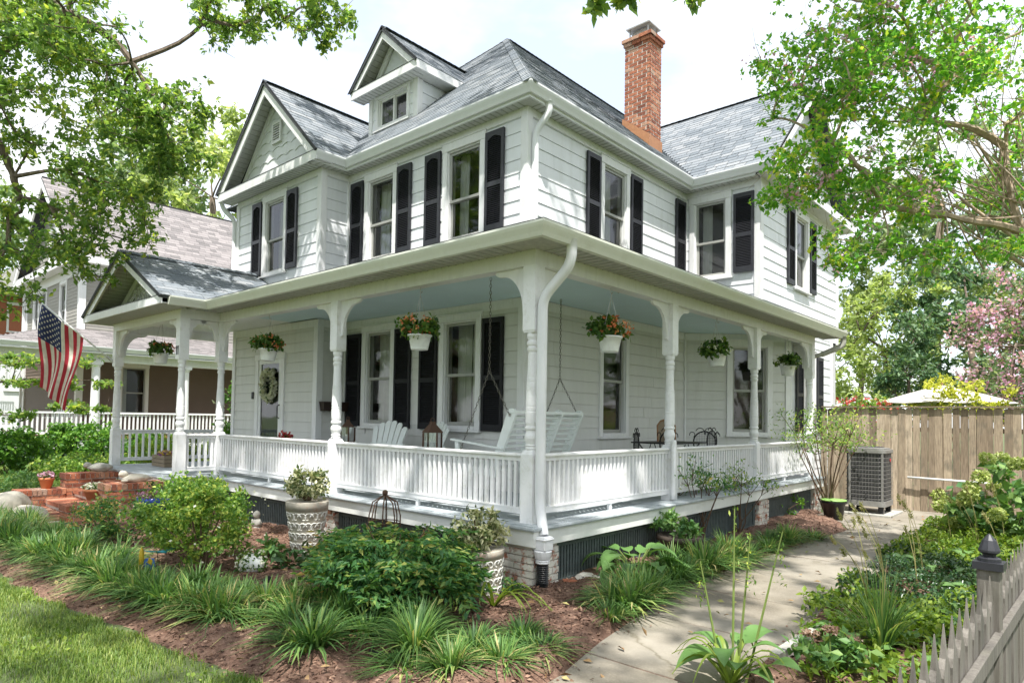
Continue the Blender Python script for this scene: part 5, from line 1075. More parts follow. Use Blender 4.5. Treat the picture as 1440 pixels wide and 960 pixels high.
# ------------------------------------------------------------------ bistro set
def bistro_chair(x, y, rz, label):
    t = thing('bistro_chair', label, 'chair', (x, y, 0), rz, 'black wire garden chairs'); A = lambda n, m: part(n, m, 'iron', t, True, worldly=False); arc = lambda cx, cz, r, a0, a1, yy, n=14, sx=1.: [(cx+sx*r*math.cos(R(a0+(a1-a0)*k/n)), yy, cz+r*math.sin(R(a0+(a1-a0)*k/n))) for k in range(n+1)]
    A('back_hoop', MB().tube(arc(0, .70, .19, 0, 360, .2, 22), .011, 6)); m = MB()
    for sx in (-1, 1): m.tube(arc(sx*.075, .87, .075, 200 if sx > 0 else -20, 20 if sx > 0 else 160, .2), .007, 5); m.tube(arc(sx*.21, .83, .045, 200 if sx < 0 else -20, -60 if sx < 0 else 240, .2), .007, 5)
    A('scrollwork', m); k0 = MB()
    for k in range(-6, 7): w_ = math.sqrt(max(0, .18**2-(k*.028)**2)); k0.tube([(k*.028, .2, .70-w_), (k*.028, .2, .70+w_)], .0022, 3); k0.tube([(-w_, .2, .70+k*.028), (w_, .2, .70+k*.028)], .0022, 3)
    o = A('wire_mesh', k0); o['kind'] = 'stuff'; A('seat', MB().lathe([(.19, .43), (.2, .44), (.19, .45)], 20))
    for sx in (-1, 1): A('leg', MB().tube([(sx*.15, -.14, .43), (sx*.18, -.18, 0)], .01, 5)); A('leg', MB().tube([(sx*.12, .2, .55), (sx*.14, .15, .43), (sx*.18, .22, 0)], .01, 5))
bistro_chair(-.92, 3.25, R(-70), 'black wire garden chair with oval back, below the narrow side window'); bistro_chair(-.75, 3.95, R(-25), 'black wire garden chair with scrolled top, at the near side of the iron table'); bistro_chair(-.62, 5.20, R(8), 'black wire garden chair just beyond the middle side post'); bistro_chair(-.75, 6.35, R(88), 'black wire garden chair seen edge-on, farthest along the side porch')
bt = thing('bistro_table', 'black iron folding table between the wire garden chairs', 'table', (-.85, 4.55, 0)); A = lambda n, m: part(n, m, 'iron', bt)
A('table_top', MB().box((-1.2, 3.95, .70), (-.5, 5.15, .722)))
for yy in (4.1, 5.0):
    for sx in (-1, 1): A('leg', MB().tube([(-.85+sx*.3, yy, .70), (-.85-sx*.28, yy, .0)], .011, 5)); A('brace', MB().tube([(-.85+sx*.3, yy, .02), (-.85+sx*.3, yy+(.4 if yy < 4.5 else -.4), .69)], .008, 5))
ch = thing('board', 'brown framed board standing upright on the iron table', 'tray', (-.9, 4.55, .722), R(35)); part('panel', MB().prism([(-.14, 0), (.14, 0), (.14, .26), (.09, .33), (0, .36), (-.09, .33), (-.14, .26)], lambda a, b, d: (a, d+b*.25, b), 0, .02), 'wood_old', ch, worldly=False); part('frame', MB().tube([(-.14, 0, 0), (-.14, .065, .26), (-.09, .0825, .33), (0, .09, .36), (.09, .0825, .33), (.14, .065, .26), (.14, 0, 0)], .014, 5), 'wood_brown', ch, worldly=False)
# ------------------------------------------------------------------ door wreath, red flowers, portico crate, stone animals
wr = thing('wreath', 'white flower wreath hanging on the glass entrance door', 'wreath', (-7.775, 1.31, 1.62)); n = 900; a = RNG.uniform(0, 6.28, n); b = RNG.uniform(0, 6.28, n); rr_ = .055*np.sqrt(RNG.uniform(.2, 1, n)); P = np.stack([(.21+rr_*np.cos(b))*np.cos(a), rr_*np.sin(b)*.6, (.27+rr_*np.cos(b))*np.sin(a)], 1)
put('flowers', leaf_mesh('flowers', P[:780], .07, 'white_f', .85, .1), wr); put('leaves', leaf_mesh('leaves', P[780:], .065, 'basket', .5, .1), wr); part('hoop', MB().tube([(.21*math.cos(q), .0, .27*math.sin(q)) for q in np.linspace(0, 6.283, 25)], .02, 6), 'twine', wr, worldly=False)
rf = thing('flower_pot', 'small pot of red flowers behind the front railing, right of the door', 'flower pot', (-5.75, .55, .35)); part('pot', MB().lathe([(.08, 0), (.11, .2), (.12, .2), (.12, .23), (.1, .23)], 16), 'terracotta', rf, True, worldly=False); put('flowers', leaf_mesh('flowers', ball(150, (0, 0, .33), (.13, .13, .08)), .05, 'red_f', .8, .3), rf); put('leaves', leaf_mesh('leaves', ball(120, (0, 0, .28), (.14, .14, .07)), .06, 'basket', .6, .3), rf)
ps = thing('plant_stand', 'low white stand holding the pot of red flowers', 'plant stand', (-5.75, .55, 0)); part('stand_top', MB().box((-5.93, .37, .33), (-5.57, .73, .35)), 'white_wood', ps)
for a in (-5.9, -5.63):
    for b in (.4, .67): part('leg', MB().box((a, b, 0), (a+.03, b+.03, .33)), 'white_wood', ps)
pc = thing('planter_box', 'weathered wooden crate of purple and yellow pansies on the portico floor', 'planter', (-9.2, .02, .005)); t = MB()
for z in (.0, .075, .15): t.box((-9.50, -.17, .01+z), (-8.92, -.15, .075+z)); t.box((-9.50, .20, .01+z), (-8.92, .22, .075+z)); t.box((-8.92, -.17, .01+z), (-8.90, .22, .075+z)); t.box((-9.52, -.17, .01+z), (-9.50, .22, .075+z))
part('crate_slats', t, 'wood_old', pc, kind='stuff'); part('soil', MB().box((-9.5, -.15, .02), (-8.92, .2, .19)), 'soil', pc)
MT['purple'] = leafmat('pansy', [(0, (.16, .05, .22)), (.5, (.34, .14, .32)), (.7, (.55, .36, .06)), (1, (.6, .5, .12))], .3); put('flowers', leaf_mesh('flowers', ball(230, (0, 0, .23), (.3, .2, .06)), .06, 'purple', .85, .6), pc); put('leaves', leaf_mesh('leaves', ball(200, (0, 0, .2), (.3, .2, .05)), .05, 'basket', .5, .6), pc)
def lump(name, parts, mat, label, cat, loc, rz=0):
    t = thing(name, label, cat, loc, rz)
    for i, (nm, c, r, sc) in enumerate(parts): 
        mb = rough_ball(nm, mat, r, sc, .10, i+3); mb.v = [(x+c[0], y+c[1], z+c[2]) for x, y, z in mb.v]; part(nm, mb, mat, t, True, worldly=False)
    return t
lump('stone_animal', [('body', (0, 0, .06), .12, (1.7, .9, .55)), ('head', (-.17, .02, .13), .06, (1.1, .9, .9)), ('tail', (.2, .05, .05), .04, (1.6, .7, .6)), ('paw', (-.16, -.09, .03), .035, (1.5, .8, .7))], 'stone', 'pale stone animal lying on top of the brick side wall nearest the portico', 'statue', (-7.03, -1.32, -.05), R(80))
lump('stone_animal', [('body', (0, 0, .08), .13, (1.6, .9, .6)), ('head', (-.2, .0, .12), .06, (1.2, .9, .9))], 'stone_grey', 'grey stone animal lying on the far brick side wall', 'statue', (-9.3, -1.15, -.05), R(60))
# ------------------------------------------------------------------ pots by the steps
def fpot(x, y, z, r, h, label, mat='terracotta', fl='pink', leaves=True):
    t = thing('flower_pot', label, 'flower pot', (x, y, z)); part('pot', MB().lathe([(r*.62, 0), (r*.92, h*.78), (r, h*.78), (r, h), (r*.9, h), (r*.88, h*.9)], 22), mat, t, True, worldly=False); part('soil', MB().lathe([(r*.9, h*.88), (.001, h*.92)], 14), 'soil', t, worldly=False)
    put('flowers', leaf_mesh('flowers', ball(170, (0, 0, h+.03), (r*1.05, r*1.05, .07), shell=.6), .045, fl, .8, .4), t); put('leaves', leaf_mesh('leaves', ball(150, (0, 0, h+.01), (r, r, .05)), .05, 'basket', .6, .4), t); return t
fpot(-9.3, -1.98, -.30, .12, .19, 'terracotta pot of pink flowers standing on the lower left brick wall'); fpot(-7.4, -1.78, -.33, .17, .17, 'terracotta pot of pale pink flowers on the steps, beside the nearer brick wall', fl='white_f')
bp_ = fpot(-6.45, -1.25, G+.02, .24, .42, 'cobalt blue glazed pot with trailing plants beside the brick steps', 'blueglaze'); P, _ = clumps(260, (0, 0, .50), (.26, .26, .12), 9, .1); put('leaves', leaf_mesh('leaves', P, .07, 'nandina', .45, .5), bp_)
# carved stone and boulder at the left edge of the bed
mb = rough_ball('shell', 'stone', .33, (1.15, 1, .85), .1, 8, 26, 18); mb.v = [(x*(1+.06*math.sin(14*math.atan2(y, x)+z*18)), y*(1+.06*math.sin(14*math.atan2(y, x)+z*18)), z+.2) for x, y, z in mb.v]
t = thing('carved_stone', 'pale textured shell-like carved stone at the end of the front bed', 'carved stone', (-8.35, -2.75, G)); part('shell', mb, 'stone', t, True, worldly=False)
t = lump('boulder', [('stone', (0, 0, .10), .30, (1.2, .9, .65))], 'stone', 'smooth pale boulder beside the shell-like carved stone', 'boulder', (-7.68, -2.6, G))
# ------------------------------------------------------------------ large patterned planters with variegated shrubs
def urn(x, y, h, rt_, rb, label, rz=0, tilt=0):
    t = thing('planter', label, 'planter', (x, y, G+.03), rz, 'tall scroll-patterned planters'); t.rotation_euler = (0, tilt, rz)
    part('planter_body', MB().lathe([(rb*.96, 0), (rb, .02), (rb+(rt_-rb)*.85, h*.80), (rt_*.97, h*.805), (rt_*1.02, h*.83), (rt_*1.04, h), (rt_*.97, h), (rt_*.93, h*.9)], 28), 'stone', t, True, worldly=False)
    part('soil', MB().lathe([(rt_*.94, h*.9), (.001, h*.93)], 14), 'soil', t, worldly=False); rm_ = MB().lathe([(rt_*1.025, h*.835), (rt_*1.05, h*.99), (rt_*1.02, h*1.003)], 28); part('rim', rm_, 'stone_worn', t, True, worldly=False); sc = MB()
    for i in range(10):
        for j in range(4):
            for sg in (-1, 1):
                a0 = 2*math.pi*(i+.5*(j % 2))/10; z0 = h*(.06+j*.185); pts = []
                for k in range(13):
                    tt = k/12; ang = tt*5.0; r = .075*(1-tt*.72)*h/.7; u = sg*(.045*h/.7-r*math.cos(ang)*.9); zz = z0+.075*h/.7+r*math.sin(ang)*1.05-.0
                    rad = rb+(rt_-rb)*.85*min(1, max(0, zz/(h*.8)))+.004; pts.append((rad*math.cos(a0+u/rad), rad*math.sin(a0+u/rad), zz))
                sc.tube(pts, [.011*(1-.04*k) for k in range(13)], 4)
    part('scroll_relief', sc, 'pot_relief', t, True, kind='stuff', worldly=False)
    P, C = clumps(1500, (0, 0, h+.19), (.25, .24, .18), 24, .10); put('foliage', leaf_mesh('foliage', P, .060, 'variegated', .5, .6), t); st = MB()
    for c in C: st.tube([(0, 0, h*.9), (c[0]*.4, c[1]*.4, h+.08), tuple(c)], .006, 4)
    part('stems', st, 'stem_brown', t, worldly=False); return t
MT['stone_worn'] = painted('worn_rim', (.44, .40, .33), .85, .3, 9, (.34, .16, .09)); MT['pot_relief'] = painted('pale_relief', (.66, .65, .60), .8, .15, 12); MT['stone'] = MT['stone']
urn(-2.90, -.78, .66, .245, .165, 'tall scroll-patterned planter with a variegated shrub, before the middle front post'); urn(-.06, -.62, .46, .215, .16, 'scroll-patterned planter with a variegated shrub, beside the whitewashed corner pier', .4, R(-4))
# ------------------------------------------------------------------ garden ornaments
ob = thing('garden_obelisk', 'rusty wire dome plant support with a glass ball inside', 'plant support', (-1.33, -.82, G)); A = lambda n, m, q='rust': part(n, m, q, ob, True, worldly=False); tp_ = .93
for k in range(8):
    a = k*math.pi/4; A('rib', MB().tube([(.17*math.cos(a), .17*math.sin(a), 0), (.165*math.cos(a), .165*math.sin(a), tp_-.24), (.13*math.cos(a), .13*math.sin(a), tp_-.10), (.02*math.cos(a), .02*math.sin(a), tp_-.03)], .0075, 5))
for z in (.22, .62): A('hoop', MB().tube([(.168*math.cos(q), .168*math.sin(q), z) for q in np.linspace(0, 6.283, 21)], .006, 4))
A('finial', MB().sphere((0, 0, tp_), .032, 10, 7)); MT['glassball'] = flat('teal_glass', (.10, .30, .30), .1); A('glass_ball', MB().sphere((.02, 0, .48), .045, 12, 8), 'glassball'); A('hanger', MB().tube([(0, 0, .9), (.02, 0, .53)], .003, 4))
lump('garden_statue', [('base', (0, 0, .04), .09, (1, 1, .5)), ('body', (0, 0, .13), .075, (1, .9, 1.1)), ('head', (0, -.01, .25), .055, (1, 1, 1)), ('arm', (.06, -.03, .14), .03, (.8, .8, 1.5)), ('arm', (-.06, -.03, .14), .03, (.8, .8, 1.5))], 'stone_grey', 'small mossy stone figure on the mulch before the lattice', 'statue', (-4.75, -.45, G+.03), .4)
cb = thing('ball_planter', 'round white speckled bowl of tiny white flowers and ivy', 'planter', (-2.45, -1.72, G+.02)); part('bowl', rough_ball('b', 'x', .135, (1, 1, .85), .03, 2, 18, 12), 'pot_white', cb, True, worldly=False); cb.location.z += .1
put('leaves', leaf_mesh('leaves', ball(210, (0, 0, .02), (.15, .15, .13), shell=.95), .045, 'basket', .6, .2), cb); put('flowers', leaf_mesh('flowers', ball(120, (0, 0, .04), (.16, .16, .13), shell=.95), .03, 'white_f', .8, .2), cb)
MT['yellow'] = flat('yellow_paint', (.62, .42, .02), .4); MT['teal'] = flat('teal_paint', (.03, .34, .42), .4); MT['bluep'] = flat('blue_paint', (.05, .16, .5), .4)
bo = thing('butterfly_stake', 'painted yellow and blue butterfly ornament on a stake, under the big shrub', 'garden ornament', (-2.93, -2.66, G)); part('body', MB().lathe([(.004, .10), (.022, .14), (.026, .24), (.02, .33), (.004, .37)], 10), 'yellow', bo, True, worldly=False); part('stake', MB().tube([(0, 0, 0), (0, 0, .12)], .004, 4), 'iron', bo, worldly=False)
for sx in (-1, 1):
    part('wing', MB().prism([(0, .17), (sx*.10, .13), (sx*.17, .19), (sx*.15, .27), (sx*.05, .26)], lambda a, b, d: (a, d+abs(a)*.4, b), 0, .006), 'bluep', bo, worldly=False); part('wing_spot', MB().prism([(sx*.08, .22), (sx*.13, .20), (sx*.14, .25), (sx*.10, .27)], lambda a, b, d: (a, d+abs(a)*.4, b), -.006, -.001), 'yellow', bo, worldly=False)
tt = thing('garden_ornament', 'turquoise dragonfly ornament low in the shrub, beside the yellow butterfly', 'garden ornament', (-3.15, -2.42, G)); part('stake', MB().tube([(0, 0, 0), (0, 0, .25)], .004, 4), 'iron', tt, worldly=False); part('body', MB().tube([(-.02, 0, .25), (.14, .03, .27)], .014, 6), 'teal', tt, True, worldly=False)
for sx in (-1, 1):
    for q in (0, .05): part('wing', MB().prism([(.02+q, 0), (.05+q, 0), (.08+q, sx*.13), (.03+q, sx*.15)], lambda a, b, d: (a, b, .262+d+abs(b)*.2), 0, .004), 'teal', tt, worldly=False)
fr = thing('clay_figure', 'orange clay animal figure resting on the mulch behind the border grass', 'garden ornament', (-3.95, -2.45, G+.03), .5); 
for nm, c, r, sc in (('body', (0, 0, .06), .075, (1.6, .9, .7)), ('head', (-.13, 0, .08), .05, (1.1, 1, .9)), ('hind_body', (.14, .06, .05), .06, (1.5, .8, .7))):
    m = rough_ball(nm, 'terracotta', r, sc, .08, 5); m.v = [(x+c[0], y+c[1], z+c[2]) for x, y, z in m.v]; part(nm, m, 'terracotta', fr, True, worldly=False)
# loose bricks and stones on the mulch
bb = MB().box((-.10, -.05, -.03), (.10, .05, .03)); bbm = bb.mesh('loose_brick', 'brick')
for i, (x, y, z, rx, ry, rz, lab) in enumerate(((-1.95, -1.25, .04, 0, .1, .3, 'loose red brick lying behind another, between the flower bowl and the patterned planter'), (-1.72, -1.38, .045, .1, 0, .9, 'loose pale red brick in front of another on the open mulch'), (.28, .35, .05, .3, .1, .8, 'orange-red brick tipped against the side lattice by the corner downspout'), (-.28, -.62, .04, 0, .2, .5, 'dark red brick at the foot of the corner planter'), (-4.3, -.75, .035, 0, 0, .15, 'loose red brick lying near the small stone figure'))):
    o = put('brick', bbm, None, (x, y, G+z), (rx, ry, rz)); tag(o, lab, 'brick')
for i, (x, y, s, lab) in enumerate(((.30, .62, .13, 'flat grey stone below the side lattice, beside the tipped brick'), (.38, .82, .10, 'broken grey stone leaning on the flat one below the side lattice'), (.46, .45, .07, 'small grey stone next to the tipped brick'))):
    m = rough_ball('s', 'x', s, (1.3, 1, .5), .22, i+20, 10, 6); o = put('stone', m.mesh('stone', 'stone_grey'), None, (x, y, G+.05), (.2, .1, i)); tag(o, lab, 'stone')
sp = thing('sprinkler_head', 'small black sprinkler lying on the mulch by the border grass', 'sprinkler', (.45, -2.28, G+.04)); part('body', MB().tube([(-.06, 0, .01), (.06, .02, .015)], .014, 6), 'black_plastic', sp, worldly=False); part('nozzle', MB().tube([(-.03, 0, .01), (-.035, 0, .06)], .013, 6), 'black_plastic', sp, worldly=False)
sl = thing('garden_light', 'small black garden spotlight on the mulch near the white flower bowl', 'garden light', (-1.95, -1.85, G+.03)); part('lamp_body', MB().tube([(0, 0, .03), (.07, .03, .06)], [.02, .035], 8), 'black_plastic', sl, worldly=False); part('stake', MB().tube([(0, 0, -.03), (0, 0, .04)], .01, 5), 'black_plastic', sl, worldly=False)
# pots along the side of the porch
def plainpot(x, y, r, h, label, mat='stone_grey'):
    t = thing('flower_pot', label, 'flower pot', (x, y, G+.02)); part('pot', MB().lathe([(r*.75, 0), (r*.95, h*.8), (r*1.03, h*.82), (r*1.03, h), (r*.92, h), (r*.9, h*.88)], 22), mat, t, True, worldly=False); part('soil', MB().lathe([(r*.92, h*.86), (.001, h*.9)], 12), 'soil', t, worldly=False); return t
MT['darkclay'] = painted('dark_clay', (.07, .052, .04), .8, .3, 10)
p = plainpot(.45, 2.35, .27, .32, 'wide dark clay pot of leafy green plants by the side lattice', 'darkclay'); P, _ = clumps(420, (-.03, -.05, .42), (.28, .28, .14), 12, .10); put('leaves', leaf_mesh('leaves', P, .085, 'hosta', .5, .5), p)
p = plainpot(.72, 7.75, .20, .34, 'black pot with a bright green rim beside the slender crape myrtle', 'black_plastic'); part('rim', MB().lathe([(.20, .325), (.215, .33), (.215, .35), (.19, .352)], 22), flat('lime_plastic', (.25, .45, .12), .4), p, True, worldly=False)
# umbrella beyond the fence
um = thing('patio_umbrella', 'cream patio umbrella spread open behind the board fence', 'umbrella', (1.3, 15.0, G)); c = MB(); Rn = 1.55; zt, ze = 2.08, 1.62
for k in range(8):
    a0, a1 = k*math.pi/4, (k+1)*math.pi/4; m = MB(); n = 5
    for i in range(n+1):
        t_ = i/n; r = Rn*t_; z = zt-(zt-ze)*(t_**1.15); m.v += [(1.3+r*math.cos(a0), 15+r*math.sin(a0), z), (1.3+r*math.cos((a0+a1)/2)*.965, 15+r*math.sin((a0+a1)/2)*.965, z-.03*t_), (1.3+r*math.cos(a1), 15+r*math.sin(a1), z)]
    m.f = [(3*i+j, 3*i+j+1, 3*i+j+4, 3*i+j+3) for i in range(n) for j in range(2)]; MT.setdefault('canvas', painted('cream_canvas', (.52, .49, .44), .9, .06, 5)); part('canopy_panel', m, 'canvas', um); part('rib', MB().tube([(1.3, 15, zt-.03), (1.3+Rn*math.cos(a0), 15+Rn*math.sin(a0), ze-.02)], .01, 4), 'wood_brown', um)
part('pole', MB().tube([(1.3, 15, G), (1.3, 15, zt+.08)], .022, 8), 'wood_brown', um)
# ------------------------------------------------------------------ border grass, shrubs, perennials
ORD = 'first second third fourth fifth sixth seventh eighth ninth tenth eleventh twelfth thirteenth fourteenth fifteenth sixteenth seventeenth eighteenth nineteenth twentieth'.split(); ORD += ['twenty-'+o for o in ORD[:9]]+['thirtieth']+['thirty-'+o for o in ORD[:9]]+['fortieth']+['forty-'+o for o in ORD[:9]]
def strap_mesh(name, n, h, spread, wd, mat, seed=0, seg=5, up=1.0, r0=.05):
    a = RNG.uniform(0, 6.283, n); L = h*RNG.uniform(.6, 1.25, n); out = spread*RNG.uniform(.15, 1.1, n); b = RNG.uniform(0, r0, n); tw = RNG.uniform(-.3, .3, n); V = []; ts = np.linspace(0, 1, seg)
    for t in ts:
        r = b+out*(t**1.5); z = L*up*(1.25*t-.62*t*t*np.minimum(1.5, out/h*1.2)); an = a+tw*t
        cx, cy = r*np.cos(an), r*np.sin(an); w2 = wd*(1-.15*abs(t-.4)-.8*t**4)*.5; sx, sy = -np.sin(an)*w2, np.cos(an)*w2
        V += [np.stack([cx-sx, cy-sy, z], 1), np.stack([cx+sx, cy+sy, z], 1)]
    V = np.stack(V, 1); m = 2*seg; base = np.arange(n)[:, None]*m; F_ = [base+np.array([[2*i, 2*i+1, 2*i+3, 2*i+2]]) for i in range(seg-1)]
    return np_mesh(name, V.reshape(-1, 3), np.concatenate(F_), mat)
LM = [strap_mesh('foliage', n_, h_, s_, .0165, 'lili', r0=r_, up=u_) for n_, h_, s_, r_, u_ in ((230, .30, .42, .13, 1.0), (260, .33, .50, .14, .95), (200, .26, .40, .12, 1.05), (170, .28, .46, .15, .85), (280, .34, .44, .12, 1.0))]
def liriope(x, y, s, label, grp):
    t = thing('border_grass', label, 'grass clump', (x, y, G+.02), RNG.uniform(0, 6.28), grp); s *= RNG.uniform(.82, 1.12); t.scale = (s, s, s*RNG.uniform(.8, 1.15)); t.rotation_euler = (RNG.uniform(-.12, .12), RNG.uniform(-.12, .12), RNG.uniform(0, 6.28)); put('foliage', LM[RNG.integers(5)], t)
def along(pts, step, jit):
    P = [Vector(p) for p in pts]; out = []
    for i in range(len(P)-1):
        n = max(1, int((P[i+1]-P[i]).length/step))
        for k in range(n): q = P[i].lerp(P[i+1], k/n); out.append((q.x+RNG.uniform(-jit, jit), q.y+RNG.uniform(-jit, jit)))
    return out
g1 = 'border grass clumps along the front lawn'
for i, (x, y) in enumerate(along([(-8.1, -3.2), (-5.6, -3.14), (-3.8, -3.03), (-1.95, -2.86), (-.55, -2.62)], .205, .09)): liriope(x, y, RNG.uniform(.9, 1.1), 'arching clump of border grass, '+ORD[i]+' from the steps end of the row along the lawn', g1)
for i, (x, y) in enumerate(along([(-7.4, -2.85), (-4.6, -2.80), (-3.0, -2.68), (-1.7, -2.5)], .27, .11)+along([(-1.75, -2.40), (-.5, -2.1)], .28, .09)+[(-.75, -1.95), (-.35, -1.98), (.05, -2.05), (-1.15, -1.98), (.32, -1.75)]): liriope(x, y, RNG.uniform(.8, 1.0), 'arching clump of border grass, '+ORD[i]+' from the steps end of the second row', 'border grass clumps in the second row')
liriope(-.02, -2.50, 1.30, 'large rounded clump of border grass at the end of the lawn row', g1); liriope(-.48, -2.36, 1.15, 'rounded clump of border grass just behind the large end clump', g1)
for i, (x, y) in enumerate([(.82, -2.30), (1.08, -2.12), (1.22, -1.80), (1.26, -1.42), (.92, -1.75), (.62, -2.05), (1.0, -1.30)]): liriope(x, y, .88, ORD[i]+' clump of border grass in the patch between the corner downspout and the path', 'border grass clumps by the front of the path')
for i, (x, y) in enumerate(along([(1.22, -.35), (1.10, .35), (1.0, 1.2), (.98, 2.3), (1.0, 3.3)], .30, .05)+[(1.0, -.05), (.85, .5), (.78, 1.5), (.82, 2.9)]): liriope(x, y, RNG.uniform(.85, 1.05), ORD[i]+' clump of border grass along the house side of the path', 'border grass clumps along the side path')
for i, (x, y) in enumerate(along([(1.0, 3.8), (1.08, 5.6)], .34, .06)+[(.8, 4.3), (.75, 4.9)]): liriope(x, y, .85, ORD[i]+' clump of border grass at the back end of the side path row', 'border grass clumps at the back of the side path')
def shrub(name, label, cat, loc, r, n, size, mat, k=24, cr=.16, zc=None, aspect=.5, stems=8, smat='stem_brown', grp=None, lower=.05, droop=.1, upb=.6, flat_=(1, 1, .7), shellk=.45, extra=None):
    t = thing(name, label, cat, loc, 0, grp); zc = zc if zc is not None else r[2]*1.0; P, C = clumps(n, (0, 0, zc), r, k, cr, flat_); P, D = sprays(P, 4, size, .6); P[:, 2] = np.maximum(P[:, 2], lower)
    put('foliage', leaf_mesh('foliage', P, size, mat, aspect, upb, droop, D=D, jit=.5), t); st = MB()
    for c in C[:max(stems, 3)]:
        c = Vector(c); st.tube([(RNG.uniform(-.06, .06), RNG.uniform(-.06, .06), 0), (c.x*.35, c.y*.35, c.z*.55), (c.x*.8, c.y*.8, c.z*.9), tuple(c)], [.012, .009, .006, .003], 4)
    part('stems', st, smat, t, worldly=False)
    if extra:
        m, em, es = extra; Q = ball(m, (0, 0, zc), np.array(r)*1.05, shell=.9); put('flowers', leaf_mesh('flowers', Q, es, em, .8, .5), t)
    return t
shrub('shrub', 'large rounded light green shrub in the middle of the front bed', 'shrub', (-2.92, -2.06, G), (.70, .70, .42), 10500, .044, 'azalea', 46, .19, .58, .55, 14, extra=(60, 'white_f', .03))
shrub('shrub', 'bright green leggy shrub top behind the large rounded one', 'shrub', (-4.25, -1.5, G), (.55, .5, .24), 3000, .048, 'azalea', 30, .14, .66, .5, 10)
shrub('shrub', 'lower spreading green shrub before the brick steps', 'shrub', (-5.15, -2.25, G), (.72, .6, .26), 4200, .045, 'nandina', 40, .15, .36, .42, 12)
shrub('shrub', 'small green shrub between the spreading shrub and the large rounded one', 'shrub', (-4.1, -1.9, G), (.35, .35, .22), 1300, .045, 'azalea', 16, .12, .3, .5, 6)
# nandina: compound leaves
def nandina(label, loc, r, nf, zc):
    t = thing('nandina', label, 'shrub', loc); P0 = []; D0 = []; st = MB()
    for _ in range(nf):
        a = RNG.uniform(0, 6.28); q = RNG.uniform(.3, 1)**.6*RNG.uniform(.85, 1.22); el = RNG.uniform(-.55, 1.0); c = Vector((r[0]*q*math.cos(a)*math.cos(el), r[1]*q*math.sin(a)*math.cos(el), zc+r[2]*math.sin(el)*q)); d = Vector((math.cos(a), math.sin(a), RNG.uniform(-.35, .35))).normalized(); L = RNG.uniform(.22, .36)
        s = Vector((-d.y, d.x, 0)).normalized()
        for k in range(6):
            b = c+d*L*k/6
            for sg in (-1, 1):
                for m in range(3): P0.append(b+s*sg*(.03+.05*m)*(1-k/9)); D0.append(d*.6+s*sg*(.9-m*.1)+Vector((0, 0, -.25)))
        P0.append(c+d*L); D0.append(d)
        if RNG.uniform() < .25: st.tube([(c.x*.15, c.y*.15, 0), (c.x*.5, c.y*.5, c.z*.7), tuple(c)], .005, 4)
    put('foliage', leaf_mesh('foliage', np.array([tuple(p) for p in P0])+RNG.normal(size=(len(P0), 3))*.012, .078, 'nandina', .36, .8, D=np.array([tuple(p) for p in D0])+RNG.normal(size=(len(P0), 3))*.25), t); part('stems', st, 'stem_brown', t, worldly=False)
nandina('broad feathery green nandina shrub before the corner of the porch', (-.50, -1.36, G), (.56, .54, .30), 210, .42)
nandina('feathery nandina with yellow and bronze leaves, at the foot of the corner planter', (-.12, -1.42, G), (.38, .38, .22), 90, .32)
nandina('low nandina sprawl beside the broad feathery shrub', (-.95, -1.38, G), (.36, .32, .2), 60, .36)
# strap-leaved daylily by the downspout
def daylily(x, y, n, L, label, az, spread):
    t = thing('daylily', label, 'plant', (x, y, G+.02)); 
    for k in range(n):
        a = az+RNG.uniform(-spread, spread); l = L*RNG.uniform(.7, 1.15); h = RNG.uniform(.22, .42); m = MB(); n_ = 8; w = RNG.uniform(.012, .018)
        for i in range(n_+1):
            q = i/n_; r = l*q; z = h*4*q*(1-q*.85)*.62; ww = w*(1-q**3*.85); m.v += [(r*math.cos(a)-ww*math.sin(a), r*math.sin(a)+ww*math.cos(a), z), (r*math.cos(a), r*math.sin(a), z-.006), (r*math.cos(a)+ww*math.sin(a), r*math.sin(a)-ww*math.cos(a), z)]
        m.f = [f for i in range(n_) for f in ((3*i, 3*i+1, 3*i+4, 3*i+3), (3*i+1, 3*i+2, 3*i+5, 3*i+4))]; part('leaf', m, 'daylily', t, True, worldly=False)
MT['daylily'] = leafmat('daylily_leaf', [(0, (.14, .22, .035)), (.6, (.22, .30, .05)), (1, (.34, .36, .09))], .4)
daylily(.22, -.78, 9, .62, 'strap-leaved bright green daylily beside the corrugated downspout pipe', -.35, 1.0); daylily(.02, -.92, 8, .60, 'strap-leaved daylily sprawling below the corner planter', 3.9, .9)
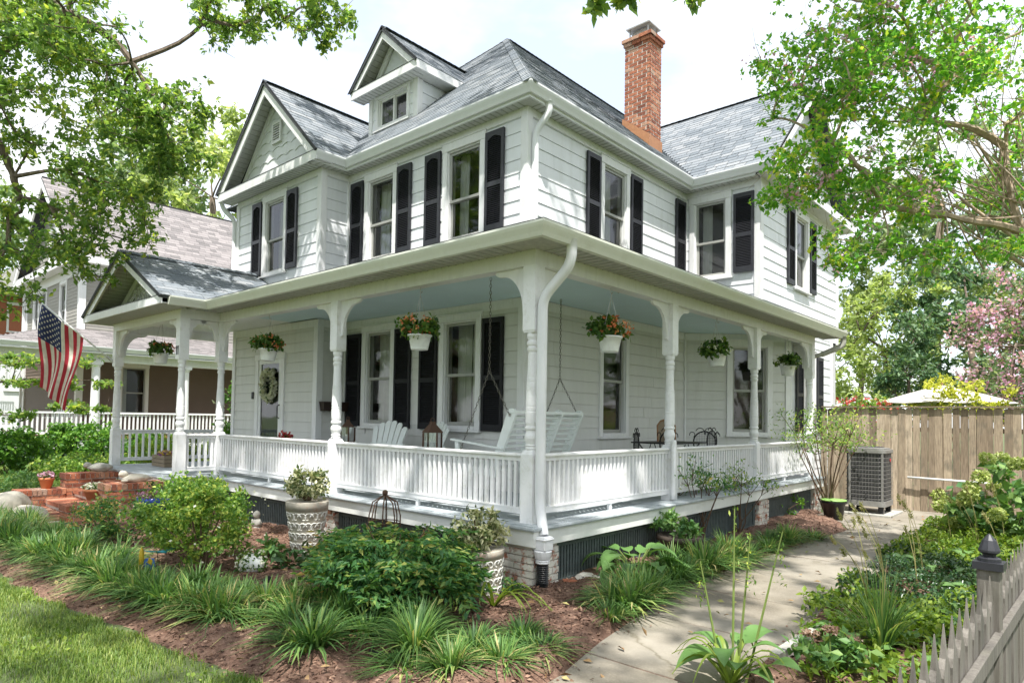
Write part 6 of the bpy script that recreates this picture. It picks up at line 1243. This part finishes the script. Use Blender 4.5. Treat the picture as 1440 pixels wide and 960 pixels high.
# hostas: each leaf a part
HL = []
for v in range(3):
    m = MB(); nu, nv = 6, 8
    for i in range(nv+1):
        q = i/nv; wd = .5*math.sin(math.pi*min(1, q**.75))**.8*(.62 if v else .7)*(1-.15*q)
        for j in range(nu+1):
            s = j/nu*2-1; m.v.append((q, s*wd, .30*math.sin(q*1.9)-.42*q*q*(.6+.2*v)-.10*abs(s)*0+.07*abs(s)**1.5*math.sin(q*3.1)+.008*math.sin(s*14)*math.sin(q*3.1)))
    m.f = [(i*(nu+1)+j, (i+1)*(nu+1)+j, (i+1)*(nu+1)+j+1, i*(nu+1)+j+1) for i in range(nv) for j in range(nu)]; HL.append(m.mesh('leaf', 'hosta', True))
def hosta(label, loc, n, size, r, h, grp=None, stalks=0, mat=None, tilt=(-.15, .5), flow=False):
    t = thing('hosta', label, 'plant', loc, 0, grp); st = MB()
    for k in range(n):
        a = k*2.4+RNG.uniform(-.3, .3); q = RNG.uniform(.35, 1); b = Vector((r*q*math.cos(a), r*q*math.sin(a), h*RNG.uniform(.5, 1.05)*(1.15-.4*q))); s = size*RNG.uniform(.7, 1.15)
        put('leaf', HL[RNG.integers(3)], t, b, (RNG.uniform(-.25, .25), RNG.uniform(*tilt), a), (s, s*RNG.uniform(.9, 1.1), s)); st.tube([(b.x*.1, b.y*.1, 0), (b.x*.6, b.y*.6, b.z*.75), tuple(b)], .006, 4)
    part('stems', st, 'stem', t, worldly=False)
    for k in range(stalks):
        a = RNG.uniform(0, 6.28); hh = RNG.uniform(.9, 1.15); dx, dy = ((-.20, -.02), (-.04, .12), (.10, .02), (.24, .16))[k % 4]; hh *= (.72, 1, .95, .9)[k % 4]; part('flower_stalk', MB().tube([(dx*.3, dy*.3, 0), (dx*.7, dy*.7, hh*.5), (dx*1.1, dy*1.1, hh)], [.009, .008, .004], 6), 'stem', t, worldly=False)
        P = np.array([[dx*1.1, dy*1.1, hh*RNG.uniform(.62, 1.02)] for _ in range(34)])+RNG.normal(size=(34, 3))*np.array([.018, .018, 0]); put('seed_pods', leaf_mesh('seed_pods', P, .035, 'seed' if flow else 'azalea', .35, .3, .2), t)
    return t
hosta('hosta with broad yellow-green leaves below the side lattice', (.55, 1.15, G), 26, .30, .36, .36)
hosta('hosta with tall flower stalks at the near edge of the path', (2.46, -.86, G), 13, .26, .22, .26, None, 4, tilt=(-.5, .2))
daylily(2.50, -.98, 16, .42, 'clump of narrow green leaves at the foot of the tall hosta stalks', 2.2, 2.8)
HY_ = [.55, 1.2, 2.1, .0, 4.0, 4.7, 3.7, 5.6, 5.3, 1.6, .5, 2.8]
for i, (x, y, s) in enumerate(((2.85, .55, .20), (3.15, 1.2, .22), (3.3, 2.1, .20), (3.05, .0, .17), (2.75, 4.0, .22), (3.1, 4.7, .24), (3.4, 3.7, .22), (3.35, 5.6, .22), (2.75, 5.3, .2), (3.5, 1.6, .2), (3.3, .5, .2), (3.45, 2.8, .2))): hosta(ORD[sorted(HY_).index(y)]+' leafy hosta clump from the near end of the strip beside the picket fence', (x, y, G+.05), 13, s*.9, .26, .11, 'hosta clumps beside the picket fence')
# ground cover
def cover(name, label, n, inside, size, mat, h, x0=2.15, x1=3.75, y0=-.5, y1=8.5, asp=.55):
    P = scatter(n, x0, x1, y0, y1, inside); Z = G+.05+h*RNG.uniform(.3, 1, len(P))*(.7+.5*np.sin(P[:, 0]*7)*np.sin(P[:, 1]*5)); tag(put(name, leaf_mesh(name, np.column_stack([P, Z]), size, mat, asp, 1.2)), label, 'ground cover', kind='stuff')
edge = lambda X, Y: X > lerp(Y, PR)-.10+.04*np.sin(Y*2.3)+.06*np.sin(Y*4)+.03*np.sin(Y*11)
MT['pachy'] = leafmat('pachysandra_leaf', [(0, (.018, .06, .02)), (.5, (.035, .09, .03)), (1, (.08, .14, .045))], .25, .3, .5)
cover('ground_cover', 'dark glossy ground cover in the middle of the side strip', 26000, lambda X, Y: edge(X, Y) & (Y > 1.3+.4*np.sin(X*5)) & (Y < 5.0), .048, 'pachy', .16)
cover('ground_cover', 'bright yellow-green ground cover along the right edge of the path', 15000, lambda X, Y: edge(X, Y) & ((Y < 1.9+.4*np.sin(X*6)) & (Y > .45) | (Y > 4.2)), .062, 'lime', .20)
cover('ground_cover', 'mixed low leaves near the picket fence', 6000, lambda X, Y: edge(X, Y) & (X > 2.75) & ((Y < 1.6) | (Y > 4.6)), .07, 'lime', .17, 2.6, 3.8, -.6, 8.5)
# clump of ornamental grass and sedum by the picket fence
t = thing('ornamental_grass', 'tuft of long narrow green blades before the picket fence', 'grass clump', (3.08, .35, G+.03)); put('foliage', strap_mesh('foliage', 150, .55, .40, .009, 'lili', r0=.07), t)
t = thing('sedum', 'sedum with flat brownish flower heads near the picket fence', 'plant', (2.90, -.22, G+.03)); P, _ = clumps(360, (0, 0, .13), (.24, .24, .09), 10, .1); put('leaves', leaf_mesh('leaves', P, .07, 'hosta', .6, .6), t)
MT['sedumf'] = leafmat('sedum_head', [(0, (.20, .11, .08)), (.6, (.33, .21, .15)), (1, (.42, .32, .24))], .2)
for dx, dy, z in ((-.03, .05, .27), (-.13, -.05, .24), (.1, .1, .22)):
    P = ball(120, (dx, dy, z), (.065, .065, .025)); put('flower_head', leaf_mesh('flower_head', P, .022, 'sedumf', .9, .8), t); part('stem', MB().tube([(dx*.3, dy*.3, 0), (dx, dy, z)], .005, 4), 'stem', t, worldly=False)
# tall seed stems leaning over the strip
for i, (x, y) in enumerate(((2.66, 2.5), (2.6, 2.05), (2.72, 1.6), (2.55, 3.0), (2.9, 2.7), (2.8, 3.6), (3.0, 6.2), (2.9, 6.9), (3.1, 5.6), (3.3, 6.4), (3.2, 7.3), (2.75, 5.9), (3.4, 4.8), (2.98, 1.2))):
    t = thing('seed_stem', 'slender pale stem with a drooping seed head, '+ORD[i]+' of those above the side strip', 'plant', (x, y, G+.05), 0, 'tall seed stems beside the path')
    for k in range(2):
        h = RNG.uniform(.55, .9); a = RNG.uniform(2.2, 4.4); l = RNG.uniform(.1, .4); e_ = (l*math.cos(a), l*math.sin(a), h); part('stem', MB().tube([(0, 0, 0), (e_[0]*.25, e_[1]*.25, h*.5), (e_[0]*.7, e_[1]*.7, h*.87), e_], [.004, .0035, .003, .002], 4), 'seed', t, worldly=False)
        P = np.array([np.array(e_)*(1-q*.13)+np.array([0, 0, .0]) for q in RNG.uniform(0, 1, 40)])+RNG.normal(size=(40, 3))*.006; put('seed_head', leaf_mesh('seed_head', P, .035, 'seed', .3, .2, D=np.tile(np.array([[e_[0], e_[1], h*.5]]), (40, 1))+RNG.normal(size=(40, 3))*.2), t)
# hydrangea
t = shrub('hydrangea', 'hydrangea bush with round pale green blooms before the board fence', 'shrub', (3.35, 7.1, G), (.85, .85, .52), 900, .17, 'hosta', 34, .22, .62, .72, 8, lower=.1, upb=1.0)
for c in ball(26, (0, 0, .68), (.95, .95, .62), shell=.92):
    if c[2] > .25: put('bloom', leaf_mesh('bloom', ball(230, tuple(c), (.10, .10, .085), shell=.85), .04, 'hydrangea', .95, .3), t)
# thin shrubs before the side porch
def thin_shrub(label, loc, h, n, leaves, mat, r, tops=None, cat='shrub', size=.05, name='shrub', sw=.011):
    t = thing(name, label, cat, loc); st = MB(); tips = []
    for k in range(n):
        a = k*6.283/n+RNG.uniform(-.3, .3); rr_ = r*RNG.uniform(.3, 1); hh = h*RNG.uniform(.75, 1.05); p = [(0, 0, 0)]; kx = RNG.uniform(-.05, .05)
        for q in (.25, .5, .75, 1): p.append((rr_*q**1.3*math.cos(a)+kx*math.sin(q*7), rr_*q**1.3*math.sin(a)+kx*math.cos(q*5), hh*q))
        st.tube(p, [sw, sw*.85, sw*.7, sw*.5, sw*.3], 5); tips.append(Vector(p[-1])); b0 = Vector(p[3])
        for m in range(3):
            e_ = b0+Vector((RNG.uniform(-.35, .35)*r, RNG.uniform(-.35, .35)*r, RNG.uniform(.1, .35)*h*.6)); st.tube([b0, e_], [sw*.5, sw*.2], 4); tips.append(e_)
    part('stems', st, 'stem_brown', t, worldly=False); C = np.array([tuple(p) for p in tips]); P = C[RNG.integers(len(C), size=leaves)]+RNG.normal(size=(leaves, 3))*np.array([.14, .14, .05])*(r/.5)**.5; put('foliage', leaf_mesh('foliage', P, size, mat, .45, 1.0), t); return t
thin_shrub('tall thin nandina with bare arching stems, before the side lattice', (.14, 3.62, G), 1.2, 9, 620, 'nandina', .48, size=.06); thin_shrub('slim twiggy shrub with few leaves, next to the thin nandina along the side porch', (.22, 4.75, G), 1.05, 7, 420, 'azalea', .42, size=.055)
thin_shrub('slender young crape myrtle with many dark stems by the end of the side porch', (.56, 7.9, G), 1.9, 12, 1800, 'azalea', 1.0, size=.06, name='young_tree', cat='young tree', sw=.016)
shrub('shrub', 'low dark green shrub below the last side lattice panel', 'shrub', (.0, 7.15, G), (.42, .40, .22), 900, .06, 'boxwood', 16, .13, .28)
lu = thing('lungwort', 'low dark star-shaped leaves spreading before the patterned planter', 'plant', (-2.35, -1.28, G+.02)); P, _ = clumps(150, (0, 0, .12), (.42, .26, .07), 9, .11); put('leaves', leaf_mesh('leaves', P, .12, 'pachy', .42, 1.0), lu)
lu = thing('lungwort', 'small leafy plant at the left foot of the patterned planter', 'plant', (-2.95, -1.32, G+.02)); P, _ = clumps(110, (0, 0, .16), (.2, .18, .09), 6, .09); put('leaves', leaf_mesh('leaves', P, .12, 'hosta', .42, 1.0), lu)
lu = thing('fern', 'dark green fern growing at the foot of the whitewashed corner pier', 'plant', (.02, -.42, G+.02)); P, _ = clumps(260, (0, 0, .10), (.26, .16, .07), 9, .09); put('leaves', leaf_mesh('leaves', P, .05, 'nandina', .35, .8), lu)
# hedges and shrubs towards the neighbouring house
for (x, y, r, h, lab) in ((-18.9, 1.35, 1.15, .68, 'round clipped boxwood beside the neighbouring porch, left of the portico post'), (-17.3, -.95, 1.0, .6, 'round clipped boxwood at the far left edge, before the neighbouring porch'), (-20.3, 3.6, .8, .5, 'clipped boxwood behind the portico post, against the neighbouring porch')):
    shrub('boxwood', lab, 'shrub', (x, y, G), (r*.95, r*.95, h*.85), 5200, .10, 'boxwood', 60, .30, h*1.15, .6, 8, lower=.1)
for i, (x, y) in enumerate(((-16.6, 1.4), (-15.9, .5), (-17.6, .45), (-15.0, -.5), (-16.9, 2.4))): shrub('shrub', ORD[i]+' low spreading shrub among those under the clipped boxwoods', 'shrub', (x, y, G), (.7, .6, .25), 900, .09, 'azalea', 16, .22, .3, .5, 4, grp='low shrubs between the two houses')
shrub('shrub', 'yellow-green shrub behind the portico railing', 'shrub', (-11.6, 1.2, G), (.8, .9, .45), 2600, .08, 'lime', 30, .22, .78, .5, 8); shrub('shrub', 'darker green shrub behind the portico railing, beside the yellow-green one', 'shrub', (-11.0, 2.3, G), (.6, .6, .4), 1500, .07, 'azalea', 20, .2, .75, .5, 6)
shrub('rose_of_sharon', 'tall white-flowering shrub between the portico and the house wall', 'shrub', (-10.75, 2.0, G), (.40, .40, .85), 1600, .085, 'boxwood', 26, .2, 1.55, .55, 8, extra=(40, 'white_f', .11))
shrub('shrub', 'leafy mixed perennials at the left end of the front bed', 'shrub', (-11.0, -2.0, G), (.9, .7, .22), 1500, .08, 'hosta', 22, .2, .25, .4, 6)
# ------------------------------------------------------------------ trees
def limb(st, a, b, r0, r1, wob=.12, n=6, sag=0.):
    a, b = Vector(a), Vector(b); d = b-a; L = d.length; s = d.orthogonal().normalized(); u = s.cross(d.normalized()); w1, w2 = RNG.uniform(-wob, wob, 2)*L; P = []
    for i in range(n+1):
        t = i/n; P.append(a+d*t+s*w1*math.sin(math.pi*t)+u*w2*math.sin(2*math.pi*t)*.5+Vector((0, 0, sag*L*math.sin(math.pi*t))))
    st.tube(P, [r0+(r1-r0)*i/n for i in range(n+1)], 6); return P
def tree(name, label, cat, trunk, rads, crowns, size, mat, bark='bark', grp=None, aspect=.5, upb=.5, droop=.25, flat_=(1, 1, .7), twig=.0065, extra=None, seg=9, hubs=None, twigs=3):
    base = Vector(trunk[0]); t = thing(name, label, cat, base, 0, grp); tm = MB(); P = [Vector(p)-base for p in trunk]; tm.tube(P, rads, seg); part('trunk', tm, bark, t, True, worldly=False)
    st = MB(); pts = []; hub = [Vector(h)-base for h in hubs] if hubs else [P[-1]]
    nd = []   # nodes: position, parent index, root radius
    for i, p in enumerate(P): nd.append([p, i-1, rads[i]])
    for h in sorted(hub, key=lambda h: (h-P[-1]).length):
        j = min(range(len(nd)), key=lambda i: (nd[i][0]-h).length)
        if (nd[j][0]-h).length > .05: nd.append([h, j, 0])
    ntr = len(P); Cs = []
    for (c, r, n, k, cr) in crowns:
        c = np.array(c)-np.array(base); p, C = clumps(n, c, np.array(r), k, cr, flat_); pts.append(p); Cs += [(Vector(q), cr) for q in C]
    h0 = P[-1]; dep = {}
    Cs.sort(key=lambda q: min((q[0]-nd[i][0]).length for i in range(len(P)-1, len(nd))) if len(nd) > len(P)-1 else 0)
    up_ = {i: 0. for i in range(len(nd))}
    for q, cr in Cs:
        cand = range(max(0, ntr-2), len(nd)); j = min(cand, key=lambda i: (nd[i][0]-q).length+.35*up_[i]); nd.append([q, j, 0]); up_[len(nd)-1] = up_[j]+(nd[j][0]-q).length
    cnt = [1]*len(nd)
    for i in range(len(nd)-1, 0, -1):
        if nd[i][1] >= 0: cnt[nd[i][1]] += cnt[i]
    rad = lambda i: min(twig*cnt[i]**.5, rads[-1]*.6)
    for i in range(ntr, len(nd)):
        p, j, _ = nd[i]; a = nd[j][0]; r0 = min(rad(i)*1.25, (nd[j][2] or 9)*.8); limb(st, a, p, r0, rad(i)*.8, .09, 5, RNG.uniform(-.02, .07))
    for q, cr in Cs:
        for m in range(twigs): limb(st, q, q+Vector(RNG.normal(size=3)*cr*.6), twig*.8, twig*.3, .1, 2)
    part('branches', st, bark, t, worldly=False); A = np.concatenate(pts); A, D = sprays(A, 6, size*.9, .7); D[:, 2] -= droop*.6; put('crown', leaf_mesh('crown', A, size, mat, aspect, upb, droop, D=D, jit=.55), t)
    if extra:
        m, em, es, cl = extra; idx = RNG.integers(len(A), size=m); Q = np.repeat(A[idx], cl, 0)+RNG.normal(size=(m*cl, 3))*es*1.6; put('blossoms', leaf_mesh('blossoms', Q, es, em, .85, .3), t)
    return t
# street oak at the left: its limbs hang into view
tree('oak_tree', 'oak tree with long leafy limbs hanging over the lawn and the neighbouring roof', 'tree', [(-12.2, -6.2, G), (-12.0, -5.9, 2.5), (-11.6, -5.4, 5.5), (-10.8, -4.6, 8)], [.46, .38, .33, .25],
     [((-8.3, -2.1, 6.2), (1.9, 1.6, 1.35), 9900, 73, .40), ((-7.05, -.95, 5.75), (.75, .75, .8), 2850, 25, .33), ((-7.7, -1.5, 4.35), (.85, .8, .75), 2700, 25, .32), ((-8.9, -2.5, 4.0), (.8, .8, .8), 2250, 23, .34), ((-8.6, -2.5, 7.7), (1.7, 1.6, .8), 5700, 41, .42), ((-6.3, -.3, 7.75), (.95, .8, .40), 1950, 20, .28), ((-5.2, .7, 7.62), (.75, .6, .34), 1425, 16, .25), ((-9.3, -2.9, 3.2), (.9, .7, .6), 1700, 24, .28), ((-8.1, -1.75, 3.5), (.7, .6, .35), 780, 11, .24), ((-9.5, -4, 10.2), (4.2, 3.6, 2.0), 13500, 103, .6)],
     .09, 'oak', hubs=[(-9.3, -3.3, 6.3), (-8.2, -2.2, 7.6), (-8.9, -2.7, 4.9), (-7.6, -1.4, 6.9), (-9.8, -4.2, 9.5)], aspect=.55)
# a second oak stands behind the camera; its crown arches over the front of the house and dapples it
tree('oak_tree', 'tall oak arching over the front of the house from the street side', 'tree', [(6.5, -10.5, G), (6.3, -10.2, 4), (5.5, -9, 8), (4, -7, 11)], [.5, .42, .36, .28],
     [((.6, -3.6, 12.2), (5.2, 4.4, 1.9), 10500, 80, .62), ((-5.4, 1.6, 13.6), (3.0, 3.0, 1.4), 3000, 34, .5), ((3.3, .8, 12.4), (1.7, 2.7, 1.1), 9500, 60, .75), ((5.3, -.8, 10.6), (2.0, 4.2, .9), 4200, 44, .45), ((5.0, -6.5, 12.5), (3.5, 3.5, 2.2), 6000, 46, .8), ((-3.2, -5.0, 10.6), (2.6, 2.2, 1.2), 4200, 36, .6), ((-1.05, 3.2, 7.55), (.42, .35, .28), 330, 7, .17), ((-.05, 4.05, 7.62), (.3, .3, .16), 110, 4, .13), ((2.4, 3.6, 9.0), (.8, .8, .5), 600, 10, .3)],
     .15, 'oak', hubs=[(1.5, -4, 11.5), (-3.5, 1.5, 13), (3.2, 1, 12), (-.6, 2.6, 8.6), (5, -6.5, 11.5), (-2.5, -5, 10)], aspect=.55)
# crape myrtle leaning in from the right
tree('crape_myrtle', 'multi-stemmed crape myrtle with bright green leaves leaning over the side yard', 'tree', [(5.3, 5.0, G), (5.0, 4.9, .6), (4.55, 4.75, 1.9), (4.0, 4.45, 2.9), (3.67, 4.27, 3.26)], [.16, .14, .11, .09, .06],
     [((1.95, 2.65, 5.0), (.72, .7, .62), 3672, 42, 0.28), ((2.65, 3.25, 4.95), (.9, .9, .85), 5140, 56, 0.32), ((3.35, 3.95, 5.2), (.9, .9, .9), 3182, 39, 0.32), ((1.85, 2.6, 3.95), (.58, .55, .42), 2448, 30, 0.26), ((2.5, 3.15, 3.75), (.75, .7, .42), 2815, 36, 0.26), ((2.22, 2.95, 3.05), (.42, .42, .30), 979, 16, 0.21), ((3.1, 4.0, 3.1), (.65, .65, .25), 1101, 18, 0.23), ((2.6, 3.3, 6.3), (1.4, 1.4, .7), 4406, 47, 0.36), ((3.7, 4.6, 4.2), (.6, .8, .7), 1346, 19, 0.29), ((4.6, 5.6, 6.0), (1.4, 1.4, 1.0), 1958, 28, 0.42)],
     .056, 'myrtle', 'bark_pale', aspect=.6, twig=.0042, hubs=[(3.03, 3.55, 3.42), (2.85, 3.46, 4.5), (2.3, 2.75, 3.95), (3.5, 4.3, 4.3), (3.1, 3.7, 5.1), (2.5, 3.1, 3.5)], extra=(70, 'pink', .045, 26), twigs=3)
CM = bpy.data.objects['crape_myrtle']; st = MB(); b0 = Vector((5.3, 5.0, G))
for k in range(20):
    a = Vector((3.55+RNG.uniform(-.3, .35), 4.25+RNG.uniform(-.3, .3), 3.2+RNG.uniform(-.3, .5))); px_, py_ = RNG.uniform(0, 1), RNG.uniform(0, 1)
    e_ = Vector((1.7+1.9*px_, 2.4+2.0*px_+RNG.uniform(-.4, .4), 3.2+3.0*py_)); P_ = limb(st, a-b0, e_-b0, .011, .003, .06, 8, .04)
    for q in range(4): c = P_[2+q]; limb(st, c, c+Vector((RNG.uniform(-.6, .1), RNG.uniform(-.5, .1), RNG.uniform(-.1, .5))), .006, .0025, .08, 3)
part('twigs', st, 'bark_pale', CM, worldly=False)
t = thing('crape_myrtle', 'bare grey-brown crape myrtle stem rising at the right edge, beside the leafy one', 'tree', (5.5, 5.6, G)); st = MB()
for a, b, r in (((0, 0, 0), (-1.35, -.6, 4.4), .09), ((-.2, .1, 0), (-1.0, .3, 5.6), .08), ((-.7, -.3, 2.2), (-2.2, -1.5, 3.9), .05), ((-.9, -.4, 2.9), (-2.3, -1.2, 5.2), .045), ((-.6, .1, 3), (-1.7, -.5, 5.6), .04), ((-1.0, -.45, 3.2), (-2.6, -1.9, 4.6), .035)): limb(st, a, b, r, r*.35, .06, 8)
part('trunk', st, 'bark_pale', t, True, worldly=False); P, _ = clumps(900, (-1.3, -.3, 5.4), (.9, .8, .6), 12, .3); put('crown', leaf_mesh('crown', P, .066, 'myrtle', .6), t)
# small redbud at the left edge, layered branches in front of the neighbouring porch
def rb(p, k=17/12): return tuple(c+(q-c)*k for q, c in zip(p, (4.29, -5.25, 1.07)))
tree('redbud_tree', 'small tree with flat layered leafy branches before the neighbouring porch', 'tree', [(-17.9, -3.6, G), (-17.7, -3.3, .6), (-17.2, -2.7, 1.3)], [.09, .08, .06],
     [(rb((-9.75, -1.95, 1.55)), (1.05, .9, .14), 800, 14, .26), (rb((-10.35, -2.5, 1.95)), (1.05, .9, .16), 800, 14, .26), (rb((-9.35, -1.5, 1.15)), (.8, .7, .12), 560, 11, .25), (rb((-10.2, -2.4, .95)), (1.0, .85, .14), 560, 11, .26), (rb((-9.5, -1.6, 1.95)), (.7, .7, .10), 340, 7, .25), (rb((-9.0, -1.2, 1.55)), (.5, .4, .08), 220, 5, .2)], .10, 'oak', 'bark', flat_=(1, 1, .28), aspect=.7, upb=1.6, twig=.005, hubs=[(-16.4, -2.0, 1.5)])
# trees beyond the board fence
def bgtree(label, base, c, r, n, size, mat, k=40, cr=.7, grp=None, extra=None, name='tree', more=(), trunk=.16):
    b = (base[0], base[1], G); return tree(name, label, 'tree', [b, (base[0], base[1], c[2]-r[2]*.6), (c[0], c[1], c[2])], [trunk, trunk*.8, trunk*.45], [(c, r, n, k, cr), *more], size, mat, 'bark', grp, twig=.012, extra=extra, twigs=1)
bgtree('pale yellow-green tree beyond the fence, next to the end of the house', (-1.4, 22.3), (-1.5, 22, 3.7), (1.7, 1.5, 2.9), 6500, .17, 'bglight', 60, .5)
bgtree('dark narrow evergreen beyond the fence, between paler trees', (0, 18.2), (0, 18, 2.5), (.75, .75, 2.3), 5200, .12, 'bgdark', 46, .36, trunk=.08)
bgtree('broad mid-green tree beyond the fence, behind the pink blossoms', (1.3, 21.3), (1.1, 21.2, 4.2), (2.3, 1.9, 2.9), 7800, .17, 'bgdark', 70, .55)
bgtree('pink-flowering crape myrtle beyond the fence at the right', (2.5, 17.4), (2.6, 17.3, 3.2), (1.7, 1.5, 2.2), 5600, .10, 'bgmid', 56, .36, extra=(150, 'pink', .09, 26), name='crape_myrtle', trunk=.08)
bgtree('tall green tree far beyond the fence, behind the leaning crape myrtle', (-1.5, 32), (-1.2, 32, 11.0), (4.6, 4, 5.2), 8000, .30, 'bgmid', 60, 1.0, trunk=.3)
bgtree('tall dark tree far beyond the fence at the right edge', (5, 33), (4.6, 32.5, 11.5), (4.8, 4, 7.5), 9500, .30, 'bgmid', 70, 1.0, trunk=.3)
bgtree('leafy tree filling the gap low behind the pale yellow-green one', (-5, 33), (-4.6, 32.5, 4.6), (3.0, 3, 4.4), 5500, .26, 'bglight', 48, .8, trunk=.2)
bgtree('dense green tree low behind the umbrella and the fence', (3.5, 25), (3.4, 25, 4.5), (3.4, 2.4, 4.2), 7500, .2, 'bgmid', 60, .7, trunk=.2)
shrub('shrub', 'yellow-leaved shrub beyond the fence, above the umbrella', 'shrub', (1.9, 13.6, G), (1.05, .7, .50), 1500, .10, 'bgyellow', 26, .25, 2.35, .5, 8)
shrub('shrub', 'red-flowering shrub beyond the fence, left of the umbrella', 'shrub', (-.1, 12.9, G), (.85, .6, .30), 700, .09, 'azalea', 16, .2, 2.05, .5, 6, extra=(260, 'red_f', .09))
shrub('shrub', 'green shrub beyond the fence by the end of the house', 'shrub', (-.9, 15.4, G), (1.3, 1.0, 1.1), 2200, .11, 'bglight', 34, .3, 1.6, .5, 8)
# trees behind the two houses on the left
bgtree('bright green tree rising behind the gap between the two houses', (-34, 12), (-33.5, 11.5, 13.5), (5.0, 4.5, 5.0), 8500, .34, 'bglight', 70, 1.0, trunk=.35)
bgtree('green tree behind the ridge of the taupe house', (-41, 9), (-40.5, 10, 15), (6, 5, 5), 7000, .4, 'bgmid', 60, 1.2, trunk=.35)
bgtree('large green tree far along the street behind the pale-roofed house', (-62, 4), (-62, 4, 12), (8, 8, 8), 7000, .5, 'bgmid', 60, 1.5, trunk=.4)
bgtree('green tree standing left of the taupe house, behind its street gable', (-38, -3), (-38, -3, 8), (4.5, 4.5, 5.5), 6500, .34, 'bgmid', 60, 1.0, trunk=.3)
bgtree('tree with pale leaves behind the roof of the taupe house, nearest the white house', (-27, 17), (-27, 17, 11.5), (4, 4, 4.5), 6500, .30, 'bglight', 60, .9, trunk=.3)
bgtree('soft green tree beyond the fence, between the pale tree and the umbrella', (.9, 27), (.8, 27, 4.6), (2.2, 2, 3.6), 5200, .2, 'bglight', 46, .6, trunk=.15)
# trees along the street behind the camera, mirrored in the windows: one far-off mass
TL = tag(thing('treeline', 'distant line of rounded street trees beyond the yard', None, (0, -24, G)), kind='stuff'); tk = MB(); A = []
for (x, y, h_) in ((-14, -22, 9), (-4, -26, 10), (6, -24, 9), (16, -20, 10), (24, -10, 9), (26, 2, 10), (22, 14, 9), (-24, -18, 9), (14, 24, 9)):
    p, _ = clumps(3800, (x, y, h_*.62), (5.2, 5.2, h_*.52), 44, 1.2); A.append(p); tk.tube([(x, y, G), (x, y, h_*.4), (x, y, h_*.7)], [.3, .25, .15], 8)
tag(part('trunks', tk, 'bark', TL), kind='stuff'); tag(put('crowns', leaf_mesh('crowns', np.concatenate(A)-np.array([0, -24, G]), .42, 'bgmid', .5, .5), TL), kind='stuff')

# small blooms and seeds are too many and too fine to pick apart
for o in bpy.data.objects:
    if o.type == 'MESH' and o.name.split('.')[0] in ('flowers', 'blossoms', 'seed_pods', 'flower_head', 'seed_head', 'bloom', 'leaves', 'stems', 'branches', 'twigs', 'hanger', 'scrollwork'): o['kind'] = 'stuff' if o.parent else o.get('kind', 'stuff')
